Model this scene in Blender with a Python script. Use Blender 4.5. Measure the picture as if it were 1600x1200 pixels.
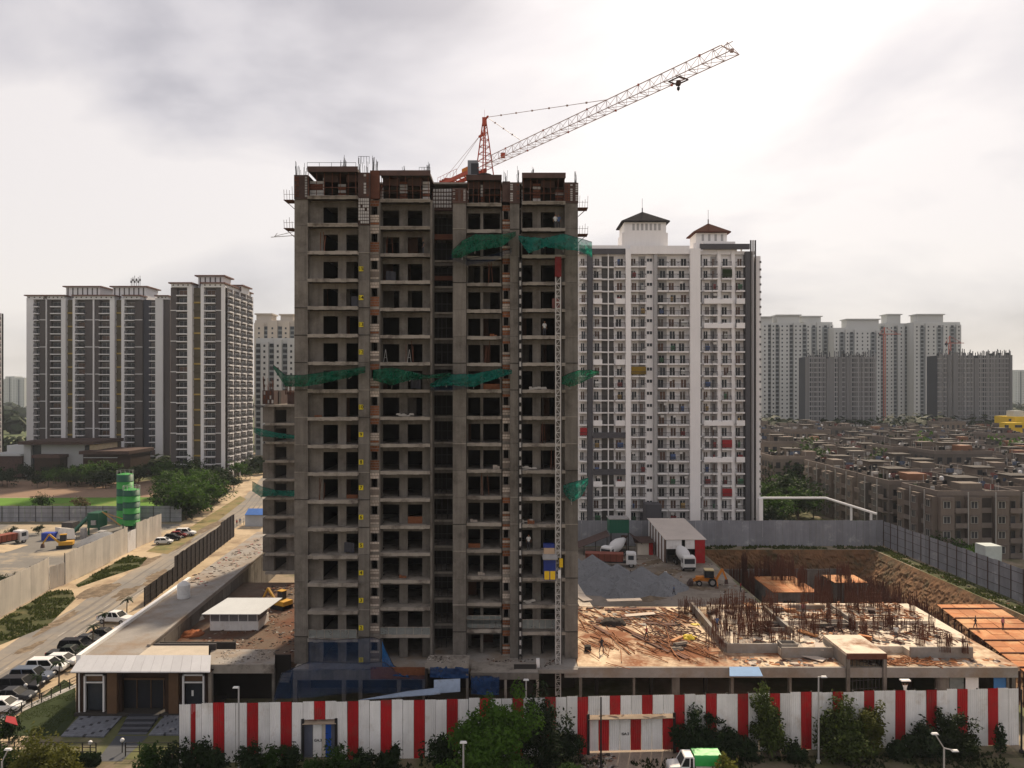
import bpy, math, random
from mathutils import Vector, Matrix, noise
for o in list(bpy.data.objects): bpy.data.objects.remove(o)
R = math.radians
SC = bpy.context.scene
COL = SC.collection
# ---------------------------------------------------------------- camera (level, horizon a little under the middle)
F, H, HY = 1150.0, 34.6, 612.0          # focal length in photo pixels, eye height in metres, horizon row
cam = bpy.data.cameras.new('camera'); cam.sensor_width = 36; cam.lens = 36*F/1600; cam.shift_y = 12/1600
cam.clip_start = 0.5; cam.clip_end = 20000
co = bpy.data.objects.new('camera', cam); COL.objects.link(co)
co.location = (0, 0, H); co.rotation_euler = (R(90), 0, 0); SC.camera = co
# ---------------------------------------------------------------- sky and sun
SUN_AZ, SUN_EL = R(14), R(42)
sdir = Vector((math.sin(SUN_AZ)*math.cos(SUN_EL), math.cos(SUN_AZ)*math.cos(SUN_EL), math.sin(SUN_EL)))
w = bpy.data.worlds.new('World'); SC.world = w; w.use_nodes = True
nt = w.node_tree; nt.nodes.clear()
def wn(t, **k):
    n = nt.nodes.new(t)
    for a, b in k.items(): setattr(n, a, b)
    return n
def wl(a, b): nt.links.new(a, b)
def wmath(op, a, b=None, clamp=False):
    n = wn('ShaderNodeMath', operation=op, use_clamp=clamp)
    for i, q in enumerate((a, b)):
        if q is None: continue
        if isinstance(q, (int, float)): n.inputs[i].default_value = q
        else: wl(q, n.inputs[i])
    return n.outputs[0]
def wmix(f, a, b):
    n = wn('ShaderNodeMix', data_type='RGBA')
    for i, q in ((0, f), (6, a), (7, b)):
        if isinstance(q, (int, float)): n.inputs[i].default_value = q
        elif isinstance(q, tuple): n.inputs[i].default_value = (*q, 1)
        else: wl(q, n.inputs[i])
    return n.outputs[2]
tc = wn('ShaderNodeTexCoord'); sp = wn('ShaderNodeSeparateXYZ'); wl(tc.outputs['Generated'], sp.inputs[0])
zz = wmath('ADD', wmath('MAXIMUM', sp.outputs[2], 0.0), 0.34)
cb = wn('ShaderNodeCombineXYZ'); wl(wmath('DIVIDE', sp.outputs[0], zz), cb.inputs[0]); wl(wmath('DIVIDE', sp.outputs[1], zz), cb.inputs[1])
cb.inputs[2].default_value = 5.1
nz = wn('ShaderNodeTexNoise'); nz.inputs['Scale'].default_value = 0.95; nz.inputs['Detail'].default_value = 7; nz.inputs['Roughness'].default_value = .50
nz.inputs['Distortion'].default_value = .35
wl(cb.outputs[0], nz.inputs['Vector'])
rp = wn('ShaderNodeValToRGB'); wl(nz.outputs['Fac'], rp.inputs[0])
rp.color_ramp.elements[0].position = .45; rp.color_ramp.elements[0].color = (.35, .33, .36, 1)
rp.color_ramp.elements[1].position = .61; rp.color_ramp.elements[1].color = (.795, .738, .715, 1)
e = rp.color_ramp.elements.new(.52); e.color = (.58, .545, .56, 1)
hz = wmath('POWER', wmath('SUBTRACT', 1.0, wmath('MAXIMUM', sp.outputs[2], 0.0)), 9.0)
cl = wmix(wmath('MULTIPLY', hz, .9), rp.outputs[0], (.76, .705, .65))
dt = wn('ShaderNodeVectorMath', operation='DOT_PRODUCT'); wl(tc.outputs['Generated'], dt.inputs[0]); dt.inputs[1].default_value = sdir
dp = wmath('MAXIMUM', dt.outputs['Value'], 0.0)
g1 = wmath('MULTIPLY', wmath('POWER', dp, 30.0), .35); g2 = wmath('MULTIPLY', wmath('POWER', dp, 10.0), .26)
gl = wmix(1.0, (0, 0, 0), (1.0, .92, .82)); 
gv = wn('ShaderNodeVectorMath', operation='SCALE'); wl(gl, gv.inputs[0]); wl(wmath('ADD', g1, g2), gv.inputs['Scale'])
av = wn('ShaderNodeVectorMath', operation='ADD'); wl(cl, av.inputs[0]); wl(gv.outputs[0], av.inputs[1])
bgc = wn('ShaderNodeBackground'); wl(av.outputs[0], bgc.inputs[0]); bgc.inputs[1].default_value = 1.0
sky = wn('ShaderNodeTexSky', sky_type='NISHITA', sun_disc=False, sun_elevation=SUN_EL, sun_rotation=SUN_AZ, air_density=1.2, dust_density=1.5)
bgs = wn('ShaderNodeBackground'); wl(sky.outputs[0], bgs.inputs[0]); bgs.inputs[1].default_value = .1
ms = wn('ShaderNodeMixShader'); ms.inputs[0].default_value = .88; wl(bgs.outputs[0], ms.inputs[1]); wl(bgc.outputs[0], ms.inputs[2])
wo = wn('ShaderNodeOutputWorld'); wl(ms.outputs[0], wo.inputs[0])
sl = bpy.data.lights.new('sun', 'SUN'); sl.energy = 5.0; sl.angle = R(3.0); sl.color = (1.0, .82, .60)
so = bpy.data.objects.new('sun', sl); COL.objects.link(so); so.rotation_euler = (-sdir).to_track_quat('-Z', 'Y').to_euler(); so.location = (0, 0, 200)
SC.view_settings.view_transform = 'Standard'; SC.view_settings.look = 'None'; SC.view_settings.exposure = 0.25; SC.view_settings.gamma = 1
SC.render.engine = 'CYCLES'
SC.cycles.max_bounces = 4; SC.cycles.diffuse_bounces = 2; SC.cycles.glossy_bounces = 2; SC.cycles.transparent_max_bounces = 8; SC.cycles.volume_bounces = 0
# ---------------------------------------------------------------- pixel <-> place
def X(px, Y): return (px-800)/F*Y
def Z(py, Y): return H-(py-HY)/F*Y
def G(px, py, z=0.0):
    Y = (H-z)*F/(py-HY); return (X(px, Y), Y)
# ---------------------------------------------------------------- materials
MATS = {}
def mat(name, col, var=.14, sc=.7, rough=.85, metal=0.0, rnd=.05, streak=0.0, bump=0.0, dirt=None, dsc=.25, dth=.56, dsoft=.08,
        alpha=1.0, spec=.25, transl=0.0, fine=0.0, emit=0):
    if name in MATS: return MATS[name]
    m = bpy.data.materials.new(name); m.use_nodes = True; t = m.node_tree; N = t.nodes; L = t.links
    b = N['Principled BSDF']
    def math_(op, a, c):
        n = N.new('ShaderNodeMath'); n.operation = op
        for i, q in enumerate((a, c)):
            if isinstance(q, (int, float)): n.inputs[i].default_value = q
            else: L.new(q, n.inputs[i])
        return n.outputs[0]
    geo = N.new('ShaderNodeNewGeometry')
    def noi(scale, vec=None, detail=5, rough_=.6):
        n = N.new('ShaderNodeTexNoise'); n.inputs['Scale'].default_value = scale; n.inputs['Detail'].default_value = detail
        n.inputs['Roughness'].default_value = rough_; L.new(vec or geo.outputs['Position'], n.inputs['Vector']); return n.outputs['Fac']
    f = math_('ADD', 1-var*2.0, math_('MULTIPLY', noi(sc), var*4.0)) if var else 1.0
    if rnd:
        oi = N.new('ShaderNodeObjectInfo')
        f = math_('MULTIPLY', f, math_('ADD', 1-rnd, math_('MULTIPLY', oi.outputs['Random'], 2*rnd)))
    if fine:
        f = math_('MULTIPLY', f, math_('ADD', 1-fine*2, math_('MULTIPLY', noi(sc*9, detail=3), fine*4)))
    if streak:
        mp = N.new('ShaderNodeMapping'); mp.inputs['Scale'].default_value = (2.6, 2.6, .16); L.new(geo.outputs['Position'], mp.inputs[0])
        f = math_('MULTIPLY', f, math_('ADD', 1-streak*2, math_('MULTIPLY', noi(1.0, mp.outputs[0], 4), streak*4)))
    rgb = N.new('ShaderNodeRGB'); rgb.outputs[0].default_value = (*col, 1); base = rgb.outputs[0]
    if dirt:
        mr = N.new('ShaderNodeMapRange'); mr.inputs[1].default_value = dth-dsoft; mr.inputs[2].default_value = dth+dsoft; L.new(noi(dsc, None, 8, .68), mr.inputs[0])
        mx = N.new('ShaderNodeMix'); mx.data_type = 'RGBA'; L.new(mr.outputs[0], mx.inputs[0]); L.new(base, mx.inputs[6]); mx.inputs[7].default_value = (*dirt, 1)
        base = mx.outputs[2]
    if f != 1.0:
        vm = N.new('ShaderNodeVectorMath'); vm.operation = 'SCALE'; L.new(base, vm.inputs[0]); L.new(f, vm.inputs['Scale']); base = vm.outputs[0]
    L.new(base, b.inputs['Base Color'])
    b.inputs['Roughness'].default_value = rough; b.inputs['Metallic'].default_value = metal
    b.inputs['Specular IOR Level'].default_value = spec; b.inputs['Alpha'].default_value = alpha
    if bump:
        bn = N.new('ShaderNodeBump'); bn.inputs['Strength'].default_value = bump; bn.inputs['Distance'].default_value = .05
        L.new(noi(sc*6, detail=6), bn.inputs['Height']); L.new(bn.outputs[0], b.inputs['Normal'])
    if transl:
        tr = N.new('ShaderNodeBsdfTranslucent'); L.new(base, tr.inputs[0]); mxs = N.new('ShaderNodeMixShader'); mxs.inputs[0].default_value = transl
        out = N['Material Output']; L.new(b.outputs[0], mxs.inputs[1]); L.new(tr.outputs[0], mxs.inputs[2])
        if alpha < 1:
            tp = N.new('ShaderNodeBsdfTransparent'); m2 = N.new('ShaderNodeMixShader'); m2.inputs[0].default_value = alpha; L.new(math_('MULTIPLY', math_('ADD', math_('MULTIPLY', noi(.9, detail=4), .9), .55), alpha), m2.inputs[0])
            b.inputs['Alpha'].default_value = 1.0
            L.new(tp.outputs[0], m2.inputs[1]); L.new(mxs.outputs[0], m2.inputs[2]); L.new(m2.outputs[0], out.inputs[0])
        else: L.new(mxs.outputs[0], out.inputs[0])
    if emit:
        b.inputs['Emission Color'].default_value = (*col, 1); b.inputs['Emission Strength'].default_value = emit
    MATS[name] = m; return m
# ---------------------------------------------------------------- objects
WL = {}                                   # world base of every parent (unrotated things are built in world coordinates)
def tag(o, label=None, cat=None, group=None, kind=None):
    if label: o['label'] = label
    if cat: o['category'] = cat
    if group: o['group'] = group
    if kind: o['kind'] = kind
    return o
def thing(name, label, cat, loc=(0, 0, 0), rz=0.0, group=None):
    o = bpy.data.objects.new(name, None); COL.objects.link(o); o.location = loc; o.rotation_euler = (0, 0, rz); o.empty_display_size = .3
    WL[o] = Vector(loc); return tag(o, label, cat, group)
def link(name, me, loc, parent=None, rz=0.0):
    o = bpy.data.objects.new(name, me); COL.objects.link(o); o.location = loc
    if rz: o.rotation_euler = (0, 0, rz)
    if parent is not None: o.parent = parent
    return o
class MB:
    def __init__(s): s.v = []; s.f = []; s.m = []; s.k = 0
    def face(s, *p):
        n = len(s.v); s.v.extend(tuple(q) for q in p); s.f.append(tuple(range(n, n+len(p)))); s.m.append(s.k); return s
    def poly(s, vs, fs):
        n = len(s.v); s.v.extend(tuple(q) for q in vs)
        for f in fs: s.f.append(tuple(n+i for i in f)); s.m.append(s.k)
        return s
    def box(s, x0, x1, y0, y1, z0, z1):
        return s.poly([(x0,y0,z0),(x1,y0,z0),(x1,y1,z0),(x0,y1,z0),(x0,y0,z1),(x1,y0,z1),(x1,y1,z1),(x0,y1,z1)],
                      [(0,3,2,1),(4,5,6,7),(0,1,5,4),(1,2,6,5),(2,3,7,6),(3,0,4,7)])
    def hexa(s, a, b):                                  # two quads a (bottom) and b (top), counter-clockwise from above
        return s.poly(list(a)+list(b), [(3,2,1,0),(4,5,6,7),(0,1,5,4),(1,2,6,5),(2,3,7,6),(3,0,4,7)])
    def bar(s, p, q, wd, hg=None):
        p = Vector(p); q = Vector(q); d = q-p
        if d.length < 1e-6: return s
        d.normalize(); up = Vector((0,0,1)) if abs(d.z) < .95 else Vector((1,0,0))
        a = d.cross(up).normalized(); b = a.cross(d).normalized(); a = a*(wd/2); b = b*((hg or wd)/2)
        return s.poly([p-a-b, p+a-b, p+a+b, p-a+b, q-a-b, q+a-b, q+a+b, q-a+b], [(0,3,2,1),(4,5,6,7),(0,1,5,4),(1,2,6,5),(2,3,7,6),(3,0,4,7)])
    def tube(s, p, q, r0, r1=None, n=8, caps=True):
        p = Vector(p); q = Vector(q); r1 = r0 if r1 is None else r1; d = (q-p).normalized()
        up = Vector((0,0,1)) if abs(d.z) < .95 else Vector((1,0,0)); a = d.cross(up).normalized(); b = a.cross(d).normalized()
        vs = []
        for c, r in ((p, r0), (q, r1)):
            for i in range(n):
                t = 2*math.pi*i/n; vs.append(c+a*(r*math.cos(t))+b*(r*math.sin(t)))
        fs = [(i, i+n, (i+1) % n+n, (i+1) % n) for i in range(n)]
        if caps: fs += [tuple(range(n)), tuple(range(2*n-1, n-1, -1))]
        return s.poly(vs, fs)
    def lathe(s, prof, c=(0,0,0), n=16):                # prof: (radius, z) from bottom to top
        vs = []
        for r, z in prof:
            for i in range(n):
                t = 2*math.pi*i/n; vs.append((c[0]+r*math.cos(t), c[1]+r*math.sin(t), c[2]+z))
        fs = []
        for j in range(len(prof)-1):
            for i in range(n): fs.append((j*n+i, j*n+(i+1) % n, (j+1)*n+(i+1) % n, (j+1)*n+i))
        fs.append(tuple(reversed(range(n)))); fs.append(tuple(range((len(prof)-1)*n, len(prof)*n)))
        return s.poly(vs, fs)
    def loft(s, rings, cap=True):
        n = len(rings[0]); vs = [p for r in rings for p in r]; fs = []
        for j in range(len(rings)-1):
            for i in range(n): fs.append((j*n+i, j*n+(i+1) % n, (j+1)*n+(i+1) % n, (j+1)*n+i))
        if cap: fs += [tuple(reversed(range(n))), tuple(range((len(rings)-1)*n, len(rings)*n))]
        return s.poly(vs, fs)
    def grid(s, fn, nu, nv):
        vs = [fn(i/nu, j/nv) for j in range(nv+1) for i in range(nu+1)]
        return s.poly(vs, [(j*(nu+1)+i, j*(nu+1)+i+1, (j+1)*(nu+1)+i+1, (j+1)*(nu+1)+i) for j in range(nv) for i in range(nu)])
    def mesh(s, name, mats, off=(0,0,0), smooth=False):
        me = bpy.data.meshes.new(name); ox, oy, oz = off
        me.from_pydata([(a-ox, b-oy, c-oz) for a, b, c in s.v], [], s.f)
        for q in (mats if isinstance(mats, (list, tuple)) else [mats]): me.materials.append(q)
        if any(s.m): me.polygons.foreach_set('material_index', s.m)
        if smooth: me.polygons.foreach_set('use_smooth', [True]*len(s.f))
        me.update(); return me
    def build(s, name, mats, parent=None, local=False, smooth=False, kind=None, label=None):
        if local: org = Vector((0,0,0)); loc = Vector((0,0,0))
        else:
            xs = [q[0] for q in s.v]; ys = [q[1] for q in s.v]; zs = [q[2] for q in s.v]
            org = Vector(((min(xs)+max(xs))/2, (min(ys)+max(ys))/2, min(zs)))
            loc = org-(WL[parent] if parent is not None and parent in WL else Vector((0,0,0)))
        o = link(name, s.mesh(name, mats, org, smooth), loc, parent)
        if not local: WL[o] = org
        if kind: o['kind'] = kind
        if label: o['label'] = label
        return o
BOXC = {}
def bx(name, x0, x1, y0, y1, z0, z1, m, parent=None):
    key = (round(x1-x0, 2), round(y1-y0, 2), round(z1-z0, 2), m.name)
    if key not in BOXC:
        dx, dy, dz = (x1-x0)/2, (y1-y0)/2, z1-z0
        BOXC[key] = MB().box(-dx, dx, -dy, dy, 0, dz).mesh(name, m)
    wv = Vector(((x0+x1)/2, (y0+y1)/2, z0))
    o = link(name, BOXC[key], wv-(WL[parent] if parent is not None else Vector((0,0,0))), parent); WL[o] = wv; return o
def put(name, me, wloc, parent=None, rz=0.0):           # shared mesh at a world place under an unrotated parent
    wv = Vector(wloc); o = link(name, me, wv-(WL[parent] if parent is not None else Vector((0,0,0))), parent, rz); WL[o] = wv; return o
def copy_tree(o, loc, rz=None, label=None, group=None, scale=None):
    c = o.copy(); COL.objects.link(c); c.location = loc
    if rz is not None: c.rotation_euler = (0, 0, rz)
    if scale: c.scale = (scale, scale, scale)
    if label: c['label'] = label
    if group: c['group'] = group
    def rec(a, b):
        for ch in a.children:
            d = ch.copy(); COL.objects.link(d); d.parent = b; rec(ch, d)
    rec(o, c); return c
def text_mesh(s, size, m):
    cu = bpy.data.curves.new('numeral', 'FONT'); cu.body = s; cu.size = size; cu.align_x = 'CENTER'; cu.align_y = 'CENTER'; cu.extrude = .012; cu.offset = .012*size
    t = bpy.data.objects.new('tmp_text', cu); COL.objects.link(t)
    dg = bpy.context.evaluated_depsgraph_get(); me = bpy.data.meshes.new_from_object(t.evaluated_get(dg))
    bpy.data.objects.remove(t); me.materials.clear(); me.materials.append(m); me.name = 'numeral'
    me.transform(Matrix.Rotation(R(90), 4, 'X')); return me
# ---------------------------------------------------------------- palette
CONC = mat('raw concrete', (.165, .148, .130), .20, .5, .9, rnd=.14, streak=.21, bump=.4, fine=.08, dirt=(.090, .078, .066), dsc=.30, dth=.575, dsoft=.1)
CONC_L = mat('pale slab edge concrete', (.29, .258, .222), .18, .9, .9, rnd=.10, streak=.08, bump=.3, dirt=(.12, .10, .085), dsc=.6, dth=.58)
CONC_D = mat('dark and shade tone concrete', (.034, .029, .026), .14, .6, .95, rnd=.08)  # interior shade put into the colour; plain dark concrete parts use it too
DECK = mat('podium screed', (.27, .25, .228), .16, .35, .9, rnd=.03, bump=.4, fine=.08, dirt=(.22, .16, .11), dsc=.22, dth=.56, dsoft=.12)
DECKR = mat('rust stained slab', (.62, .49, .34), .18, .3, .9, rnd=.03, bump=.4, fine=.10, dirt=(.20, .075, .030), dsc=.16, dth=.495, dsoft=.08)
DECKW = mat('bright new slab', (.64, .55, .44), .14, .4, .9, rnd=.03, bump=.3, fine=.07, dirt=(.24, .13, .075), dsc=.3, dth=.575, dsoft=.08)
BRICK = mat('infill brick', (.21, .080, .038), .25, 3.0, .9, rnd=.25, bump=.5)
BRICKP = mat('pale block infill', (.46, .39, .33), .2, 3.0, .9, rnd=.2, bump=.5)
MORTAR = mat('mortar', (.20, .165, .14), .1, 2.0, .95)
RUST = mat('rusty steel', (.105, .040, .024), .25, 1.5, .8, rnd=.2)
RUSTD = mat('dark formwork steel', (.075, .045, .038), .3, 1.2, .8, rnd=.25)
FORM = mat('shuttering plywood', (.40, .150, .050), .2, .5, .8, rnd=.12, fine=.08, dirt=(.50, .28, .13), dsc=.3, dth=.55)
FORMG = mat('grey formwork panel', (.36, .345, .33), .2, 1.5, .7, rnd=.25)
DARK = mat('near black steel', (.022, .020, .020), .2, 2, .6)
WHITE = mat('white paint', (.74, .73, .72), .06, .6, .6, streak=.03)
PWHITE = mat('white sheet metal', (.80, .785, .77), .10, .5, .55, streak=.07, rnd=.08, dirt=(.56, .49, .42), dsc=.55, dth=.67, dsoft=.12)
PRED = mat('red sheet metal', (.42, .016, .020), .14, .8, .6, streak=.09, rnd=.14, dirt=(.24, .05, .04), dsc=.7, dth=.62, dsoft=.12)
PGREY = mat('grey sheet metal', (.26, .265, .29), .12, .5, .55, streak=.10, rnd=.12, dirt=(.42, .42, .43), dsc=.5, dth=.66)
PCREAM = mat('dusty cream sheet metal', (.72, .66, .57), .10, .4, .6, streak=.10, rnd=.08, dirt=(.45, .36, .26), dsc=.3, dth=.68)
PDARK = mat('dark back of sheet fence', (.060, .055, .058), .15, .6, .7, rnd=.15)
GLASS = mat('dark window glass', (.030, .032, .038), .2, 1.0, .30, rnd=.5, spec=.2)
GLASSB = mat('bluish window glass', (.040, .046, .055), .2, 1.0, .25, rnd=.4, spec=.25)
RAIL = mat('dark balcony railing', (.055, .050, .050), .1, 1, .6)
YEL = mat('yellow paint', (.62, .50, .02), .08, 3, .7)
BLK = mat('black paint', (.012, .012, .012), .05, 3, .7)
EARTH = mat('red brown earth', (.20, .115, .062), .22, .25, .95, rnd=.04, bump=.8, fine=.14, dirt=(.12, .075, .045), dsc=.3, dth=.55)
GROUND = mat('dusty ground', (.27, .215, .155), .16, .12, .95, rnd=0, bump=.6, fine=.12, dirt=(.10, .105, .045), dsc=.035, dth=.50, dsoft=.05)
GRAVEL = mat('grey aggregate', (.185, .19, .20), .12, .5, .95, rnd=.04, bump=.9, fine=.14)
def leafmat(name, col, tr=.35):
    return mat(name, col, .42, .55, .7, rnd=.15, spec=.15, transl=tr, fine=.2)
LEAF = leafmat('mid green leaves', (.030, .060, .012)); LEAFD = leafmat('dark green leaves', (.019, .034, .011), .25)
LEAFY = leafmat('yellow green leaves', (.105, .105, .016)); LEAFB = leafmat('bright green leaves', (.046, .098, .013))
BARK = mat('bark', (.095, .070, .050), .2, 2, .95)
# ================================================================ SETTING: ground, pit, roads, fields
rng = random.Random(7)
def struct(o): o['kind'] = 'structure'; return o
def sheet(name, pts, z, m, kind='structure'):
    b = MB(); b.face(*[(x, y, z) for x, y in pts]); o = b.build(name, m); o['kind'] = kind; return o
def gpts(l, z=0): return [G(a, b, z) for a, b in l]
xs = [-6000, -60, 41, 56, 79, 200, 6000]; ys = [-300, 78, 101, 161, 400, 9000]
b = MB()
for i in range(len(xs)-1):
    for j in range(len(ys)-1):
        if (xs[i] == 41 and ys[j] == 101) or (xs[i] == 56 and ys[j] in (78, 101)): continue
        b.face((xs[i], ys[j], 0), (xs[i+1], ys[j], 0), (xs[i+1], ys[j+1], 0), (xs[i], ys[j+1], 0))
struct(b.build('ground', GROUND))
# excavation: floor, cut faces and the long right bank
PZ = -7.5
def nz3(x, y, z, s=.25): return noise.noise(Vector((x*s, y*s, z*s)))
b = MB()
b.grid(lambda u, v: (41+u*38, 78+v*83, PZ+.5*nz3(41+u*38, 78+v*83, 0)), 30, 50)
struct(b.build('pit_floor', EARTH, smooth=True))
def bank(name, p0, p1, inn, top=0.0, bot=PZ, nu=110, nv=18):
    b = MB(); p0 = Vector(p0); p1 = Vector(p1); inn = Vector(inn)
    def fn(u, v):
        q = p0.lerp(p1, u); k = v; r = q+inn*k; zv = top+(bot-top)*v
        d = (.35*nz3(q.x+q.y, zv*.5, 1, .3)+.35*nz3(q.x+q.y, zv*1.5, 5, 1.1)+.30*nz3(q.x+q.y, zv*2, 9, 2.6))*min(v*5, 1)*1.0
        return (r.x+inn.normalized().x*d, r.y+inn.normalized().y*d, zv+(.012 if v == 0 else 0)+.2*nz3(q.x, q.y, zv, .6)*v)
    b.grid(fn, nu, nv); return struct(b.build(name, EARTHB))
EARTHB = mat('cut earth bank', (.17, .088, .042), .26, .35, .95, rnd=.03, bump=1.0, fine=.2, streak=.2, dirt=(.075, .055, .028), dsc=.22, dth=.56)
bank('pit_bank', (41, 161), (79, 161), (0, -2.6))
bank('pit_bank', (79, 161), (79, 78), (-6.0, 0), nu=230, nv=26)
bank('pit_bank', (41, 101), (41, 161), (1.5, 0))
bank('pit_bank', (56, 78), (56, 101), (.4, 0)); bank('pit_bank', (56, 101), (41, 101), (0, .4)); bank('pit_bank', (79, 78), (56, 78), (0, .4))
# road on the left with its sandy shoulders
cl_ = [(-55, 30), (-61.5, 75), (-65, 105), (-67.5, 130), (-71.5, 165), (-77.5, 215), (-90, 270), (-110, 350), (-135, 460)]
def ribbon(name, w0, w1, z, m, pts=cl_, sub=6, wob=0.0):
    P = []
    for i in range(len(pts)-1):
        for k in range(sub):
            t = k/sub; P.append((pts[i][0]+(pts[i+1][0]-pts[i][0])*t, pts[i][1]+(pts[i+1][1]-pts[i][1])*t))
    P.append(pts[-1]); b = MB(); vs = []
    for i, (x, y) in enumerate(P):
        a = wob*noise.noise(Vector((y*.09, 3, z*100))); c = wob*noise.noise(Vector((y*.09, 9, z*100)))
        vs += [(x+w0+a, y, z), (x+w1+c, y, z)]
    b.poly(vs, [(2*i, 2*i+1, 2*i+3, 2*i+2) for i in range(len(P)-1)]); return struct(b.build(name, m))
SAND = mat('sandy shoulder', (.42, .33, .22), .16, .15, .95, rnd=0, bump=.6, fine=.10, dirt=(.24, .175, .115), dsc=.12, dth=.55, dsoft=.08)
ASPH = mat('dusty asphalt', (.18, .17, .158), .12, .12, .9, rnd=0, fine=.06, dirt=(.29, .24, .18), dsc=.07, dth=.53, dsoft=.12)
LINE = mat('worn road paint', (.46, .44, .40), .25, 1.2, .8, dirt=(.24, .21, .18), dsc=1.2, dth=.5)
ribbon('sandy_shoulder', -12, 13.5, .004, SAND, wob=2.0)
ribbon('road', -4.2, 4.0, .010, ASPH, wob=1.0)
ribbon('road_edge_line', 3.0, 3.14, .016, LINE, cl_[:5])
for y in range(62, 150, 7):
    x = -60+(y-65)*(-.085)-.9
    struct(MB().face((x-.06, y, .016), (x+.06, y, .016), (x-.1, y+2.4, .016), (x-.22, y+2.4, .016)).build('road_marking', LINE))
# fields behind the batching yard
sheet('green_field', [(-330, 203), (-93, 203), (-99, 241), (-330, 236)], .008, mat('green crop', (.095, .20, .020), .22, .1, .95, rnd=0, bump=.5, fine=.12, dirt=(.23, .19, .08), dsc=.07, dth=.62))
sheet('ploughed_field', [(-360, 237), (-99, 242), (-103, 282), (-360, 290)], .008, mat('ploughed soil', (.235, .155, .105), .14, .12, .95, rnd=0, bump=.5, fine=.08))
sheet('yard_surface', [(-170, 120), (-83, 120), (-86, 192), (-170, 192)], .006, mat('grey yard', (.17, .16, .145), .16, .1, .95, rnd=0, bump=.5, fine=.08, dirt=(.34, .275, .19), dsc=.05, dth=.52, dsoft=.05))
sheet('site_yard_surface', [(-5, 106.5), (40.5, 106.5), (40.5, 164), (-5, 164)], .006, mat('muddy site yard', (.24, .205, .17), .2, .15, .95, rnd=0, bump=.7, fine=.12, dirt=(.15, .12, .09), dsc=.12, dth=.52))
# verge grass, real blades in patches on green sheets
VERGE = mat('verge turf', (.046, .052, .016), .22, .3, .95, rnd=0, bump=.6, fine=.18, dirt=(.10, .085, .036), dsc=.25, dth=.58)
LAWN = mat('lawn', (.024, .036, .009), .16, .3, .95, rnd=0, bump=.5, fine=.14)
GRASSM = leafmat('grass blades', (.055, .070, .018), .3)
def grass(name, label, poly, n, h, z=.0, m=None):
    mnx = min(p[0] for p in poly); mxx = max(p[0] for p in poly); mny = min(p[1] for p in poly); mxy = max(p[1] for p in poly)
    def inside(x, y):
        c = False; j = len(poly)-1
        for i in range(len(poly)):
            xi, yi = poly[i]; xj, yj = poly[j]
            if (yi > y) != (yj > y) and x < (xj-xi)*(y-yi)/(yj-yi)+xi: c = not c
            j = i
        return c
    b = MB(); k = 0; t = 0
    while k < n and t < n*8:
        t += 1; x = rng.uniform(mnx, mxx); y = rng.uniform(mny, mxy)
        if not inside(x, y) or noise.noise(Vector((x*.35, y*.35, 2))) < -.15: continue
        k += 1; a = rng.uniform(0, 6.28); s = rng.uniform(.5, 1)*h; dx, dy = math.cos(a)*s*.5, math.sin(a)*s*.5; l = rng.uniform(-.3, .3)*h
        b.face((x-dx, y-dy, z), (x+dx, y+dy, z), (x+dx*.3+l, y+dy*.3-l, z+s))
    o = b.build(name, m or GRASSM); return tag(o, label, 'grass', kind='stuff')
v1 = gpts([(-60, 1045), (-60, 985), (0, 968), (78, 924), (112, 922), (118, 936), (75, 978), (0, 1008)])
v2 = gpts([(118, 914), (200, 868), (230, 872), (218, 886), (160, 905), (122, 918)])
sheet('verge', v1, .020, VERGE); sheet('verge', v2, .020, VERGE)
grass('verge_grass', 'rough green grass along the foot of the cream sheet wall', v1, 2600, .38, .02)
grass('verge_grass', 'rough green grass between the yard gateways', v2, 1500, .38, .02)
v3 = gpts([(228, 862), (300, 822), (375, 775), (385, 780), (330, 822), (262, 866)])
sheet('verge', v3, .020, mat('dry verge', (.20, .155, .07), .2, .3, .95, rnd=0, bump=.6, fine=.16, dirt=(.10, .115, .035), dsc=.2, dth=.56))
# bank top beside the right fence
v4 = [(79.3, 84), (82.6, 84), (82.6, 163), (79.3, 163)]
sheet('bank_top', v4, .012, VERGE); grass('bank_grass', 'weedy grass on the bank top beside the ribbed right fence', v4, 2600, .45, .012)
v5 = [(36, 161.5), (82, 161.5), (82, 164.5), (36, 164.5)]
grass('bank_grass', 'weeds along the foot of the grey rear fence', v5, 900, .6, .01)
# strip in front of the striped fence and office forecourt
sheet('front_verge', [(-75, 55), (60, 57), (60, 71.2), (-26, 67.8), (-75, 66)], .006, mat('scrubby verge', (.065, .062, .030), .22, .25, .95, rnd=0, bump=.7, fine=.16, dirt=(.17, .13, .09), dsc=.16, dth=.58))
grass('front_scrub', 'dark scrubby grass under the bushes before the striped fence', [(-26, 60), (58, 61), (58, 71), (-26, 67.5)], 5200, .42, .01, leafmat('scrub blades', (.028, .038, .012), .3))
sheet('gate_drive', gpts([(925, 1164), (1056, 1164), (1062, 1215), (945, 1215), (915, 1180)]), .014, mat('trodden drive', (.30, .24, .19), .18, .5, .95, rnd=0, bump=.7, fine=.12))
sheet('roadside', gpts([(-200, 1188), (1760, 1184), (1760, 1400), (-200, 1400)]), .010, mat('roadside dirt', (.17, .135, .095), .2, .3, .95, rnd=0, bump=.7, fine=.12, dirt=(.10, .10, .045), dsc=.2, dth=.5))
# far country
FARG = mat('far fields', (.085, .115, .045), .2, .01, .95, rnd=0, dirt=(.20, .18, .10), dsc=.006, dth=.55)
sheet('far_fields', [(-6000, 420), (-140, 420), (-60, 700), (300, 640), (6000, 520), (6000, 8900), (-6000, 8900)], .02, FARG)

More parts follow.
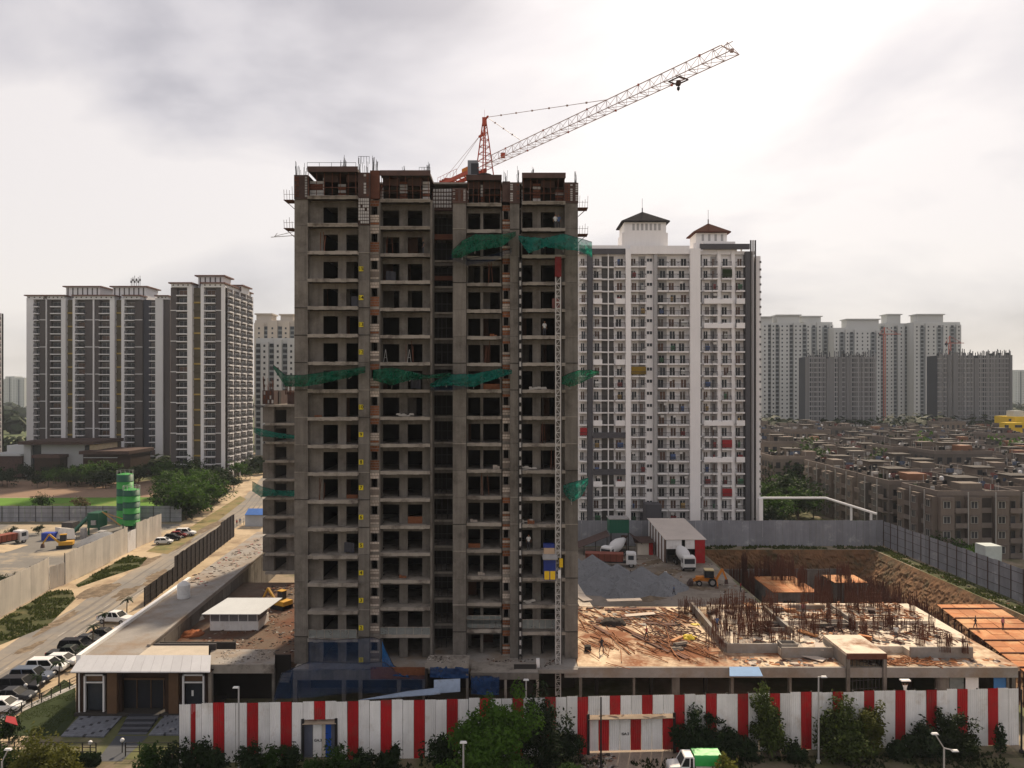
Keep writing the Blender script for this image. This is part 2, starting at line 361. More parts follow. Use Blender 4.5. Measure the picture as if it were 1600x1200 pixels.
# churned mud and wheel tracks on the road and shoulders
MUD = mat('churned mud', (.125, .092, .062), .25, .6, .95, rnd=.1, bump=.8, fine=.2, dirt=(.22, .17, .115), dsc=.8, dth=.55)
def blob(name, px0, py0, px1, py1, wd, z, m, seed):
    a = Vector((*G(px0, py0), 0)); c = Vector((*G(px1, py1), 0)); d = (c-a).normalized(); n_ = Vector((-d.y, d.x, 0)); pts = []
    for k in range(40):
        t = 2*math.pi*k/40; r_ = 1+.55*noise.noise(Vector((math.cos(t)*1.6+seed*3, math.sin(t)*1.6, seed)))+.25*noise.noise(Vector((math.cos(t)*6, math.sin(t)*6, seed+9)))
        pts.append(((a+c)/2+d*(math.cos(t)*(c-a).length/2*r_)+n_*(math.sin(t)*wd*r_)))
    return struct(MB().face(*[(p.x, p.y, z) for p in pts]).build(name, m))
for k, (a, b_, c, d, wd) in enumerate([(128, 938, 176, 912, 2.2), (200, 890, 248, 868, 1.6), (232, 915, 262, 890, 2.0), (262, 862, 300, 842, 1.4), (60, 990, 120, 955, .9), (20, 1025, 70, 1000, .8), (180, 938, 215, 915, 1.3), (300, 838, 350, 812, 1.2)]):
    blob('mud_patch', a, b_, c, d, wd, .018+.0006*k, MUD, k+1)
for off in (-1.9, -.2, 1.2, 2.7): ribbon('wheel_track', off-.22, off+.22, .0135, mat('dusty wheel track', (.15, .14, .128), .2, .5, .95, rnd=.1, dirt=(.17, .155, .14), dsc=.3, dth=.5, dsoft=.15), wob=.7)
for k, (a, b_, c, d, wd) in enumerate([(1010, 905, 1060, 890, 2.0), (1060, 912, 1110, 922, 1.5), (960, 925, 1040, 938, 2.0), (1000, 885, 1040, 872, 1.2)]): blob('mud_patch', a, b_, c, d, wd, .012+.0006*k, MUD, k+20)
# ================================================================ UNFINISHED TOWER
rng = random.Random(11)
FH = 3.0; ZR = 58.8                      # storey height, roof level
LV = [ZR-FH*i for i in range(19)]        # LV[0] roof, LV[1] = top balcony slab, ... LV[18] = podium top
TW = thing('unfinished_tower', 'tall raw grey concrete tower block under construction, the largest building', 'building', (-8, 88, 4.8))
def wl_(name, p0, p1, yf, dep, z0, z1, m=CONC):          # box given by its pixel edges on the plane yf
    return bx(name, X(p0, yf), X(p1, yf), yf, yf+dep, z0, z1, m, TW)
# floor plates and the inner cross wall
for i, z in enumerate(LV):
    bx('floor_plate', X(461, 83), X(902, 84.2), 85.0, 103.0, z-.22, z-.01, CONC_L, TW)
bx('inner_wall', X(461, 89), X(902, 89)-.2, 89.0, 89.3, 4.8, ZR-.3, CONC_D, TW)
bx('side_wall', X(462, 83), X(462, 83)+.3, 83.0, 103.0, 4.8, ZR-.4, CONC, TW)
bx('side_wall', X(901, 84)-.3, X(901, 84), 84.0, 103.0, 4.8, ZR-.9, CONC, TW)
for i in range(18):                       # rear face, seen only from elsewhere: piers and upstands
    for k in range(6): bx('rear_pier', -23+k*5.2, -21.2+k*5.2, 102.4, 102.9, LV[i+1], LV[i]-.22, CONC, TW)
SHEAR = [(460, 481, 80.6), (560, 577, 80.4), (707.5, 728, 82.2), (797, 811.5, 82.4), (882.5, 903, 82.2)]
wallv = []
for k, (a, c, yf) in enumerate(SHEAR):
    for i in range(1, 18):
        j = rng.uniform(-.02, .02)
        wl_('shear_wall', a, c, yf+j, 2.6, LV[i+1]+.012, LV[i]-.012)
# ---- pour of each wall lift leaves a ragged joint: thin proud lip
    for i in range(2, 18):
        if rng.random() < .6: wl_('pour_joint', a-.2, c+.2, yf-.045, .3, LV[i]-.05, LV[i]+.03, CONC_D if rng.random() < .5 else CONC_L)
BAYS = [  # px of slab, slab front, wall plane, solid pieces of the wall plane, openings (px)
    (480.5, 558.5, 79.7, 81.2, [(481, 505), (528, 541)], [(505, 528), (541, 559)]),
    (594, 672.0, 81.1, 82.6, [(594, 598), (624, 637), (660, 672)], [(598, 624), (637, 660)]),
    (729, 783.5, 82.8, 83.9, [(728.5, 731.5), (750.5, 755), (781, 784)], [(731.5, 750.5), (755, 781)]),
    (816, 883.5, 82.0, 83.4, [(832, 845), (867, 882.5)], [(815.5, 832), (845, 867)])]
SLABM = {}
for n, (a, c, ys_, yw, sol, opn) in enumerate(BAYS):
    xa, xc = X(a, ys_), X(c, ys_)
    for i in range(0, 18):
        z = LV[i]; t = .30
        # slab with a small kerb lip along its front edge and a dark plate under its front
        key = (n, i % 3, i == 0)
        if key not in SLABM:
            b = MB(); wd = (xc-xa)/2; dp = 86.0-ys_
            b.box(-wd, wd, 0.06, dp, -t, 0); rr = random.Random(n*10+i)
            segs = 9                                         # rough cast front edge, never quite straight
            for s_ in range(segs):
                u0 = -wd+2*wd*s_/segs; u1 = -wd+2*wd*(s_+1)/segs; q = rr.uniform(-.03, .03); e_ = rr.uniform(0, .05)
                b.box(u0, u1, q*.6-.02, .062, -t-.05+e_, .05+q)
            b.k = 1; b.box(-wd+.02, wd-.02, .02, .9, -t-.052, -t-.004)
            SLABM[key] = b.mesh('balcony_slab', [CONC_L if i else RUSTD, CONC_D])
        put('balcony_slab' if i else 'roof_slab', SLABM[key], ((xa+xc)/2, ys_, z), TW)
    for i in range(1, 18):
        zt, zb = LV[i]-.31, LV[i+1]
        hh = .55
        for (p, q) in sol: wl_('wall_panel', p, q, yw, .25, zb, zt)
        for (p, q) in opn: wl_('lintel', p, q, yw+.012, .22, zt-hh, zt)
        xl = X(a, yw); xr = X(c, yw)
        bx('return_wall', xl-.16, xl+.0, ys_+.9, yw, zb, zt, CONC, TW) if n in (0, 1, 3) else None
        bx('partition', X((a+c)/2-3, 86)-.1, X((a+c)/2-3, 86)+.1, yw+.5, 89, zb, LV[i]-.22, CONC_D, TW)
    # things left on balconies
# inner brick partitions glimpsed through some openings
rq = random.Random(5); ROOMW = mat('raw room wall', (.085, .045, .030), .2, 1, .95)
for n, (a, c, ys_, yw, sol, opn) in enumerate(BAYS):
    for i in range(2, 18):
        for (p, q) in opn:
            if rq.random() < .3:
                yy = yw+rq.uniform(1.6, 4.0); m_ = p+(q-p)*rq.uniform(.2, .7)
                bx('room_partition', X(p, yy), X(m_, yy), yy, yy+.12, LV[i+1], LV[i]-.23, ROOMW if rq.random() < .6 else CONC, TW)
            if rq.random() < .025: bx('part_infill', X(p, yw)+.02, X(q, yw)-.02, yw+.02, yw+.2, LV[i+1], LV[i+1]+rq.uniform(.4, 1.1), BRICK if rq.random() < .6 else BRICKP, TW)
# masonry strips with a small window each storey
BRM = {}
def brick_strip(a, c, yf, seed):
    rr = random.Random(seed); x0, x1 = X(a, yf), X(c, yf); wv = x1-x0
    for i in range(1, 18):
        z1 = LV[i]; z0 = LV[i+1]
        wt, wb = z1-.80, z1-1.72                               # window opening
        bx('masonry_pier', x0, x0+.14, yf, yf+.25, wb, wt, CONC, TW); bx('masonry_pier', x1-.2, x1, yf, yf+.25, wb, wt, CONC, TW)
        bx('floor_band', x0, x1, yf-.02, yf+.3, z0-.12, z0+.16, CONC_L if rr.random() < .6 else CONC, TW)
        pale = rr.random() < (.15 if i < 9 else .75); m = BRICKP if pale else BRICK
        for (lo, hi, nm) in ((z0+.165, wb, 'brick_infill'), (wt, z1-.125, 'brick_infill')):
            key = (seed, nm, round(hi-lo, 2), pale, i % 2)
            if key not in BRM:
                b = MB(); b.k = 1; b.box(-wv/2+.02, wv/2-.02, .05, .22, 0, hi-lo); b.k = 0
                ch = .27; n_ = int((hi-lo)/ch); ch = (hi-lo)/n_
                for r_ in range(n_):
                    if rr.random() < .06: continue
                    off = .12 if r_ % 2 else 0.0; u = -wv/2; b.k = 2 if rr.random() < .33 else 0
                    while u < wv/2-.02:
                        v = min(u+(.32 if u > -wv/2 else .32-off), wv/2)
                        b.box(u+.018, v-.018, rr.uniform(-.02, .025), .06, r_*ch+.04, (r_+1)*ch-.04); u = v
                BRM[key] = b.mesh('brick_infill', [m, MORTAR, BRICKP if not pale else MORTAR])
            put(nm, BRM[key], ((x0+x1)/2, yf, lo), TW)
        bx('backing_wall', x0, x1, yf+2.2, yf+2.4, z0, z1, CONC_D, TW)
brick_strip(578, 592.5, 81.0, 3); brick_strip(785, 797, 83.1, 8)
for i in range(1, 18):
    wl_('corner_pier', 592.5, 594, 81.05, 1.4, LV[i+1]+.01, LV[i]-.01); wl_('corner_pier', 672.2, 675.3, 81.4, 2.4, LV[i+1]+.01, LV[i]-.01)
    wl_('corner_pier', 783.6, 785.2, 83.4, 1.2, LV[i+1]+.01, LV[i]-.01, CONC_D)
# recessed stair shaft between bays two and three
for i in range(1, 18):
    z1, z0 = LV[i], LV[i+1]
    wl_('shaft_beam', 674.5, 708.5, 85.2, .3, z1-.62, z1+.02)
    wl_('shaft_side', 674.5, 677, 84.2, 1.0, z0, z1-.6, CONC_D)
    for q in (682+2*(i % 2), 690, 699-(i % 3)): bx('scaffold_pipe', X(q, 85.7), X(q, 85.7)+.06, 85.7, 85.76, z0, z1-.62, RAIL, TW)
    bx('scaffold_pipe', X(678, 85.8), X(706, 85.8), 85.8, 85.86, z0+1.0+.2*(i % 4), z0+1.06+.2*(i % 4), RAIL, TW)
for i, cm in ((3, RUSTD), (2, RUSTD)): wl_('shaft_form_beam', 673, 709, 84.6, .5, LV[i]-2.4 if i == 3 else LV[i]-.7, LV[i]-1.9 if i == 3 else LV[i]-.1, RUST)
# formwork storey at the top: rust shuttering, panels and waiting bars
for k, (a, c, yf) in enumerate(SHEAR):
    zt = [58.3, 58.5, 57.3, 58.0, 57.9][k]; x0, x1 = X(a, yf), X(c, yf)
    wl_('wall_formwork', a-.6, c+.6, yf-.14, 2.9, LV[1]-.15, zt, RUSTD)
    nc = max(3, int((x1-x0)/.28)); nr = 8; hh = (zt-LV[1]-.2)/nr
    for cc in range(nc):
        if rng.random() < (.15 if k in (3, 2) else .45): continue
        b = MB()
        for r_ in range(nr):
            if rng.random() < .2: continue
            u0 = x0+(x1-x0)*cc/nc+.03; u1 = x0+(x1-x0)*(cc+1)/nc-.03; zb = LV[1]+.05+r_*hh
            b.box(u0, u1, yf-.2, yf-.12, zb+.04, zb+hh-.05)
        (b.build('formwork_panel', FORMG if rng.random() < .62 else RUST, TW, kind='stuff') if b.v else None)
for n, (a, c, ys_, yw, sol, opn) in enumerate(BAYS):
    zt, zb = LV[0]-.31, LV[1]
    for (p, q) in sol+[(opn[0][0]-1, opn[0][0]+1.5)]:
        for r_ in range(7):
            if r_ > 4 and rng.random() < .4: continue
            z_ = zb+.05+r_*.34
            wl_('formwork_panel', p+.6, q-.6, yw-.06, .1, z_, z_+.27, FORMG if rng.random() < .7 else RUST)
    for (p, q) in opn: wl_('formwork_beam', p, q, yw, .3, zt-.75, zt, RUSTD)
    b = MB()
    for k in range(7):                                    # props under the roof shutter
        x_ = X(a+2+(c-a-4)*k/6, ys_+.5); b.bar((x_, ys_+.4, zb), (x_+rng.uniform(-.1, .1), ys_+.5, zt), .06)
    b.bar((X(a, ys_+.4), ys_+.3, zb+1.0), (X(c, ys_+.4), ys_+.3, zb+1.0), .05)
    b.build('shoring_props', RUST, TW)
    wl_('edge_shutter', a-.5, c+.5, ys_-.16, .12, LV[0]-.42, LV[0]+.16, RUSTD)
    # scaffold board platform clinging under top slabs
    wl_('kicker_board', a+1, c-1, ys_-.2, .1, LV[1]-.1, LV[1]-.02, CONC_L)
    if n in (0, 1): wl_('kicker_board', a+1, c-1, ys_-.2, .1, LV[2]-.08, LV[2]+.0, CONC_L)
# second storey down still carries shuttering on the numbered wall
b = MB()
for cc in range(5):
    for r_ in range(8):
        if (cc*7+r_*3) % 11 == 0: continue
        u0 = X(560, 80.3)+.235*cc+.03; b.box(u0, u0+.18, 80.2, 80.3, LV[2]+.15+r_*.35, LV[2]+.15+r_*.35+.27)
b.build('formwork_panel', FORMG, TW, kind='stuff')
wl_('wall_formwork', 559.5, 577.5, 80.32, .2, LV[2], LV[1]-.1, RUSTD)
wl_('wall_formwork', 578, 593, 80.8, .3, LV[1], LV[0]+.1, RUST); wl_('wall_formwork', 785, 797, 82.9, .3, LV[1]+.2, LV[0]-.5, RUSTD)
wl_('shaft_formwork', 675, 707, 84.4, .4, LV[1]-.4, LV[1]+1.8, RUSTD); 
b = MB()
for cc in range(7):
    for r_ in range(5): b.box(X(677+cc*4.2, 84.3), X(680+cc*4.2, 84.3), 84.25, 84.35, LV[1]-.1+r_*.45, LV[1]+.22+r_*.45)
b.build('formwork_panel', FORMG, TW, kind='stuff')
# waiting bars over the roof
def rods(name, px0, px1, yf, z, n, h0, h1, parent=TW, m=DARK):
    b = MB()
    for k in range(n):
        x_ = X(rng.uniform(px0, px1), yf); y_ = yf+rng.uniform(0, .6); hh = rng.uniform(h0, h1)
        b.bar((x_, y_, z-.3), (x_+rng.uniform(-.1, .1), y_+rng.uniform(-.1, .1), z+hh), .036)
    return b.build(name, m, parent)
for (p0, p1, yf, z, n, h0, h1) in [(460, 463, 80.8, 58.3, 8, .6, 1.7), (466, 478, 80.8, 58.3, 7, .5, 1.4), (530, 536, 81, 58.8, 6, .6, 1.4), (537, 540, 81, 58.8, 8, 1.0, 2.1), (560, 562, 80.6, 58.5, 6, .8, 2.1),
        (566, 576, 80.6, 58.5, 8, .6, 1.5), (581, 583, 81, 58.7, 8, .9, 2.0), (586, 590, 81, 58.7, 8, .8, 1.7), (629, 632, 82, 58.8, 6, .4, 1.1), (660, 672, 82.4, 58.8, 5, .6, 1.5), (669, 671, 82.4, 58.8, 8, 1.0, 1.9),
        (786, 792, 82.6, 58.2, 7, .6, 1.6), (808, 811, 82.6, 58.2, 8, .8, 1.8), (830, 834, 83.4, 58.8, 8, .7, 1.6), (898, 901, 82.5, 57.9, 8, .8, 1.6), (676, 706, 85, 56.5, 12, .2, .8)]:
    rods('waiting_bars', p0, p1, yf, z, n, h0, h1)
b = MB()
for (pa, pb, yy, zz_) in ((480, 556, 80, 59.5), (560, 577, 80.4, 60.3), (655, 672, 82, 59.6), (676, 708, 84.6, 57.3), (676, 708, 84.6, 57.9)):
    b.bar((X(pa, yy), yy, zz_), (X(pb, yy), yy, zz_), .035)
    for q in range(5): x_ = X(pa+(pb-pa)*q/4, yy); b.bar((x_, yy, zz_-.8), (x_, yy, zz_), .035)
b.build('roof_guard_rail', DARK, TW)
# painted storey numbers on the second wall
nums = ['15', '14', '13', '12', '', '10', '9', '8', '7', '6', '5', '4', '3', '2', '1']
plate = MB().box(-.24, .24, -.02, .0, -.26, .26).mesh('floor_number', YEL)
npx = [420, 465, 507, 550, 593, 636, 679, 722, 762, 808, 852, 895, 938, 981, 1031]
for s_, py in zip(nums, npx):
    if not s_: continue
    yf = 80.33; o = put('floor_number', plate, (X(564.2, yf), yf, Z(py, yf)), TW)
    t_ = link('numeral', text_mesh(s_, .52, BLK), (0, -.045, 0), o)
# bracket platforms outside the left and right edges
def bracket(px, py, yf, s):
    b = MB(); x = X(px, yf); z = Z(py, yf)
    b.box(min(x, x+s*1.1), max(x, x+s*1.1), yf-.3, yf+1.2, z-.06, z)
    b.bar((x+s*.05, yf+.2, z-.9), (x+s*1.0, yf+.2, z-.05), .07)
    for q in (.15, .45, .75, 1.05): b.bar((x+s*q, yf-.2, z), (x+s*q+s*.05, yf-.2, z+rng.uniform(.7, 1.5)), .035)
    b.bar((x, yf-.2, z+.6), (x+s*1.1, yf-.2, z+.6), .03)
    b.build('bracket_platform', RUST, TW)
for px, py, yf, s in ((460, 313, 80.8, -1), (460, 357, 80.8, -1), (903, 325, 82.4, 1), (903, 366, 82.4, 1)): bracket(px, py, yf, s)
b = MB(); a_ = (X(460, 81), 81, Z(368, 81)); c_ = (X(427, 81), 80.2, Z(373, 81)); b.bar(a_, c_, .06); b.bar((a_[0], 81, a_[2]+.45), (c_[0]+.4, 80.2, c_[2]+.1), .05); b.bar((X(432, 81), 80.3, Z(372, 81)), (X(436, 81), 80.4, Z(366, 81)), .05)
b.build('outrigger_pole', CONC_L, TW)
# low guard mesh on the lowest balconies
MESHG = mat('fine guard mesh', (.30, .33, .32), .1, 2, .9, alpha=.55, transl=.2)
for (a, c, ys_, py0, py1) in ((482, 557, 79.75, 984, 997), (594, 672, 81.15, 980, 992), (729, 783, 82.85, 962, 975), (816, 870, 82.05, 968, 982), (729, 783, 82.85, 968, 981)):
    b = MB(); b.face((X(a, ys_), ys_, Z(py1, ys_)), (X(c, ys_), ys_, Z(py1, ys_)), (X(c, ys_), ys_, Z(py0, ys_)), (X(a, ys_), ys_, Z(py0, ys_)))
    ys2 = ys_-.01
    b.k = 1; b.bar((X(a, ys2), ys2, Z(py0, ys2)), (X(c, ys2), ys2, Z(py0, ys2)), .05)
    for q in range(7): x_ = X(a+(c-a)*q/6, ys2); b.bar((x_, ys2, Z(py1, ys2)), (x_, ys2, Z(py0, ys2)), .045)
    b.build('guard_mesh', [MESHG, CONC_L], TW)
# ---------------------------------------------------------------- lower wing behind on the left
WG = thing('unfinished_wing', 'shorter raw concrete wing standing behind the tower on its left', 'building', (-37, 122, 4))
YW = 119.4; zr = 34.6+(612-632)/F*YW
def wg(name, p0, p1, yf, dep, z0, z1, m=CONC): return bx(name, X(p0, yf), X(p1, yf), yf, yf+dep, z0, z1, m, WG)
for i in range(0, 10):
    z1 = zr-FH*i; z0 = max(z1-FH, 4.0)
    wg('wing_slab', 414, 470, YW-.9, 16, z1-.35, z1+.02, CONC_L)
    if i == 9: break
    wg('shear_wall', 410.5, 428, YW-.2, 15, z0+.03, z1-.36); wg('wall_panel', 428, 430.5, YW+.5, 14, z0+.03, z1-.36, CONC_D)
    wg('wall_panel', 447.5, 470, YW+.4, .3, z0+.03, z1-.36); wg('lintel', 430.5, 447.5, YW+.42, .3, z1-.9, z1-.36)
    wg('inner_wall', 429, 470, YW+6, .2, z0+.03, z1-.36, CONC_D)
for i in range(2):
    z1 = zr+FH*(1-i)*.8
wg('wall_formwork', 410, 428, YW-.3, 15, zr+.05, zr+2.3, RUSTD); wg('wall_formwork', 449, 470, YW, 1, zr+.05, zr+2.0, RUSTD); wg('shear_wall', 431, 436, YW+2, 1, zr, zr+2.2, CONC_D)
for k in range(14):
    if k % 3: wg('formwork_panel', 412+(k % 5)*3.1, 414.4+(k % 5)*3.1, YW-.42, .1, zr+.2+(k//5)*.7, zr+.75+(k//5)*.7, RUST if k % 2 else FORMG)
for (p0, p1, n) in ((410, 414, 8), (417, 428, 9), (446, 450, 8), (452, 458, 8)):
    b = MB()
    for k in range(n):
        x_ = X(rng.uniform(p0, p1), YW); hh = rng.uniform(1.0, 2.6); b.bar((x_, YW, zr+1.6), (x_+rng.uniform(-.2, .2), YW, zr+2+hh), .06)
    b.build('waiting_bars', RUST, WG)
b = MB(); b.box(X(402, YW), X(412, YW), YW-1, YW+.5, Z(636.5, YW), Z(634.8, YW)); b.bar((X(398, YW), YW-.8, Z(634, YW)), (X(426, YW), YW-.8, Z(633, YW)), .1); b.build('bracket_platform', DARK, WG)
# ---------------------------------------------------------------- safety nets
NETG = mat('green safety net', (.010, .14, .075), .25, .6, .8, rnd=.05, transl=.5, alpha=.82, fine=.2)
NETT = mat('teal safety net', (.010, .19, .14), .25, .6, .8, rnd=.05, transl=.5, alpha=.78, fine=.2)
NETB = mat('blue safety net', (.030, .080, .19), .25, .6, .8, rnd=.05, transl=.4, alpha=.30, fine=.25)
def drape(name, keys, mats, label, nu=80, nv=12, sag=.25, cat='net', seed=0, group=None):
    b = MB()
    def fn(u, v):
        s_ = u*(len(keys)-1); i = min(int(s_), len(keys)-2); t = s_-i; A, B = keys[i], keys[i+1]
        px = A[0]+(B[0]-A[0])*t; yt = A[1]+(B[1]-A[1])*t; Yt = A[2]+(B[2]-A[2])*t; yb = A[3]+(B[3]-A[3])*t; Yb = A[4]+(B[4]-A[4])*t
        Yv = Yt+(Yb-Yt)*v; py = yt+(yb-yt)*v
        n1 = noise.noise(Vector((px*.06, v*2.0, seed))); n2 = noise.noise(Vector((px*.18, v*5.0, seed+4)))
        n3 = noise.noise(Vector((px*.42+v*3, v*1.5, seed+8))); Yv += (n1*.7+n2*.45+n3*.30)*sag*4*(.3+v); py += (n1*3.0+n2*3.0+n3*1.2)*sag*4*(v*(1.2-v)+.1)
        return (X(px, Yv), Yv, Z(py, Yv))
    b.grid(fn, nu, nv); o = b.build(name, mats, smooth=True)
    rb = MB(); pr = None
    for i in range(41):                                   # head rope and thin support poles
        p = Vector(fn(i/40, 0))
        if pr is not None: rb.bar(pr, p, .05)
        pr = p
    rb.build('head_rope', DARK, o)
    if cat == 'net' and nu > 16 and len(keys) > 3 and keys[0][1] < 900:
        for i in range(1, len(keys)-1):
            a = Vector(fn(i/(len(keys)-1), 0)); c = Vector(fn(i/(len(keys)-1), 1)); MB().bar(a+Vector((0, 1.2, -.8)), c+(c-a)*.15, .06).build('support_pole', CONC_L, o)
    return tag(o, label, cat, group)
drape('safety_net', [(706, 392, 81.8, 404, 81), (722, 376, 81.6, 402, 80.0), (742, 366, 81.8, 392, 79.4), (785, 366, 82, 385, 79.6), (806, 362, 82.1, 368, 81.2)], NETG, 'green net swag high on the tower left of the hoist track', sag=.3, seed=1)
drape('safety_net', [(810, 368, 82, 374, 80.5), (826, 370, 81.4, 396, 79.6), (850, 372, 81.3, 386, 79.6), (880, 365, 81.3, 390, 79.2), (904, 372, 81, 392, 79), (925, 378, 80.4, 402, 80)], NETT, 'teal net swag high on the tower reaching past its right edge', sag=.3, seed=2)
drape('safety_net', [(703, 398, 82, 404, 80.6), (730, 404, 82, 414, 80.4), (770, 398, 82.2, 408, 80.6), (800, 388, 82.3, 394, 81.2)], NETB, 'thin blue net hanging below the high green swag', sag=.2, seed=3)
drape('safety_net', [(427, 570, 80.4, 576, 80.3), (446, 586, 79.6, 604, 79.0), (475, 586, 79.6, 604, 78.5), (500, 582, 79.4, 600, 78.0), (545, 577, 79.6, 590, 78.6), (571, 572, 80.1, 582, 79.6)], NETG, 'dark green net swag at mid height on the left bay of the tower', sag=.35, seed=4)
drape('safety_net', [(583, 578, 80.6, 594, 79.6), (612, 574, 80.4, 602, 79.2), (640, 580, 80.6, 594, 79.4), (668, 586, 80.8, 592, 80), (704, 582, 81.2, 588, 80.6)], NETG, 'dark green net swag at mid height on the second bay', sag=.35, seed=5)
drape('safety_net', [(672, 600, 81.2, 606, 80.6), (697, 585, 81.2, 602, 79.8), (740, 584, 81.4, 604, 79.6), (780, 576, 81.8, 590, 80.4), (800, 578, 82, 584, 81.4)], NETT, 'teal net swag at mid height across the stair shaft', sag=.3, seed=6)
drape('safety_net', [(673, 600, 81.4, 610, 80.8), (705, 602, 81.6, 611, 80.4), (730, 600, 81.8, 606, 81)], NETB, 'small blue net under the teal swag by the stair shaft', sag=.2, nu=16, nv=5, seed=6.5)
drape('safety_net', [(876, 590, 81.6, 600, 81), (890, 583, 81.2, 604, 79.6), (905, 578, 80.6, 600, 79.2), (925, 578, 80.6, 590, 79.8), (936, 580, 80.4, 584, 80.2)], NETG, 'green net flap at mid height on the right edge of the tower', sag=.35, seed=7)
drape('safety_net', [(880, 758, 81.8, 770, 81.2), (893, 754, 81.2, 784, 79.8), (908, 750, 80.8, 778, 79.8), (919, 746, 80.6, 756, 80.2)], NETT, 'low teal net bag hanging from the right edge of the tower', sag=.35, nu=24, seed=8)
drape('safety_net', [(396, 668, YW-2, 676, YW-2.6), (408, 670, YW-1, 682, YW-2.4), (432, 676, YW-1, 684, YW-2.2), (461, 680, YW-1, 686, YW-2)], NETT, 'upper teal net strung across the rear wing', sag=.3, nu=24, seed=9)
drape('safety_net', [(394, 752, YW-2, 768, YW-2.6), (408, 760, YW-1, 776, YW-2.4), (432, 766, YW-1, 774, YW-2.2), (461, 766, YW-1, 776, YW-2)], NETT, 'lower teal net strung across the rear wing', sag=.3, nu=24, seed=10)
# big blue net over the foot of the tower
drape('safety_net', [(482, 998, 79.4, 1046, 78.4), (520, 1000, 79.4, 1046, 78.0), (558, 998, 79.4, 1046, 78.2), (585, 996, 79.8, 1046, 78.4), (596, 1000, 80.4, 1046, 78.6)], NETB, 'upper sheet of blue net over the foot of the tower', sag=.25, nv=10, seed=11)
drape('safety_net', [(428, 1090, 77, 1094, 74.8), (440, 1052, 78.0, 1092, 74.6), (482, 1034, 78.2, 1090, 74.6), (560, 1036, 78.2, 1082, 74.8), (600, 1034, 78.5, 1084, 75), (628, 1056, 78.4, 1082, 75.2), (664, 1056, 78.4, 1078, 75.4)], NETB, 'lower sheet of blue net sloping from tower foot to fence', sag=.3, nu=60, nv=12, seed=12)
drape('safety_net', [(597, 1000, 80.5, 1040, 79), (602, 1015, 80, 1050, 78.6), (615, 1040, 79.4, 1056, 78.4), (640, 1052, 79, 1060, 78.4), (664, 1054, 79, 1060, 78.6)], mat('bright blue net', (.02, .15, .40), .2, .6, .8, transl=.4, alpha=.75, fine=.15), 'bright blue gathered edge of net below the second bay', sag=.2, seed=13)
drape('safety_net', [(672, 1038, 76.6, 1058, 76.4), (700, 1038, 76.6, 1060, 76.4), (732, 1038, 76.6, 1060, 76.4)], mat('deep blue net', (.02, .06, .17), .2, .6, .8, transl=.3, alpha=.8), 'deep blue net hung under the low concrete canopy', sag=.1, nu=20, seed=14)
drape('safety_net', [(736, 1056, 76.8, 1084, 76.2), (760, 1056, 76.8, 1086, 76.2), (780, 1056, 76.8, 1086, 76.4)], mat('deep blue net', (.02, .06, .17)), 'deep blue net hung beside the canopy post', sag=.1, nu=20, seed=15)
# ================================================================ TOWER CRANE (level jib swinging towards the viewer)
rng = random.Random(21)
CRED = mat('faded red crane steel', (.42, .085, .05), .15, 1, .6, rnd=.05)
CPALE = mat('pale pinkish jib steel', (.40, .29, .26), .2, .6, .6, rnd=.03)
CGREY = mat('grey crane cabin', (.20, .215, .24), .1, 1, .5)
cy = 99.0; cx = X(757, cy); jz = Z(262, cy); dj = Vector((.573, -.819, 0)); sj = Vector((.819, .573, 0))
CR = thing('tower_crane', 'red tower crane with long level lattice jib rising above the tower', 'crane', (cx, cy, 4.8))
c0 = Vector((cx, cy, jz))
b = MB()
for sx in (-.8, .8):
    for sy in (-.8, .8): b.bar((cx+sx, cy+4.6+sy-4.6, 4.8), (cx+sx, cy+sy, jz-2.2), .16)
zq = 6.0
while zq < jz-3.5:
    for (u, v) in (((-.8, -.8), (.8, -.8)), ((.8, -.8), (.8, .8)), ((.8, .8), (-.8, .8)), ((-.8, .8), (-.8, -.8))):
        b.bar((cx+u[0], cy+u[1], zq), (cx+v[0], cy+v[1], zq+1.6), .08); b.bar((cx+u[0], cy+u[1], zq), (cx+v[0], cy+v[1], zq), .08)
    zq += 1.6
b.build('mast', CRED, CR)
MB().lathe([(1.3, 0), (1.3, .5), (1.0, .55), (1.0, 1.2)], (cx, cy, jz-2.2), 20).build('slewing_ring', DARK, CR)
b = MB(); base = c0+Vector((0, 0, -1.0)); ap = c0+Vector((0, 0, 6.6))
for s1 in (-1, 1):
    for s2 in (-1, 1): b.bar(base+sj*(.85*s1)+dj*(.9*s2), ap+sj*(.12*s1)+dj*(.12*s2), .15)
for k in range(1, 8):
    t = k/8; zc = base.z+(ap.z-base.z)*t; r_ = .85*(1-t)+.12*t
    for s1 in (-1, 1): b.bar(Vector((cx, cy, zc))+sj*(r_*s1)-dj*r_, Vector((cx, cy, zc))+sj*(r_*s1)+dj*r_, .07)
    for s2 in (-1, 1):
        b.bar(Vector((cx, cy, zc))+dj*(r_*s2)-sj*r_, Vector((cx, cy, zc))+dj*(r_*s2)+sj*r_, .07)
        b.bar(Vector((cx, cy, zc))+dj*(r_*s2)-sj*r_, Vector((cx, cy, zc+.9))+dj*(r_*.85*s2)+sj*r_*.85, .05)
b.box(cx-.3, cx+.3, cy-.3, cy+.3, ap.z-.9, ap.z+.1)
b.bar(ap+Vector((0, 0, -.2)), ap+dj*.9+Vector((0, 0, .05)), .2); b.bar(ap+Vector((0, 0, -2.0)), ap-dj*1.3+Vector((0, 0, -2.1)), .3, .25); b.bar(ap, ap+Vector((0, 0, 1.2)), .03)
b.build('apex_frame', CRED, CR)
b = MB(); JL = 41.0; n = 25; hT = 1.25; wB = .62
def jp(s, side, z): return c0+dj*s+sj*side+Vector((0, 0, z))
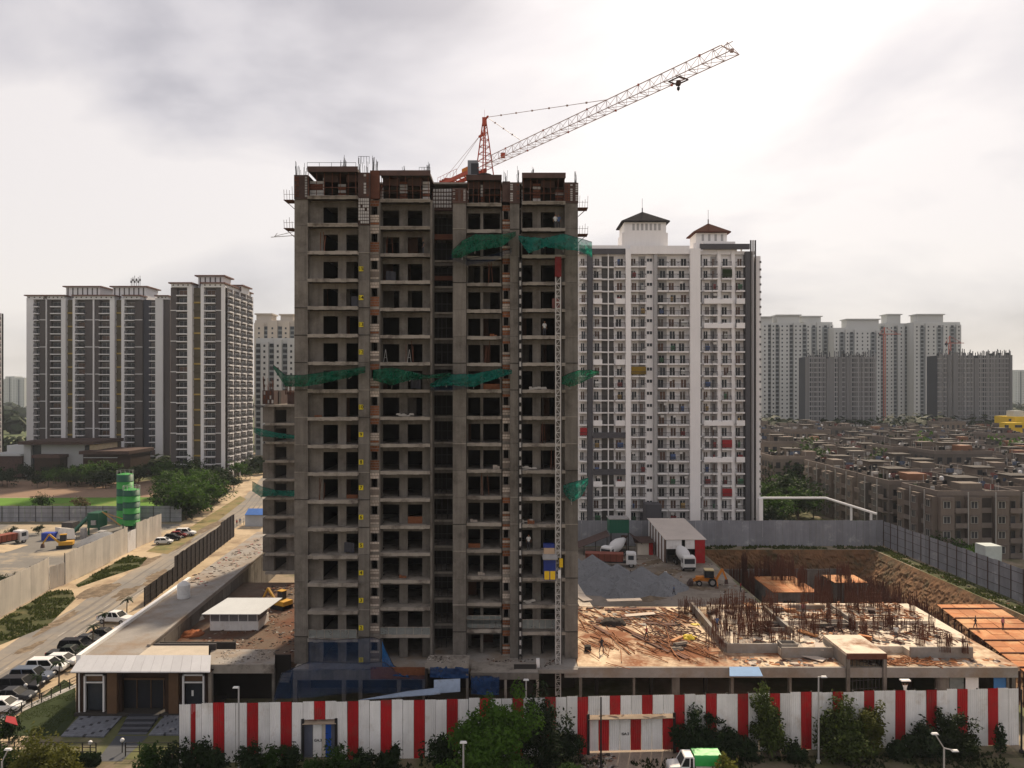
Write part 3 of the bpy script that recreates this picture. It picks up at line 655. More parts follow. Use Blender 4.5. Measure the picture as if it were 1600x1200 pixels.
for k in range(n):
    s0 = 1.0+(JL-1)*k/n; s1 = 1.0+(JL-1)*(k+1)/n; sm = (s0+s1)/2
    if s1 < JL-1.2: b.bar(jp(s0, 0, hT), jp(s1, 0, hT), .07)
    for q in (-wB, wB):
        b.bar(jp(s0, q, 0), jp(s1, q, 0), .062); b.bar(jp(s0, q, 0), jp(sm, 0, hT), .034); b.bar(jp(sm, 0, hT), jp(s1, q, 0), .034)
    b.bar(jp(s0, -wB, 0), jp(s0, wB, 0), .045); b.bar(jp(s0, -wB, 0), jp(s1, wB, 0), .035)
b.box(*sum(((q-.14, q+.14) for q in jp(JL-.3, 0, .3)), ()))
b.bar(jp(JL-1.5, 0, hT), jp(JL, wB, 0), .08); b.bar(jp(JL-1.5, 0, hT), jp(JL, -wB, 0), .08); b.bar(jp(JL-2.5, 0, 1.0), jp(JL-.2, 0, 1.1), .05)
b.build('jib', CPALE, CR)
b = MB()
for s_ in (5, 9, 13, 17, 21, 25, 29, 33, 37): b.box(*sum(((q-.09, q+.09) for q in jp(s_, wB if s_ % 8 == 1 else 0, 0 if s_ % 8 == 1 else hT)), ()))
b.box(*sum(((q-.28, q+.28) for q in jp(4.4, 0, .5)), ())); b.build('jib_fitting', CRED, CR)
b = MB(); pt = 34.4
for q in (-.6, .6): b.bar(jp(pt-.7, q, -.2), jp(pt+.7, q, -.2), .1)
b.bar(jp(pt-.7, -.6, -.2), jp(pt-.7, .6, -.2), .1); b.bar(jp(pt+.7, -.6, -.2), jp(pt+.7, .6, -.2), .1); b.box(*sum(((q-.2, q+.2) for q in jp(pt, 0, -.45)), ()))
b.build('trolley', RUSTD, CR)
b = MB(); b.box(*sum(((q-.12, q+.12) for q in jp(pt, 0, -.95)), ())); b.bar(jp(pt, 0, -.6), jp(pt, 0, -1.2), .08); b.build('hook_block', DARK, CR)
for (s_, nn) in ((24.3, 6), (8.5, 3)):
    b = MB(); p = ap+dj*.6; q = jp(s_, 0, hT); b.bar(p, q, .05)
    for k in range(1, nn+1): m_ = p.lerp(q, k/(nn+1)); b.box(m_.x-.11, m_.x+.11, m_.y-.11, m_.y+.11, m_.z-.07, m_.z+.07)
    b.build('pendant_line', CPALE, CR)
b = MB()
for q in (-.5, .5):
    b.bar(ap-dj*1.2+Vector((0, 0, -2.0)), c0-dj*10.5+sj*q+Vector((0, 0, .6)), .035)
b.build('pendant_line', CPALE, CR)
b = MB()
for q in (-.75, .75): b.bar(c0+sj*q-dj*.8, c0+sj*q-dj*11.5, .28, .5)
for k in range(9): b.bar(c0-sj*.75-dj*(1.2+k*1.2), c0+sj*.75-dj*(1.8+k*1.2), .12)
for k in range(7):
    for q in (-.8, .8): b.bar(c0+sj*q-dj*(6+k*.9)+Vector((0, 0, .2)), c0+sj*q-dj*(6+k*.9)+Vector((0, 0, 1.2)), .04)
for q in (-.8, .8): b.bar(c0+sj*q-dj*6+Vector((0, 0, 1.2)), c0+sj*q-dj*11.4+Vector((0, 0, 1.2)), .04)
b.build('counter_jib', CRED, CR)
b = MB()
for k in range(3): p = c0-dj*(9.3+k*.75); b.bar(p+Vector((0, 0, -1.1)), p+Vector((0, 0, .75)), .62, 1.5)
b.build('counterweight', mat('red oxide weight', (.36, .075, .045), .15, 1, .7), CR)
b = MB(); p = c0-dj*4.2; b.bar(p-dj*.8+Vector((0, 0, .5)), p+dj*.8+Vector((0, 0, .5)), 1.1, .9); b.build('hoist_winch', mat('orange winch', (.55, .20, .04)), CR)
b = MB(); p = c0-dj*1.3-sj*1.0; b.bar(p+Vector((0, 0, -1.9)), p+Vector((0, 0, 1.0)), 1.0, 1.4); o = b.build('cab', CGREY, CR)
MB().bar(p-sj*.05+dj*.55+Vector((0, 0, -.9)), p-sj*.05+dj*.55+Vector((0, 0, .6)), .08, 1.05).build('cab_window', GLASS, o)
b = MB(); q = c0-dj*5.2; b.bar(q+sj*.6+Vector((0, 0, .7)), q+sj*.6+dj*1.6+Vector((0, 0, .9)), .1, 1.0); b.build('control_panel', CGREY, CR)
# ================================================================ PASSENGER HOIST on the fourth bay
HM = mat('galvanised hoist steel', (.48, .46, .44), .1, 2, .55, rnd=.03)
yh = 80.7; xh = X(872, yh); hw = .26
HO = thing('hoist_mast', 'pale lattice hoist mast climbing the right bay of the tower', 'hoist', (xh, yh, 0))
b = MB()
for sx in (-hw, hw):
    for sy in (-hw, hw): b.bar((xh+sx, yh+sy, 0), (xh+sx, yh+sy, Z(433, yh)), .085)
zq = .2; zt = Z(433, yh); k = 0
while zq < zt-.7:
    for (u, v) in (((-1, -1), (1, -1)), ((1, -1), (1, 1)), ((1, 1), (-1, 1)), ((-1, 1), (-1, -1))):
        b.bar((xh+u[0]*hw, yh+u[1]*hw, zq), (xh+v[0]*hw, yh+v[1]*hw, zq), .075); 
    b.bar((xh-hw, yh-hw, zq+(.68 if k % 2 else 0)), (xh+hw, yh-hw, zq+(0 if k % 2 else .68)), .05); zq += .68; k += 1
b.build('mast_lattice', HM, HO)
b = MB(); b.bar((xh+.36, yh+.1, 0), (xh+.36, yh+.1, zt), .07); b.build('guide_rail', RAIL, HO)
for i in range(5, 18, 2):
    MB().bar((xh, yh+.2, LV[i]+.4), (xh, 83.4, LV[i]+.4), .09).build('wall_tie', RAIL, HO)
MB().box(xh-.35, xh+.35, yh-.3, yh+.3, zt, zt+2.2).build('mast_head', mat('dull red head', (.15, .02, .02), .3, 3), HO)
cgx0, cgx1 = X(849.5, 80.2), X(868, 80.2); zc0, zc1 = Z(905, 80.2), Z(873, 80.2)
CG = thing('hoist_cage', 'blue and yellow hoist cage halted low on the lattice mast', 'hoist cage', ((cgx0+cgx1)/2, 80.2, zc0))
HBLUE = mat('hoist blue', (.018, .035, .19), .1, 2, .5); HYEL = mat('hoist yellow', (.72, .46, .02), .06, 2, .5)
MB().box(cgx0, cgx1, 79.75, 81.2, zc0, zc1).build('cage_body', HBLUE, CG)
cm = (cgx0+cgx1)/2
bx('cage_door', cgx0+.06, cm-.05, 79.70, 79.74, zc0+.08, zc0+1.0, HYEL, CG); bx('cage_door', cm+.05, cgx1-.06, 79.70, 79.74, zc0+.08, zc0+1.0, HYEL, CG)
MB().box(cgx0-.12, cgx1+.12, 79.55, 81.3, zc1, zc1+.1).poly([], []).build('cage_roof', FORMG, CG)
b = MB(); b.hexa([(cgx0-.12, 79.3, zc1+.12), (cgx1+.2, 79.3, zc1+.12), (cgx1+.1, 80.6, zc1+.5), (cgx0-.1, 80.6, zc1+.5)], [(cgx0-.12, 79.3, zc1+.16), (cgx1+.2, 79.3, zc1+.16), (cgx1+.1, 80.6, zc1+.54), (cgx0-.1, 80.6, zc1+.54)]); b.build('cage_awning', FORMG, CG)
MB().box(cgx0+.02, cgx1-.1, 80.3, 81.1, zc1+.5, zc1+1.15).build('hoist_motor', mat('worn tan box', (.42, .30, .21)), CG)
MB().box(cgx0-.02, cgx1-.1, 80.3, 81.1, zc1+1.16, zc1+1.55).build('motor_cover', HBLUE, CG)
yx0, yx1 = X(872, 80.2), X(877.5, 80.2)
MB().box(xh+.1, xh+.48, 80.05, 80.4, Z(886, 80.2), Z(873, 80.2)).build('drive_box', HYEL, CG)
MB().box(xh-.05, xh+.25, 80.05, 80.4, Z(903, 80.2), Z(891, 80.2)).build('control_box', WHITE, CG)
# dark ladder track left of the fourth bay
yt = 81.9; xt = X(813, yt)
LT = thing('ladder_track', 'thin dark ladder track running up beside the fourth wall', 'ladder track', (xt, yt, 4.8))
b = MB(); ztp = Z(402, yt)
for sx in (-.17, .17): b.bar((xt+sx, yt, 4.8), (xt+sx, yt, ztp), .1)
zq = 5.2
while zq < ztp: b.bar((xt-.17, yt, zq), (xt+.17, yt, zq), .07); zq += 1.0
b.build('track_frame', DARK, LT)
b = MB(); zq = 5.4
while zq < ztp-1: b.box(xt-.1, xt+.1, yt-.03, yt+.03, zq, zq+.55); zq += 1.0
b.build('track_plates', FORMG, LT)
# ================================================================ PODIUM
def slab_thing(name, label, cat, pts, z0, z1, m, parent=None):
    b = MB(); b.poly([(x, y, z0) for x, y in pts]+[(x, y, z1) for x, y in pts], [tuple(reversed(range(len(pts)))), tuple(range(len(pts), 2*len(pts)))]+[(i, (i+1) % len(pts), len(pts)+(i+1) % len(pts), len(pts)+i) for i in range(len(pts))])
    o = b.build(name, m, parent)
    if label: tag(o, label, cat)
    return o
# ---- right podium
PR = thing('right_podium', 'wide concrete podium slab littered with rusty bars right of the tower', 'podium', (30, 90, 0))
slab_thing('deck_slab', None, None, [(X(903, 79.7), 79.7), (55.0, 79.7), (55.6, 100.8), (27, 100.8), (27, 102), (7.6, 102)], 4.35, 4.8, DECKR, PR)
bx('front_beam', X(882, 79.4), 54.6, 79.4, 79.75, 3.75, 4.83, DECK, PR)
for p0, p1 in ((905, 909.5), (989, 992.5), (1050, 1062), (1142, 1146.5), (1233.5, 1237), (1465, 1468), (1573, 1577)):
    bx('column', X(p0, 79.8), X(p1, 79.8), 79.8, 80.4, 0, 4.35, CONC, PR)
for p0 in (930, 1015, 1100, 1190, 1280, 1420): bx('column', X(p0, 84), X(p0, 84)+.4, 84, 84.4, 0, 4.35, CONC_D, PR)
bx('back_wall', 7.4, 54.5, 97, 97.3, 0, 4.35, CONC_D, PR)
bx('side_wall', 54.6, 55.0, 80.4, 100.6, PZ, 4.35, CONC, PR); bx('rear_wall', 27.2, 54.5, 100.3, 100.6, PZ, 4.35, CONC, PR)
UP = slab_thing('raised_slab', None, None, [(24.5, 84.2), (30.3, 84.2), (30.3, 82.6), (36, 82.6), (36, 84), (44.6, 84), (44.6, 82.6), (51.6, 82.6), (54, 88), (54.6, 100), (26.5, 100.4)], 4.81, 5.55, DECKW, PR)
slab_thing('upper_slab', None, None, [(30.5, 92), (52, 92), (53.5, 99.5), (33, 99.8)], 5.56, 5.95, DECKW, PR)
for (x0, x1, y0, y1, z1) in ((24.3, 24.7, 84.2, 100.4, 5.9), (24.5, 30.3, 83.9, 84.2, 5.85), (30.2, 36, 82.4, 82.6, 5.95), (44.6, 51.6, 82.35, 82.6, 6.0), (33, 33.3, 88, 97, 6.5), (36.5, 41, 96.5, 96.9, 6.6), (42, 42.3, 90, 98, 6.5)):
    bx('upstand_beam', x0, x1, y0, y1, 4.805, z1, DECK, PR)
# kerbed wells; a flat dark plate carries the shade of each opening
for (x, y, wx, wy) in ((30.6, 83.2, 1.6, 1.2), (38.5, 90.5, 3.2, 1.6), (45.3, 94, 3.6, 1.5), (31, 89, 2.8, 2.2)):
    z = 5.56; b = MB(); b.box(x, x+wx, y, y+.15, z, z+.5); b.box(x, x+wx, y+wy, y+wy+.15, z, z+.5); b.box(x-.15, x, y, y+wy+.15, z, z+.5); b.box(x+wx, x+wx+.15, y, y+wy+.15, z, z+.5)
    b.build('well_kerb', DECK, PR); bx('well_shade_plate', x, x+wx, y+.15, y+wy, z-.01, z+.06, CONC_D, PR)
# portal box at the front
b = MB(); b.box(36, 40.3, 79.2, 85.2, 6.15, 6.45); b.build('portal_roof', DECKW, PR)
bx('portal_fascia', 36, 40.3, 79.05, 79.2, 5.85, 6.44, RUST, PR); bx('portal_side', 36, 36.3, 79.4, 85.2, 4.84, 6.15, DECK, PR); bx('portal_side', 40, 40.3, 79.4, 85.2, 4.84, 6.15, CONC_D, PR)
bx('portal_post', 36, 36.35, 79.1, 79.38, 0, 5.85, CONC, PR); bx('portal_post', 39.95, 40.3, 79.1, 79.38, 0, 5.85, CONC, PR)
b = MB()
for k in range(9): x_ = 36.5+k*.42; b.bar((x_, 79.8, .1), (x_+rng.uniform(-.1, .1), 79.9, 5.8), .05)
for zz_ in (2.3, 3.2): b.bar((36.4, 79.8, zz_), (40, 79.9, zz_+.2), .05)
b.build('shoring_props', RAIL, PR)
for p0, p1, m in ((1463, 1483, CONC), (1484, 1506, MESHG), (1509, 1529, PWHITE)): bx('infill_panel', X(p0, 79.9), X(p1, 79.9), 79.9, 80.0, .2, 4.2, m, PR)
bx('blue_door', X(1553, 79.9), X(1574, 79.9), 79.9, 80.0, .2, 3.9, mat('blue door sheet', (.05, .17, .40), .1, 1, .5), PR)
b = MB(); b.hexa([(X(1140, 78.2), 78.2, 4.35), (X(1192, 78.2), 78.2, 4.35), (X(1186, 79.3), 79.38, 4.9), (X(1140, 79.3), 79.38, 4.9)], [(X(1140, 78.2), 78.2, 4.39), (X(1192, 78.2), 78.2, 4.39), (X(1186, 79.3), 79.38, 4.94), (X(1140, 79.3), 79.38, 4.94)])
tag(b.build('sheet_awning', mat('light blue sheet', (.25, .42, .66), .08, 1, .5)), 'light blue sheet awning on the edge of the right podium', 'awning')
# ---- middle podium in front of the tower
PM = thing('front_podium', 'low concrete podium frame at the foot of the tower', 'podium', (-10, 79, 0))
bx('deck_slab', -23.5, X(903, 79.7)-.05, 79.0, 88.9, 4.35, 4.78, DECK, PM)
bx('front_beam', X(458, 78.6), X(664, 78.6), 78.6, 78.98, 3.8, 4.85, CONC, PM)
for p0 in (458, 534, 560, 620, 660): bx('column', X(p0, 78.7), X(p0, 78.7)+.42, 78.7, 79.1, 0, 3.8, CONC, PM)
bx('back_wall', -23.5, 7.3, 86, 86.2, 0, 4.35, CONC_D, PM)
bx('brick_parapet', X(579, 78.4), X(668, 78.4), 78.40, 78.6, 4.0, 5.2, BRICK, PM)
# canopy blocks
cbx = slab_thing('canopy_slab', None, None, [(X(664, 76.5), 76.5), (X(732, 76.5), 76.5), (X(734, 79), 79.0), (X(672, 79), 79.0)], 5.85, 6.35, CONC_L, PM)
bx('canopy_post', X(728, 76.6), X(732, 76.6), 76.6, 76.9, 0, 5.85, CONC, PM); bx('canopy_post', X(664, 76.6), X(668, 76.6), 76.6, 76.9, 0, 5.85, CONC_D, PM)
slab_thing('porch_slab', None, None, [(X(735, 77), 77.0), (X(841, 77), 77.0), (X(838, 80), 80.0), (X(738, 80), 80.0)], 4.81, 5.2, CONC_L, PM)
bx('porch_beam', X(735, 76.8), X(842, 76.8), 76.8, 76.99, 4.55, 5.22, CONC, PM)
for p in (788, 838): bx('porch_post', X(p, 76.9), X(p+4, 76.9), 76.9, 77.2, 0, 4.55, CONC_L, PM)
bx('porch_back', X(800, 78.8), X(834, 78.8), 78.8, 79, 0, 4.5, CONC_D, PM); bx('porch_hatch', X(803, 78), X(838, 78), 78.0, 79.3, 5.201, 5.24, CONC_D, PM)
def tilted(name, label, cat, q, m, th=.05):
    p = [Vector((X(a, Y_), Y_, Z(c, Y_))) for a, c, Y_ in q]; up = Vector((0, 0, th)); b = MB(); b.hexa(p, [v+up for v in p]); return tag(b.build(name, m), label, cat)
SHEETB = mat('pale blue tin sheet', (.30, .37, .48), .14, .6, .5, streak=.1, dirt=(.16, .16, .17), dsc=.6, dth=.6)
tilted('tin_sheet', 'pale blue tin sheet leaning at the foot of the tower', 'sheet', [(678, 1084, 75.2), (719, 1081, 75.2), (719, 1061, 76.0), (678, 1063, 76.0)], SHEETB)
tilted('tin_sheet', 'long sloping tin awning just behind the striped fence', 'awning', [(562, 1094, 73.5), (688, 1085, 73.5), (686, 1075, 74.8), (640, 1080, 74.8)], SHEETB)
tilted('tin_sheet', 'short pale tin sheet joining the awning and the leaning sheet', 'sheet', [(668, 1085, 74.6), (682, 1084, 74.6), (682, 1076, 75.2), (668, 1077, 75.2)], PWHITE)
# ---- left podium: strip roof, cross roof, court
PL = thing('left_podium', 'long flat roofed podium strip running back beside the parked cars', 'podium', (-44, 95, 0))
def lx(y, o=0): return -46.4-(y-79)*.078+o
slab_thing('strip_roof', None, None, [(lx(79.3), 79.3), (lx(79.3, 5.9), 79.3), (lx(82.5, 6), 82.5), (lx(150, 6.6), 150), (lx(150), 150)], 5.6, 6.0, DECK, PL)
slab_thing('cross_roof', None, None, [(lx(79.3, 5.92), 79.32), (-32.7, 79.32), (-34.2, 83), (lx(83, 6.02), 83)], 5.55, 5.99, mat('pale screed', (.44, .385, .315), .14, .5, .9, bump=.3, fine=.07), PL)
slab_thing('coping', None, None, [(lx(78.9, -.35), 78.9), (lx(78.9, .15), 78.9), (lx(112, .15), 112), (lx(112, -.35), 112)], 5.4, 6.38, WHITE, PL)
slab_thing('end_wall', None, None, [(lx(158), 158), (lx(158, 11), 158), (lx(158, 11), 158.4), (lx(158), 158.4)], 0, 4.6, PWHITE, PL); slab_thing('end_coping', None, None, [(lx(158, -.2), 157.7), (lx(158, 11.2), 157.7), (lx(158, 11.2), 158.7), (lx(158, -.2), 158.7)], 4.61, 5.5, CONC_D, PL)
b = MB(); p0, p1 = (lx(82.6, 5.99), 82.6), (lx(150, 6.59), 150)
for k in range(16):                                   # inner wall of the strip in bays with small piers
    t0, t1 = k/16, (k+1)/16; a_ = (p0[0]+(p1[0]-p0[0])*t0, p0[1]+(p1[1]-p0[1])*t0); c_ = (p0[0]+(p1[0]-p0[0])*t1, p0[1]+(p1[1]-p0[1])*t1)
    o = MB().hexa([(a_[0]-.3, a_[1]+.05, 0), (a_[0], a_[1]+.05, 0), (c_[0], c_[1]-.05, 0), (c_[0]-.3, c_[1]-.05, 0)], [(a_[0]-.3, a_[1]+.05, 5.59), (a_[0], a_[1]+.05, 5.59), (c_[0], c_[1]-.05, 5.59), (c_[0]-.3, c_[1]-.05, 5.59)]).build('strip_wall', CONC, PL)
slab_thing('roof_kerb', None, None, [(lx(82.6, 5.7), 82.6), (lx(82.6, 6.1), 82.6), (lx(150, 6.7), 150), (lx(150, 6.3), 150)], 6.01, 6.25, DECK, PL)
bx('roof_kerb', lx(83, 6.3), -33.4, 83.02, 83.3, 5.3, 6.15, RAIL, PL)
slab_thing('court_deck', None, None, [(lx(83, 6.0), 83.31), (-24.2, 83.31), (-24.2, 118), (lx(118, 6.4), 118)], 3.4, 4.0, mat('littered court deck', (.12, .085, .062), .22, .4, .95, bump=.6, fine=.14, dirt=(.11, .045, .024), dsc=.16, dth=.52), PL)
slab_thing('rough_slab', None, None, [(-32.6, 78.8), (X(429, 78.8), 78.8), (X(430, 83.3), 83.3), (-34, 83.3)], 4.9, 5.45, DECK, PL)
bx('slab_beam', -32.6, X(428, 78.5), 78.5, 78.79, 4.55, 5.5, CONC_L, PL)
bx('post', X(424, 78.7), X(428, 78.7), 78.85, 79.2, 0, 4.9, CONC, PL); bx('back_wall', -34, -25, 83.0, 83.25, 0, 4.88, CONC_D, PL); bx('back_wall', -41, -24.2, 118, 118.3, 0, 3.9, CONC_D, PL)
b = MB()                                               # stair between court and tower
for k in range(9): b.box(X(444, 84), X(460, 84), 82.0+k*.3, 86, 2.2+k*.18, 2.38+k*.18)
b.build('stair_flight', CONC, PL)
slab_thing('outer_wall', None, None, [(lx(79.4), 79.4), (lx(79.4, .25), 79.4), (lx(150, .25), 150), (lx(150), 150)], 0, 5.58, CONC_D, PL)
# ================================================================ SALES OFFICE in the end of the left podium
OF = thing('sales_office', 'sales office with white metal canopy at the end of the left podium', 'building', (-40, 78, 0))
BRN = mat('brown cladding', (.042, .023, .015), .15, .8, .6); BRNL = mat('tan cladding', (.115, .066, .036), .15, .8, .6); INT = mat('office interior', (.05, .045, .04), .2, 1, .8)
xa, xb = X(118, 78.6), X(330, 78.6)
fb = MB(); nP = 14                                     # canopy fascia of single sloping panels
for k in range(nP):
    u0 = k/nP; u1 = (k+1)/nP-.0012
    def fp(u, top): 
        if top: return (X(127, 79.25)+(X(330, 79.25)-X(127, 79.25))*u, 79.25, 6.12)
        return (X(110, 77.4)+(X(328.5, 77.4)-X(110, 77.4))*u, 77.4, 5.05)
    a0, a1, t0, t1 = Vector(fp(u0, 0)), Vector(fp(u1, 0)), Vector(fp(u0, 1)), Vector(fp(u1, 1)); up = Vector((0, 0, .12))
    MB().hexa([a0, a1, t1, t0], [a0+up, a1+up, t1+up, t0+up]).build('canopy_panel', WHITE, OF)
bx('canopy_soffit', X(112, 77.5), X(328, 77.5), 77.5, 79.2, 4.95, 5.03, BRN, OF)
bx('wall', xa, X(131, 78.7), 78.7, 79.2, .35, 4.95, BRN, OF); bx('wall_trim', xa+.3, xa+.42, 78.6, 78.69, .35, 4.95, WHITE, OF)
bx('wall', X(163, 78.7), X(190, 78.7), 78.7, 79.2, .35, 4.95, BRN, OF); bx('wall', X(258, 78.7), X(285, 78.7), 78.7, 79.2, .35, 4.95, BRN, OF); bx('wall', X(320, 78.7), X(326, 78.7), 78.7, 79.2, .35, 4.95, BRN, OF)
bx('pilaster', X(168, 78.4), X(183, 78.4), 78.3, 78.69, .35, 4.94, BRNL, OF); bx('pilaster', X(264, 78.4), X(279, 78.4), 78.3, 78.69, .35, 4.94, BRNL, OF)
bx('end_column', X(326, 78.4), X(331, 78.4), 78.3, 78.8, 0, 4.94, DECK, OF)
for (p0, p1) in ((131, 163), (285, 319)):
    b = MB(); x0, x1 = X(p0, 78.4), X(p1, 78.4); b.box(x0, x0+.16, 78.35, 78.6, .5, 4.5); b.box(x1-.16, x1, 78.35, 78.6, .5, 4.5); b.box(x0, x1, 78.35, 78.6, 4.34, 4.5); b.box(x0+.16, x1-.16, 78.4, 78.6, 3.55, 3.66)
    o = b.build('window_frame', WHITE, OF); bx('window_pane', x0+.16, x1-.16, 78.9, 78.95, .5, 3.55, GLASSB, OF); bx('transom_panel', x0+.16, x1-.16, 78.7, 78.8, 3.66, 4.34, BRNL, OF)
bx('display_counter', X(144, 81), X(162, 81), 80.6, 81.4, .4, 1.3, WHITE, OF)
bx('entrance_pane', X(192, 79.6), X(257, 79.6), 79.6, 79.65, .4, 3.6, GLASS, OF); bx('entrance_transom', X(191, 79.2), X(258, 79.2), 79.1, 79.3, 3.62, 3.8, BRNL, OF); bx('entrance_panel', X(190, 79.3), X(258, 79.3), 79.3, 79.5, 3.81, 4.94, BRN, OF)
b = MB()
for p in (192, 214, 236, 256): b.bar((X(p, 79.5), 79.5, .4), (X(p, 79.5), 79.5, 3.6), .08)
b.build('door_frame', BRNL, OF)
bx('floor', xa, xb, 78.3, 86, .05, .35, INT, OF); bx('inner_wall', xa, xb, 85.5, 85.7, .35, 5.5, INT, OF); bx('side_wall', xa, xa+.2, 79.21, 86, .0, 5.5, BRN, OF)
bx('white_oval_sign', X(299, 78.8), X(302, 78.8), 78.84, 78.88, 2.0, 2.6, WHITE, OF)
# forecourt: paved terraces, steps and lawn
TILE = mat('grey paver', (.165, .175, .20), .1, 1.2, .7, rnd=.12); TILED = mat('dark paver', (.04, .042, .05), .1, 1.2, .7)
def terrace(name, label, q, seed):
    T = thing(name, label, 'paving', (q[0][0], q[0][1], 0)); rr = random.Random(seed)
    (ax, ay), (bx_, by), (cx_, cy_), (dx_, dy_) = q
    def pt(u, v): return (ax*(1-u)*(1-v)+bx_*u*(1-v)+cx_*u*v+dx_*(1-u)*v, ay*(1-u)*(1-v)+by*u*(1-v)+cy_*u*v+dy_*(1-u)*v)
    nu, nv = 14, 10
    for j in range(nv):
        for i in range(nu):
            d = (i*3+j*5+seed) % 11 == 0
            m_ = .012; a0 = pt(i/nu+.002, j/nv+.004); a1 = pt((i+1)/nu-.002, j/nv+.004); a2 = pt((i+1)/nu-.002, (j+1)/nv-.004); a3 = pt(i/nu+.002, (j+1)/nv-.004)
            zt = .16+rr.uniform(-.01, .01)
            MB().hexa([(*a0, .02), (*a1, .02), (*a2, .02), (*a3, .02)], [(*a0, zt), (*a1, zt), (*a2, zt), (*a3, zt)]).build('tile', TILED if d else TILE, T)
terrace('paved_terrace', 'grey paved terrace with dark inlays left of the office steps', gpts([(95, 1152), (162, 1153), (191, 1121), (124, 1121)]), 1)
terrace('paved_terrace', 'grey paved terrace with dark inlays right of the office steps', gpts([(232, 1150), (286, 1150), (286, 1119), (258, 1119)]), 4)
ST = thing('office_steps', 'dark broad steps leading up to the sales office entrance', 'steps', (*G(210, 1140), 0))
for k in range(8):
    yb = G(0, 1148-k*3.4)[1]; x0 = X(183+k*2.2, yb); x1 = X(228+k*2.5, yb)
    MB().hexa([(x0, yb, .0), (x1, yb, .0), (x1, yb+.55, 0), (x0, yb+.55, 0)], [(x0, yb, .05+k*.045), (x1, yb, .05+k*.045), (x1, yb+.55, .05+k*.045), (x0, yb+.55, .05+k*.045)]).build('step', TILED if k % 2 else mat('slate step', (.10, .105, .12), .1, 1, .6), ST)
sheet('office_lawn', gpts([(18, 1150), (95, 1150), (118, 1122), (118, 1072), (100, 1062), (20, 1125)]), .018, LAWN)
grass('lawn_grass', 'mown dark lawn between the parked cars and the office', gpts([(18, 1150), (95, 1150), (118, 1122), (118, 1072), (100, 1062), (20, 1125)]), 2400, .10, .018)
sheet('forecourt_path', gpts([(150, 1190), (190, 1190), (232, 1150), (182, 1150)]), .022, mat('dark path', (.07, .075, .085), .12, .6, .7, rnd=0))
# ================================================================ SHEET FENCES
def corr_mesh(wd, ht, m, n=5, dp=.035):
    prof = []
    for k in range(n):
        s0 = -wd/2+wd*k/n; st = wd/n
        prof += [(s0, 0), (s0+st*.30, 0), (s0+st*.42, -dp), (s0+st*.88, -dp)]
    prof.append((wd/2, 0)); b = MB()
    vs = [(x, y, 0) for x, y in prof]+[(x, y, ht) for x, y in prof]; L_ = len(prof)
    b.poly(vs, [(i, i+1, L_+i+1, L_+i) for i in range(L_-1)])
    b.poly([(x, y+.03, z) for x, y, z in vs], [(i+1, i, L_+i, L_+i+1) for i in range(L_-1)])
    return b.mesh('panel', m)
CM = {}
def panel(m, wd, ht):
    k = (m.name, round(wd, 2), round(ht, 2))
    if k not in CM: CM[k] = corr_mesh(wd, ht, m)
    return CM[k]
def fence(name, label, p0, p1, pw, ht, mf, z0=0.0, posts=None, skip=lambda i: False, back=1, post_every=3, hfun=None, rails=True, gap=.012, post_side=1):
    p0 = Vector((*p0, 0)); p1 = Vector((*p1, 0)); d = (p1-p0); L_ = d.length; d.normalize(); n = max(1, round(L_/pw)); pw = L_/n; rz = math.atan2(d.y, d.x)
    T = thing(name, label, 'fence', (p0.x, p0.y, z0)); nor = Vector((-d.y, d.x, 0))*post_side
    for i in range(n):
        if skip(i): continue
        c = p0+d*(pw*(i+.5)); h_ = ht if hfun is None else hfun(i)
        o = put('panel', panel(mf(i), pw-gap, h_), (c.x, c.y, z0+rng.uniform(-.09, .05)), T, rz+rng.uniform(-.02, .02)); o.rotation_euler.x = rng.uniform(-.008, .008); o.rotation_euler.y = rng.uniform(-.004, .004)
    if posts:
        for i in range(0, n+1, post_every):
            if skip(i) or skip(i-1): continue
            c = p0+d*(pw*i)+nor*.12; bx('post', c.x-.05, c.x+.05, c.y-.05, c.y+.05, z0, z0+(ht if hfun is None else hfun(min(i, n-1)))+.05, posts, T)
        if rails:
            runs = []; i0 = None
            if hfun: rails_z = (.15, .35, .6)
            else: rails_z = (.25, .55, .85)
            for i in range(n+1):
                if i < n and not skip(i): i0 = i if i0 is None else i0
                elif i0 is not None: runs.append((i0, i)); i0 = None
            for (ia, ib_) in runs:
                for zz_ in rails_z:
                    MB().bar(p0+d*(pw*ia)+nor*.1+Vector((0, 0, z0+ht*zz_)), p0+d*(pw*ib_)+nor*.1+Vector((0, 0, z0+ht*zz_)), .05).build('rail', posts, T)
    return T
# striped site fence
fa = (X(280, 68.5), 68.5); fbp = (X(1592, 72.1), 72.1); npan = 78
fd = Vector((fbp[0]-fa[0], fbp[1]-fa[1], 0)).normalized(); fl = (Vector((*fbp, 0))-Vector((*fa, 0))).length; fpw = fl/npan
def fpx(i): q = Vector((*fa, 0))+fd*(fpw*i); return 800+q.x/q.y*F
def near_i(px): return min(range(npan+1), key=lambda i: abs(fpx(i)-px))
ired = near_i(389) % 3
g1a, g1b = near_i(465), near_i(523); g2a, g2b = near_i(925), near_i(1058)
FN = fence('striped_fence', 'tall corrugated site fence in white and red vertical stripes', fa, fbp, fpw, 5.55, lambda i: PRED if (i-ired) % 3 == 0 and i > 2 else PWHITE, posts=DARK, skip=lambda i: g1a <= i < g1b or g2a <= i < g2b, post_every=2, gap=.03)
def fpos(i, off=0.0): return Vector((*fa, 0))+fd*(fpw*i)+Vector((-fd.y, fd.x, 0))*off
rzf = math.atan2(fd.y, fd.x)
put('panel', panel(PRED, .42, 5.5), fpos(1.25, -.05)+Vector((0, 0, .03)), FN, rzf)
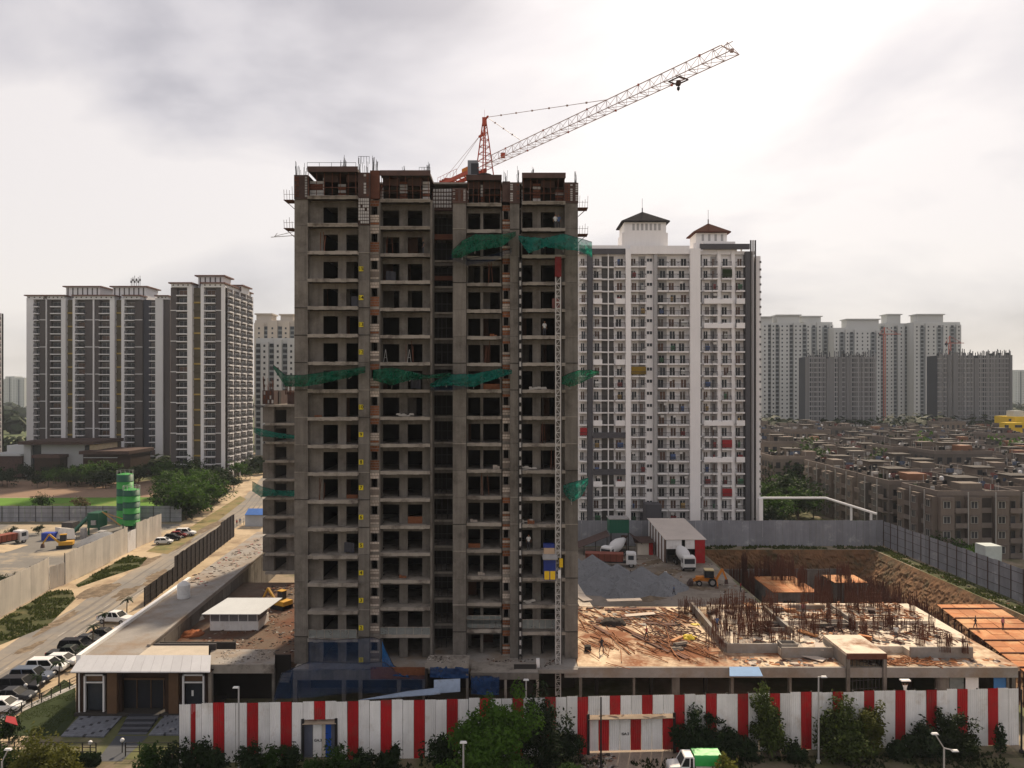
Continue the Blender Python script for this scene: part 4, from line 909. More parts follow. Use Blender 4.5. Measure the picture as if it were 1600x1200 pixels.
for (ga, gb, hb) in ((g1a, g1b, 3.6), (g2a, g2b, 3.5)):
    for i in range(ga, gb):
        top_red = (i-ired) % 3 == 0
        put('panel', panel(PRED if top_red else PWHITE, fpw-.03, 5.55-hb-.25), fpos(i+.5, .0)+Vector((0, 0, hb+.25)), FN, rzf)
# recessed gates
PLY = mat('weathered board roof', (.30, .235, .175), .25, 1, .9, rnd=.1)
def gate(name, label, ga, gb, ht, leaves, text, txt_u):
    T = thing(name, label, 'gate', tuple(fpos((ga+gb)/2, .6)))
    for i in (ga, gb): c = fpos(i, -.08); bx('gate_post', c.x-.12, c.x+.12, c.y-.1, c.y+.12, 0, ht+.35, DARK, T)
    a_, c_ = fpos(ga, -.25), fpos(gb, -.25); a2, c2 = fpos(gb, 1.0), fpos(ga, 1.0); b = MB(); zt = ht+.12
    b.hexa([a_+Vector((0, 0, zt-.25)), c_+Vector((0, 0, zt-.25)), a2+Vector((0, 0, zt)), c2+Vector((0, 0, zt))], [a_+Vector((0, 0, zt-.2)), c_+Vector((0, 0, zt-.2)), a2+Vector((0, 0, zt+.06)), c2+Vector((0, 0, zt+.06))])
    rf = b.build('gate_roof', PLY, T)
    for k in range(7):
        u = rng.uniform(.1, .9); p = fpos(ga+(gb-ga)*u, rng.uniform(.1, .7)); q = p+fd*rng.uniform(-1.3, 1.3)+Vector((0, rng.uniform(-.3, .3), 0))
        MB().bar(p+Vector((0, 0, zt+.05)), q+Vector((0, 0, zt+.1)), .1, .05).build('scrap_plank', RUST if k % 2 else PLY, rf)
    u0 = ga
    for (m, wd) in leaves:
        put('gate_leaf', panel(m, fpw*wd-.03, ht-.35), fpos(u0+wd/2, .35)+Vector((0, 0, .15)), T, rzf); u0 += wd
    tm = text_mesh(text, .34, BLK); put('gate_number', tm, fpos(txt_u, .26)+Vector((0, 0, 1.75)), T, rzf)
GG = mat('grey blue gate sheet', (.14, .15, .20), .15, 1, .6); GB = mat('bright blue gate sheet', (.02, .10, .46), .1, 1, .5)
n1 = g1b-g1a
gate('site_gate', 'narrow recessed gate with blue and grey side sheets in the striped fence', g1a, g1b, 3.6, [(GG, .95*n1/3.5), (PWHITE, .95*n1/3.5), (PCREAM, .38*n1/3.5), (GB, .62*n1/3.5), (GG, .6*n1/3.5)], 'GA.3', g1a+(g1b-g1a)*.43)
n2 = g2b-g2a; lv2 = []
for i in range(n2): lv2.append((PRED if i in (1, 4, n2-1) else PWHITE, 1.0))
gate('site_gate', 'wide recessed double gate in red and white stripes', g2a, g2b, 3.5, lv2, 'GA.2', g2a+3.5)
# left compound wall of cream sheets
LA = [((G(-30, 982)), G(77, 921)), (G(102, 913), G(199, 864)), (G(213, 856), G(252, 839))]
for k, (p, q) in enumerate(LA):
    fence('sheet_wall', ['near length of cracked cream sheet wall beside the road', 'middle length of cream sheet wall beside the road', 'far length of cream sheet wall below the green silos'][k], p, q, 1.6, 5.6, lambda i: PCREAM, posts=RAIL, post_every=3, post_side=1, gap=.05, rails=False)
fence('yard_gate', 'low cream gate between near and middle lengths of sheet wall', G(78, 921), G(101, 914), 1.3, 4.0, lambda i: PCREAM, gap=.03)
fence('yard_gate', 'low white gate between middle and far lengths of sheet wall', G(199.5, 864), G(212, 857), 1.5, 4.4, lambda i: PWHITE, gap=.03)
fence('yard_fence', 'grey sheet fence along the back of the batching yard', (-185, 196), (-88, 196), 1.5, 4.2, lambda i: PGREY, posts=DARK, post_every=3, post_side=-1, gap=.03)
# dark fence between podium strip and road
fence('dark_fence', 'dark sheet fence between the road and the podium strip', G(225, 948), G(366, 838), 1.35, 4.6, lambda i: PDARK, posts=DARK, post_every=2, post_side=-1, gap=.03, hfun=lambda i: 3.0 if i < 11 else (4.8 if i < 34 else 5.4))
fence('white_hoarding', 'short white sheet hoarding at the near end of the dark fence', (lx(101, -6.5), 101), (lx(101.2, -2.2), 101.2), 1.0, 2.4, lambda i: PWHITE)
# grey fences round the site on the right
fence('rear_fence', 'long grey sheet fence closing the back of the site', (11, 164.6), (83.2, 165), 1.5, 5.8, lambda i: PGREY, posts=None, gap=.03)
fence('right_fence', 'grey sheet fence with dark posts along the right of the site', (83.4, 165), (83.9, 80), 1.5, 5.6, lambda i: PGREY, posts=RUSTD, post_every=2, post_side=-1, gap=.03)
fence('rear_fence', 'grey sheet fence behind the tower beside the green tank', (-22, 164.9), (10.9, 164.6), 1.5, 5.2, lambda i: PGREY, gap=.03)
# ================================================================ FINISHED TOWERS
rng = random.Random(31)
class Face:
    """a facade: u along it, v inward, anchored at a world corner; axis 0 looks to -Y, axis 1 looks to +X, axis 2 looks to -X"""
    def __init__(s, root, ox, oy, axis=0):
        s.r = root; s.o = (ox, oy); s.ax = axis; s.rz = (0.0, R(90), R(-90))[axis]
    def w(s, u, v):
        if s.ax == 0: return (s.o[0]+u, s.o[1]+v)
        if s.ax == 1: return (s.o[0]-v, s.o[1]+u)
        return (s.o[0]+v, s.o[1]-u)
    def put(s, name, me, u, v, z): return put(name, me, (*s.w(u, v), z), s.r, s.rz)
    def strip(s, name, u0, u1, v0, v1, z0, z1, m):
        return s.put(name, bmesh_(u1-u0, v1-v0, z1-z0, m, name), (u0+u1)/2, v0, z0)
def bmesh_(du, dv, dz, m, name):
    k = ('f', round(du, 2), round(dv, 2), round(dz, 2), m.name)
    if k not in BOXC: BOXC[k] = MB().box(-du/2, du/2, 0, dv, 0, dz).mesh(name, m)
    return BOXC[k]
EM = {}
def balcony_mesh(wd, dep, slabm, railm, solid=False, t=.34, rh=1.0, bars=True):
    k = ('b', round(wd, 2), round(dep, 2), slabm.name, railm.name, solid, t)
    if k in EM: return EM[k]
    b = MB(); b.box(-wd/2, wd/2, -dep, 1.2, -t, 0)
    if solid: b.box(-wd/2, wd/2, -dep, -dep+.12, .001, rh)
    else:
        b.k = 1; b.bar((-wd/2+.04, -dep+.06, rh), (wd/2-.04, -dep+.06, rh), .09)
        n = max(3, int(wd/.28))
        for i in range(n+1): x = -wd/2+.04+(wd-.08)*i/n; b.bar((x, -dep+.06, 0), (x, -dep+.06, rh), .055)
        for x in (-wd/2+.04, wd/2-.04): b.bar((x, -dep+.06, rh), (x, .5, rh), .08)
    EM[k] = b.mesh('balcony', [slabm, railm]); return EM[k]
def window_mesh(wd, ht, frm, gl, mull=1, kind=0):
    k = ('w', round(wd, 2), round(ht, 2), frm.name, gl.name, mull, kind)
    if k in EM: return EM[k]
    b = MB(); f = .12; b.k = 1; b.box(-wd/2, wd/2, -.02, .02, 0, ht); b.k = 0
    for x in (-wd/2, wd/2-f): b.box(x, x+f, -.07, .03, 0, ht)
    b.box(-wd/2+f, wd/2-f, -.07, .03, ht-f, ht); b.box(-wd/2+f, wd/2-f, -.07, .03, 0, f*.6)
    for i in range(mull): x = -wd/2+wd*(i+1)/(mull+1); b.box(x-.05, x+.05, -.06, .02, f*.6, ht-f)
    EM[k] = b.mesh('window', [frm, gl]); return EM[k]
CURT = [mat('curtained glass', (.12, .10, .085), .2, 1, .4, rnd=.3), mat('warm curtain', (.13, .075, .055), .2, 1, .5, rnd=.3), GLASS, GLASSB, GLASS]
# ---------------------------------------------------------------- white tower right of the building site
YT = 181.0; NF = 22; fh = 19.0*YT/F; zt0 = Z(397, YT); zb0 = zt0-NF*fh
WT = thing('white_apartment_tower', 'tall white apartment tower with grey pilasters and hipped roof turrets', 'building', (38, 190, 0))
TWH = mat('white tower render', (.84, .815, .805), .06, .15, .8, rnd=.0, streak=.04); TGR = mat('mid grey render', (.40, .39, .39), .06, .2, .8, rnd=0, streak=.04); TCH = mat('charcoal render', (.085, .082, .090), .08, .2, .8, rnd=0)
TGL = mat('dark glazed bay', (.095, .088, .085), .2, .8, .35, rnd=.2)
fw = Face(WT, X(900, YT), YT)
def U(px): return (px-900)/F*YT
D = 1.3
ACM = MB().box(-.42, .42, 0, .35, 0, .62).mesh('air_conditioner', mat('cream unit', (.55, .53, .50))); LAU = [mat('laundry '+n_, c_) for n_, c_ in (('white', (.6, .6, .58)), ('maroon', (.20, .05, .05)), ('blue', (.08, .12, .24)), ('ochre', (.32, .22, .09)), ('green', (.06, .14, .08)))]
cols = [('b', 905, 917, TWH, 1), ('p', 918, 926, TCH, -.5), ('b', 926.5, 941, TWH, 1), ('g', 941, 960, TGL, 0), ('b', 961, 977, TWH, 1), ('p', 977, 985, TWH, -.9), ('b', 985, 999, TWH, 1), ('b', 999, 1009.5, TGR, 2),
        ('s', 1009.5, 1022, TWH, 0), ('p', 1022, 1027, TGR, -.1), ('b', 1027, 1043.5, TGR, 1), ('b', 1044, 1060, TWH, 1), ('b', 1060, 1076.5, TWH, 1), ('p', 1077, 1093, TWH, -1.0), ('d', 1093, 1098, TCH, .2),
        ('b', 1099, 1112, TWH, 1), ('b', 1112, 1121, TGR, 2), ('p', 1121.5, 1127, TWH, .3), ('b', 1127.5, 1143, TWH, 1), ('p', 1143.5, 1149, TWH, .3), ('b', 1149.5, 1163.5, TWH, 1), ('p', 1164, 1170.5, TCH, -.7)]
fw.strip('core', 0, U(1180), D, 24, 0, zt0, TWH)
fw.strip('plinth', 0, U(1180), .4, D-.01, 0, zb0-.4, TGR)
for (ty, a, c, m, q) in cols:
    u0, u1 = U(a), U(c); um = (u0+u1)/2; wd = u1-u0-.12
    if ty == 'p': fw.strip('pilaster', u0, u1, q, D, 0, zt0+(.5 if m is TCH else 1.2), m); continue
    if ty == 'd': fw.strip('recess_wall', u0, u1, q+.8, D, 0, zt0, m)
    for i in range(NF):
        zf = zt0-(i+1)*fh
        if ty == 'b':
            roll = rng.random(); solid = (i % 5 == 3 and a in (926.5, 961)) or (i in (3, 5, 13, 16) and a >= 1099)
            fw.put('balcony', balcony_mesh(wd, .55 if q == 1 else .75, TWH, TWH if solid else RAIL, solid), um, 0, zf)
            gl = CURT[int(rng.random()*5)]
            fw.put('window', window_mesh(wd*.62, 2.15, TWH if m is not TGR else TGR, gl, 1), um+rng.choice((-.2, 0, .2))*wd*.5, D-.03, zf+.02)
            if rng.random() < .22: fw.put('air_conditioner', ACM, um+wd*rng.uniform(-.3, .3), -.2, zf+rng.choice((.02, 1.7)))
            if rng.random() < .2: fw.strip('laundry', um-wd*.3, um+wd*rng.uniform(-.1, .35), -.35, -.32, zf+.35, zf+rng.uniform(1.2, 1.7), LAU[rng.randrange(5)])
            if m is TGR: fw.strip('back_panel', u0, u1, D-.022, D-.002, zf+.01, zf+fh-.35, TGR)
        elif ty == 'g':
            fw.put('balcony', balcony_mesh(wd, -.3, TWH, RAIL), um, 0, zf)
            fw.strip('glazed_bay', u0, u1, D-.06, D-.01, zf+.01, zf+fh-.35, TGL)
        elif ty == 's':
            fw.put('window', window_mesh(1.55, .95, TWH, GLASS, 1), um, D-.42, zf+1.2)
        elif ty == 'd': fw.strip('floor_band', u0, u1, .5, .99, zf-.15, zf+.15, TWH)
    if ty == 's': fw.strip('stair_wall', u0, u1, D-.4, D-.01, 0, zt0+1, TWH)
    if ty == 'g': fw.strip('centre_mullion', um-.12, um+.12, -.1, .3, zb0, zt0, TWH)
for (a, c, i0) in ((926.5, 977, 14), (926.5, 977, 17)): fw.strip('grey_band', U(a), U(c), -.7, -.56, zt0-(i0+1)*fh-.4, zt0-(i0+1)*fh+1.05, TCH)
for (a, c, i0) in ((1099, 1144, 3), (1099, 1144, 5), (1099, 1144, 13), (1099, 1144, 16)): fw.strip('white_band', U(a), U(c), -.8, -.6, zt0-(i0+1)*fh-.3, zt0-(i0+1)*fh+.75, TWH)
REDS = mat('red awning cloth', (.30, .025, .03), .15, 1, .8)
for (a, c, i0, m) in ((1128, 1143, 15, REDS), (1128, 1143, 19, REDS), (906, 917, 14, REDS), (986, 1009, 9, mat('mustard cloth', (.25, .16, .02))), (1128, 1143, 1, LEAFD)):
    fw.strip('balcony_blind', U(a), U(c), -.5, -.42, zt0-(i0+1)*fh+.3, zt0-(i0+1)*fh+2.2, m)
# crown: parapets, frames and the two turrets
fw.strip('parapet', U(905), U(977), -.3, .2, zt0-.01, zt0+1.3, TCH); fw.strip('parapet', U(905), U(977), .21, .5, zt0+.0, zt0+2.2, TWH)
fw.strip('parapet', U(985), U(1077), -.4, .4, zt0-.01, zt0+2.0, TWH); fw.strip('roof_slab', 0, U(1180), .51, 24.2, zt0+.01, zt0+.8, TWH)
fw.strip('portal_beam', U(1093), U(1170), -.75, -.1, zt0-.1+1.2, zt0+2.4, TCH); fw.strip('roof_storey', U(1099), U(1150), .6, 12, zt0+.81, zt0+3.2, TWH)
for q in (1150, 1158): fw.strip('roof_post', U(q), U(q+2), .2, .6, zt0+.8, zt0+2.4, TWH)
def turret(a, c, yb, yt, pa, roofm, n, dv):
    u0, u1 = U(a), U(c); z1 = Z(yb, YT); z2 = Z(yt, YT); wd = u1-u0
    fw.strip('turret', u0, u1, dv, dv+wd*.8, zt0+.8, z1, TWH); ux = (u0+u1)/2; vm = dv+wd*.4
    fw.strip('turret_step', u0-.5, u0, dv+.4, dv+wd*.7, zt0+.8, z1-2.5, TWH); fw.strip('turret_step', u1, u1+.5, dv+.4, dv+wd*.7, zt0+.8, z1-2.5, TWH)
    for k in range(n): x = u0+wd*.22+wd*.62*k/(n-1); fw.strip('turret_louvre', x-.28, x+.28, dv-.06, dv-.01, z1-2.0, z1-.35, TGR)
    e_ = .8; b = MB(); ox, oy = fw.w(0, 0)
    q = [(ox+u0-e_, oy+dv-e_, z1), (ox+u1+e_, oy+dv-e_, z1), (ox+u1+e_, oy+dv+wd*.8+e_, z1), (ox+u0-e_, oy+dv+wd*.8+e_, z1)]; z2 = Z(yt, YT+vm); tp = (ox+ux, oy+vm, z2)
    b.poly(q+[(x_, y_, z_+.25) for x_, y_, z_ in q]+[tp], [(3, 2, 1, 0), (0, 1, 5, 4), (1, 2, 6, 5), (2, 3, 7, 6), (3, 0, 4, 7), (4, 5, 8), (5, 6, 8), (6, 7, 8), (7, 4, 8)])
    b.bar((tp[0], tp[1], z2-.2), (tp[0], tp[1], z2+1.0), .22); b.bar((tp[0], tp[1], z2+.8), (tp[0], tp[1], z2+3.4), .07)
    b.build('turret_roof', roofm, WT)
turret(977, 1043, 345, 331, 0, mat('dark roof tile', (.035, .032, .034), .15, 1, 1.0, spec=.02), 7, 1.6)
turret(1091, 1140, 361, 349, 0, mat('terracotta roof tile', (.085, .036, .026), .15, 1, 1.0, spec=.02), 4, 2.2)
for q in (1173, 1176.5, 1180): bx('drain_pipe', fw.o[0]+U(q)-.16, fw.o[0]+U(q)+.16, YT-.2, YT+.12, 0, zt0+3.4, RAIL if q != 1176.5 else TGR, WT)
xr = fw.o[0]+U(1180); bx('rear_wing', xr+.3, X(1190.5, YT), YT+1.0, YT+22, 0, Z(400, YT+1), TWH, WT)
wm = window_mesh(.5, .55, TGR, GLASS, 0)
for i in range(34): put('small_window', wm, (X(1188, YT+1), YT+.97, Z(410, YT)-i*1.85), WT)
bx('entrance_block', X(1009, 174), X(1033, 174), 173.5, 178, 0, Z(788, 174), TCH, WT)
bx('gate_pillar', X(1184, 176), X(1190, 176), 175, 176.5, 0, Z(778, 176), TWH, WT)
# ---------------------------------------------------------------- brown and white towers on the left
BRW = mat('brown tower render', (.085, .073, .074), .08, .05, .8, rnd=0); BWH = mat('cool white render', (.66, .65, .66), .06, .1, .8, rnd=0, streak=.03); BDK = mat('slate recess render', (.055, .055, .072), .08, .1, .8, rnd=0); BCAP = mat('red brown roof cap', (.16, .085, .07), .1, .3, .8, rnd=0)
BSL = mat('slot wall', (.10, .082, .055), .1, .3, .8, rnd=0); BYL = mat('ochre slot band', (.34, .24, .07), .1, .3, .8, rnd=0); BFR = mat('grey window frame', (.34, .34, .36), .05, 1, .7)
def btower(name, label, px0, px1, Yf, fpx_, ytop, ybase, cols, depth, caps, side=None, crow=0):
    fhh = fpx_*Yf/F; ztop = Z(ytop, Yf); nf = int(ztop/fhh); x0 = X(px0, Yf); T = thing(name, label, 'building', (x0, Yf, 0)); fc = Face(T, x0, Yf); sc_ = Yf/F
    wid = (px1-px0)*sc_
    fc.strip('core', 0, wid, 1.6, depth, 0, ztop, BRW)
    def run(fc, cols, p0):
        for (ty, a, c) in cols:
            u0, u1 = (a-p0)*sc_, (c-p0)*sc_; um = (u0+u1)/2; wd = u1-u0
            if ty == 'w': fc.strip('white_pilaster', u0, u1, -.3, 1.6, 0, ztop+.6, BWH); continue
            if ty == 'd': fc.strip('brown_strip', u0, u1, .4, 1.6, 0, ztop, BRW); continue
            if ty == 'r': fc.strip('slate_recess', u0, u1, 1.3, 1.6, 0, ztop, BDK)
            if ty == 't': fc.strip('thin_fin', u0, u1, -.1, 1.6, 0, ztop+.4, BWH); continue
            for i in range(nf):
                zf = ztop-(i+1)*fhh
                if zf < 1: continue
                if ty == 'b':
                    fc.put('balcony', balcony_mesh(wd, .5, BWH, RAIL, False, .42, 1.0), um, 0, zf)
                    fc.put('window', window_mesh(wd*.8, fhh*.66, BFR, CURT[int(rng.random()*5)] if rng.random() < .4 else GLASSB, 1), um, 1.55, zf+.02)
                elif ty == 's':
                    fc.strip('slot_band', u0+.1, u1-.1, .9, 1.3, zf-.15, zf+.5, BYL if i % 2 else BSL)
                elif ty == 'k':
                    fc.strip('pale_band', u0, u1, .25, .38, zf-.12, zf+.2, BWH) if i % 4 == 2 else None  # white render band on every fourth storey
            if ty == 's': fc.strip('slot_wall', u0, u1, 1.4, 1.6, 0, ztop, BSL)
            if ty == 'k': fc.strip('brown_strip', u0, u1, .4, 1.6, 0, ztop, BRW)
    run(fc, cols, px0)
    if side:
        fs = Face(T, x0+wid, Yf, 1); ns = side
        fs.strip('side_wall', 0, depth, .0, .3, 0, ztop, mat('sunlit tone brown render', (.20, .155, .135), .08, .1, .8, rnd=0))  # lighter copy of the brown: warm sunlight put into the side colour
        per = (depth-2.0)/ns
        for k in range(ns):
            um = 1.0+per*(k+.5)
            for i in range(nf):
                zf = ztop-(i+1)*fhh
                if zf < 1: continue
                fs.put('balcony', balcony_mesh(per*.62, .9, BWH, RAIL, False, .5, 1.0), um, 0, zf)
                fs.put('window', window_mesh(per*.5, fhh*.6, BWH, GLASS, 1), um, -.03, zf+.02)
            fs.strip('white_pilaster', um+per*.36, um+per*.44, -.4, 0, 0, ztop, BWH)
    for (a, c, y1, dv0, dv1, ov) in caps:
        u0, u1 = (a-px0)*sc_, (c-px0)*sc_; z1 = Z(y1, Yf)
        fc.strip('penthouse', u0+ov, u1-ov, dv0+ov, dv1-ov, ztop+.01, z1-.5, BWH); fc.strip('roof_cap', u0, u1, dv0, dv1, z1-.5, z1, BCAP)
        n_ = max(3, int((u1-u0)/2.2))
        for k in range(n_): uu = u0+ov+(u1-u0-2*ov)*(k+.3)/n_; fc.strip('penthouse_slit', uu, uu+.55, dv0+ov-.05, dv0+ov-.01, ztop+.6, z1-.8, BRW)
    return T
colsL = [('w', 42, 53), ('b', 53, 61), ('k', 61, 71.5), ('t', 71.5, 73), ('d', 73, 79), ('b', 79, 95.5), ('w', 96, 103), ('s', 103, 113.5), ('w', 114, 118), ('b', 118, 132), ('k', 132, 145), ('t', 145, 147.3), ('k', 147.3, 155), ('b', 155, 171.5), ('w', 172, 179.5),
         ('s', 179.5, 190), ('w', 190, 195), ('b', 195, 210), ('k', 210, 222), ('r', 222, 233), ('b', 233.5, 243), ('w', 243, 255), ('d', 255, 265)]
T1 = btower('brown_apartment_tower', 'wide brown apartment tower with white fins and twin penthouses at far left', 40, 265, 325, 10.6, 468, 740, colsL, 30,
       [(91, 152, 445, 3, 16, 1.0), (165, 225, 445, 3, 16, 1.0), (40, 71, 461, -1.2, 6, .8), (72, 104, 461, -1.2, 5, .8), (114, 182, 461, -1.2, 5, .8), (192, 222, 461, -1.2, 5, .8), (243, 265, 461.5, -1.2, 8, .8)])
colsR = [('k', 266, 276), ('b', 276, 293), ('w', 293, 300.5), ('s', 300.5, 313.5), ('w', 314, 319), ('b', 319.5, 336.5), ('k', 336.5, 346), ('w', 346, 352)]
T2 = btower('brown_apartment_tower', 'narrower brown apartment tower whose sunlit side faces the road', 265.5, 352, 288, 12.0, 449, 740, colsR, 31,
       [(265, 302, 441.5, -1.2, 9, .8), (314, 353, 441.5, -1.2, 31, .8), (297, 345, 427, 4, 14, 1.0), (338, 358, 436, 15, 26, 1.0)], side=4)
btower('brown_apartment_tower', 'sliver of a brown apartment tower cut by the left picture edge', -190, -74, 300, 11.5, 478, 745, [('b', -180, -164), ('w', -164, -156), ('b', -140, -124), ('w', -124, -116), ('b', -114, -98), ('k', -98, -86), ('w', -86, -74)], 30, [(-190, -74, 471, -1.2, 10, .8)], side=3)
b = MB(); xx = X(203, 330)
for k in range(6): x_ = xx-2+k*.8; b.bar((x_, 335, Z(446, 330)), (x_, 335, Z(432-(k % 3)*2, 330)), .16); b.box(x_-.3, x_+.3, 334.8, 335.2, Z(436-(k % 2)*3, 330)-1, Z(436-(k % 2)*3, 330))
tag(b.build('rooftop_antennas', RAIL), 'cluster of antennas on the roof of the wide brown tower', 'antennas')
# club house below the brown towers
CH = thing('club_house', 'low white club house with dark overhanging roofs below the brown towers', 'building', (-190, 290, 0)); yc = 292.0
def ch(nm, a, c, y0, y1, dp, m, yo=0): return bx(nm, X(a, yc), X(c, yc), yc+yo, yc+yo+dp, Z(y1, yc), Z(y0, yc), m, CH)
CHW = mat('club white', (.44, .45, .45), .06, .1, .8)
ch('hall_wall', 37, 48, 694, 745, 16, CHW); ch('hall_wall', 62, 131, 694, 745, 14, CHW, 1); ch('glazing', 48, 62, 696, 745, 12, GLASSB, 1.2); ch('glazing', 131, 139, 697, 745, 12, GLASS, .6); ch('end_wall', 139, 151, 693, 745, 15, mat('sunlit tone end wall', (.62, .50, .33)), .4)  # end wall has the warm sunlight of that side put into its colour
ch('main_roof', 36, 154, 689, 694, 22, RUSTD, -3); ch('left_wing', -20, 37, 712, 745, 14, RUSTD, -1); ch('left_wing_roof', -20, 37, 709, 712, 16, CHW, -2); ch('left_hall', 0, 37, 697, 710, 10, CHW, 4); ch('porch_roof', 62, 105, 709.5, 714, 10, RUSTD, -5); ch('porch_wall', 64, 103, 714, 745, 8, BRN, -4)
ch('right_wing', 139, 212, 708, 745, 16, BRN, -4); ch('right_wing_roof', 137, 214, 703, 708, 20, RUSTD, -6); ch('roof_line', 140, 192, 713, 714.2, 1, CHW, -4.2)
# ---------------------------------------------------------------- distant towers
HZW = mat('far white tower', (.50, .51, .50), .05, .05, .9, rnd=.05); HZG = mat('far grey recess', (.24, .26, .27), .08, .1, .9, rnd=.05); HZB = mat('far dark and shade tone concrete', (.040, .044, .055), .15, .08, .9, rnd=.1); HZE = mat('far slab edge', (.26, .26, .265), .1, .05, .9, rnd=.1); HZC = mat('far concrete fin', (.155, .155, .16), .1, .05, .9, rnd=.05)
def far_tower(name, label, a, c, ytop, Yf, cols, crown, depth=26, floor=3.1, group=None, wall=None, wm_=None):
    T = thing(name, label, 'building', (X((a+c)/2, Yf), Yf, 0), group=group); zt = Z(ytop, Yf); wall = wall or HZW
    bx('core', X(a, Yf), X(c, Yf), Yf+1.5, Yf+depth, 0, zt, wall, T)
    wb = MB()
    for (ty, p, q) in cols:
        x0, x1 = X(p, Yf), X(q, Yf)
        if ty == 'w': bx('bay', x0, x1, Yf, Yf+1.49, 0, zt-rng.uniform(0, 3), wall, T)
        else:
            bx('recess', x0, x1, Yf+1.0, Yf+1.49, 0, zt-4, HZG, T)
        if ty in ('w', 'r'):
            n_ = max(1, int((x1-x0)/3.2)); nf = int(zt/floor)
            for i in range(1, nf):
                for k in range(n_):
                    xm = x0+(x1-x0)*(k+.5)/n_; z = i*floor
                    if ty == 'w': wb.box(xm-.55, xm+.55, Yf-.06, Yf-.01, z, z+1.3)
                    else: wb.box(xm-1.1, xm+1.1, Yf+.85, Yf+.99, z, z+1.9)
    if wb.v: wb.build('window_rows', wm_ or GLASSB, T, kind='stuff')
    for (p, q, y1, dv) in crown:
        bx('roof_storey', X(p, Yf), X(q, Yf), Yf+dv, Yf+dv+10, zt+.01, Z(y1, Yf)-.8, wall, T); bx('roof_rim', X(p-2, Yf), X(q+2, Yf), Yf+dv-1.2, Yf+dv+11, Z(y1, Yf)-.8, Z(y1, Yf), wall, T)
    return T
def cseq(a, c, pat):
    out = []; tot = sum(w_ for _, w_ in pat); x = a
    for ty, w_ in pat: out.append((ty, x, x+(c-a)*w_/tot)); x += (c-a)*w_/tot
    return out
far_tower('far_white_tower', 'pale far tower just right of the white apartment tower', 1190, 1262, 504, 560, cseq(1190, 1262, [('w', 6), ('r', 3), ('w', 4), ('r', 4), ('w', 9), ('r', 4), ('w', 8), ('r', 5)]), [(1188, 1208, 494, 2), (1216, 1252, 491, 3)])
far_tower('far_white_tower', 'pale far tower with a rounded roof drum behind the left grey shell', 1258, 1302, 503, 600, cseq(1258, 1302, [('w', 5), ('r', 5), ('w', 4), ('r', 6), ('w', 3)]), [(1255, 1285, 493, 3)])
far_tower('far_white_tower', 'pale far tower with red crane before it', 1303, 1376, 512, 590, cseq(1303, 1376, [('w', 4), ('r', 5), ('w', 3), ('r', 4), ('w', 12), ('r', 5), ('w', 3)]), [(1326, 1376, 497.5, 3)])
far_tower('far_white_tower', 'pale far tower with a narrow roof block beyond the crane', 1376, 1432, 505, 610, cseq(1376, 1432, [('r', 4), ('w', 8), ('r', 4), ('w', 6), ('r', 5), ('w', 6)]), [(1389, 1410, 490, 3)])
far_tower('far_white_tower', 'pale far tower at the right end of the white group', 1428, 1502, 503, 600, cseq(1428, 1502, [('w', 5), ('r', 5), ('w', 9), ('r', 6), ('w', 5), ('r', 6), ('w', 4)]), [(1436, 1477, 490, 3)])
def shell(label, a, c, ytop, Yf, seed):
    a += 13; rr = random.Random(seed); T = thing('far_concrete_shell', label, 'building', (X((a+c)/2, Yf), Yf, 0)); zt = Z(ytop, Yf)
    bx('core', X(a, Yf)+1, X(c, Yf)-1, Yf+2, Yf+15, 0, zt-3, HZB, T); x = a; k = 0
    while x < c-3:
        wd = rr.uniform(3, 8); q = min(x+wd, c); f_ = rr.random()*1.25
        bx('concrete_fin' if f_ < .35 else 'open_bay', X(x, Yf), X(q, Yf), Yf+(0 if f_ < .35 else 1.2), Yf+1.99, 0, zt-rr.uniform(1, 6), HZC if f_ < .35 else HZB, T)  # bays are solid panels; their dark tone carries the shade of open floors
        b = MB(); nf = int(zt/3.1)
        if f_ >= .35:
            for i in range(1, nf): b.box(X(x, Yf)+.1, X(q, Yf)-.1, Yf+.7, Yf+1.19, i*3.1, i*3.1+.85)
            for xq in (X(x, Yf)+.1, X((x+q)/2, Yf), X(q, Yf)-.5): b.box(xq, xq+.4, Yf+.6, Yf+.69, 0, zt-rr.uniform(0, 4))
            b.build('floor_edges', HZE, T, kind='stuff')
        b = MB(); 
        for i in range(2): xx_ = X(rr.uniform(x, q), Yf); b.bar((xx_, Yf+1, zt-6), (xx_, Yf+1, zt+rr.uniform(-2, 1.6)), .35)
        b.build('roof_bars', HZB, T); x = q+.3; k += 1
    return T
shell('dark grey concrete shell of a far tower, left of two', 1247, 1370, 550, 470, 4); shell('dark grey concrete shell of a far tower at the right edge', 1453, 1582, 548, 480, 9)
def far_crane(label, px, ytop, Y, jl):
    T = thing('far_crane', label, 'crane', (X(px, Y), Y, 0)); b = MB(); x = X(px, Y); zt = Z(ytop, Y)
    for s_ in (-1, 1): b.bar((x+s_*.8, Y, 0), (x+s_*.8, Y, zt), .35)
    z = 2
    while z < zt: b.bar((x-.8, Y, z), (x+.8, Y, z+2), .22); z += 2
    b.build('mast', CRED, T); b = MB(); b.bar((x-jl*.3, Y, zt), (x+jl, Y, zt), .5); b.bar((x, Y, zt+5), (x+jl*.8, Y, zt+.4), .2); b.bar((x, Y, zt), (x, Y, zt+5), .5); b.bar((x, Y, zt+5), (x-jl*.3, Y, zt), .2); b.build('jib', CRED, T)
    MB().box(x-jl*.3, x-jl*.2, Y-1, Y+1, zt-1.5, zt).build('counterweight', HZB, T)
far_crane('small far red crane between the two grey shells', 1382, 522, 540, 12); far_crane('small far red crane over the right grey shell', 1484, 536, 520, 10)
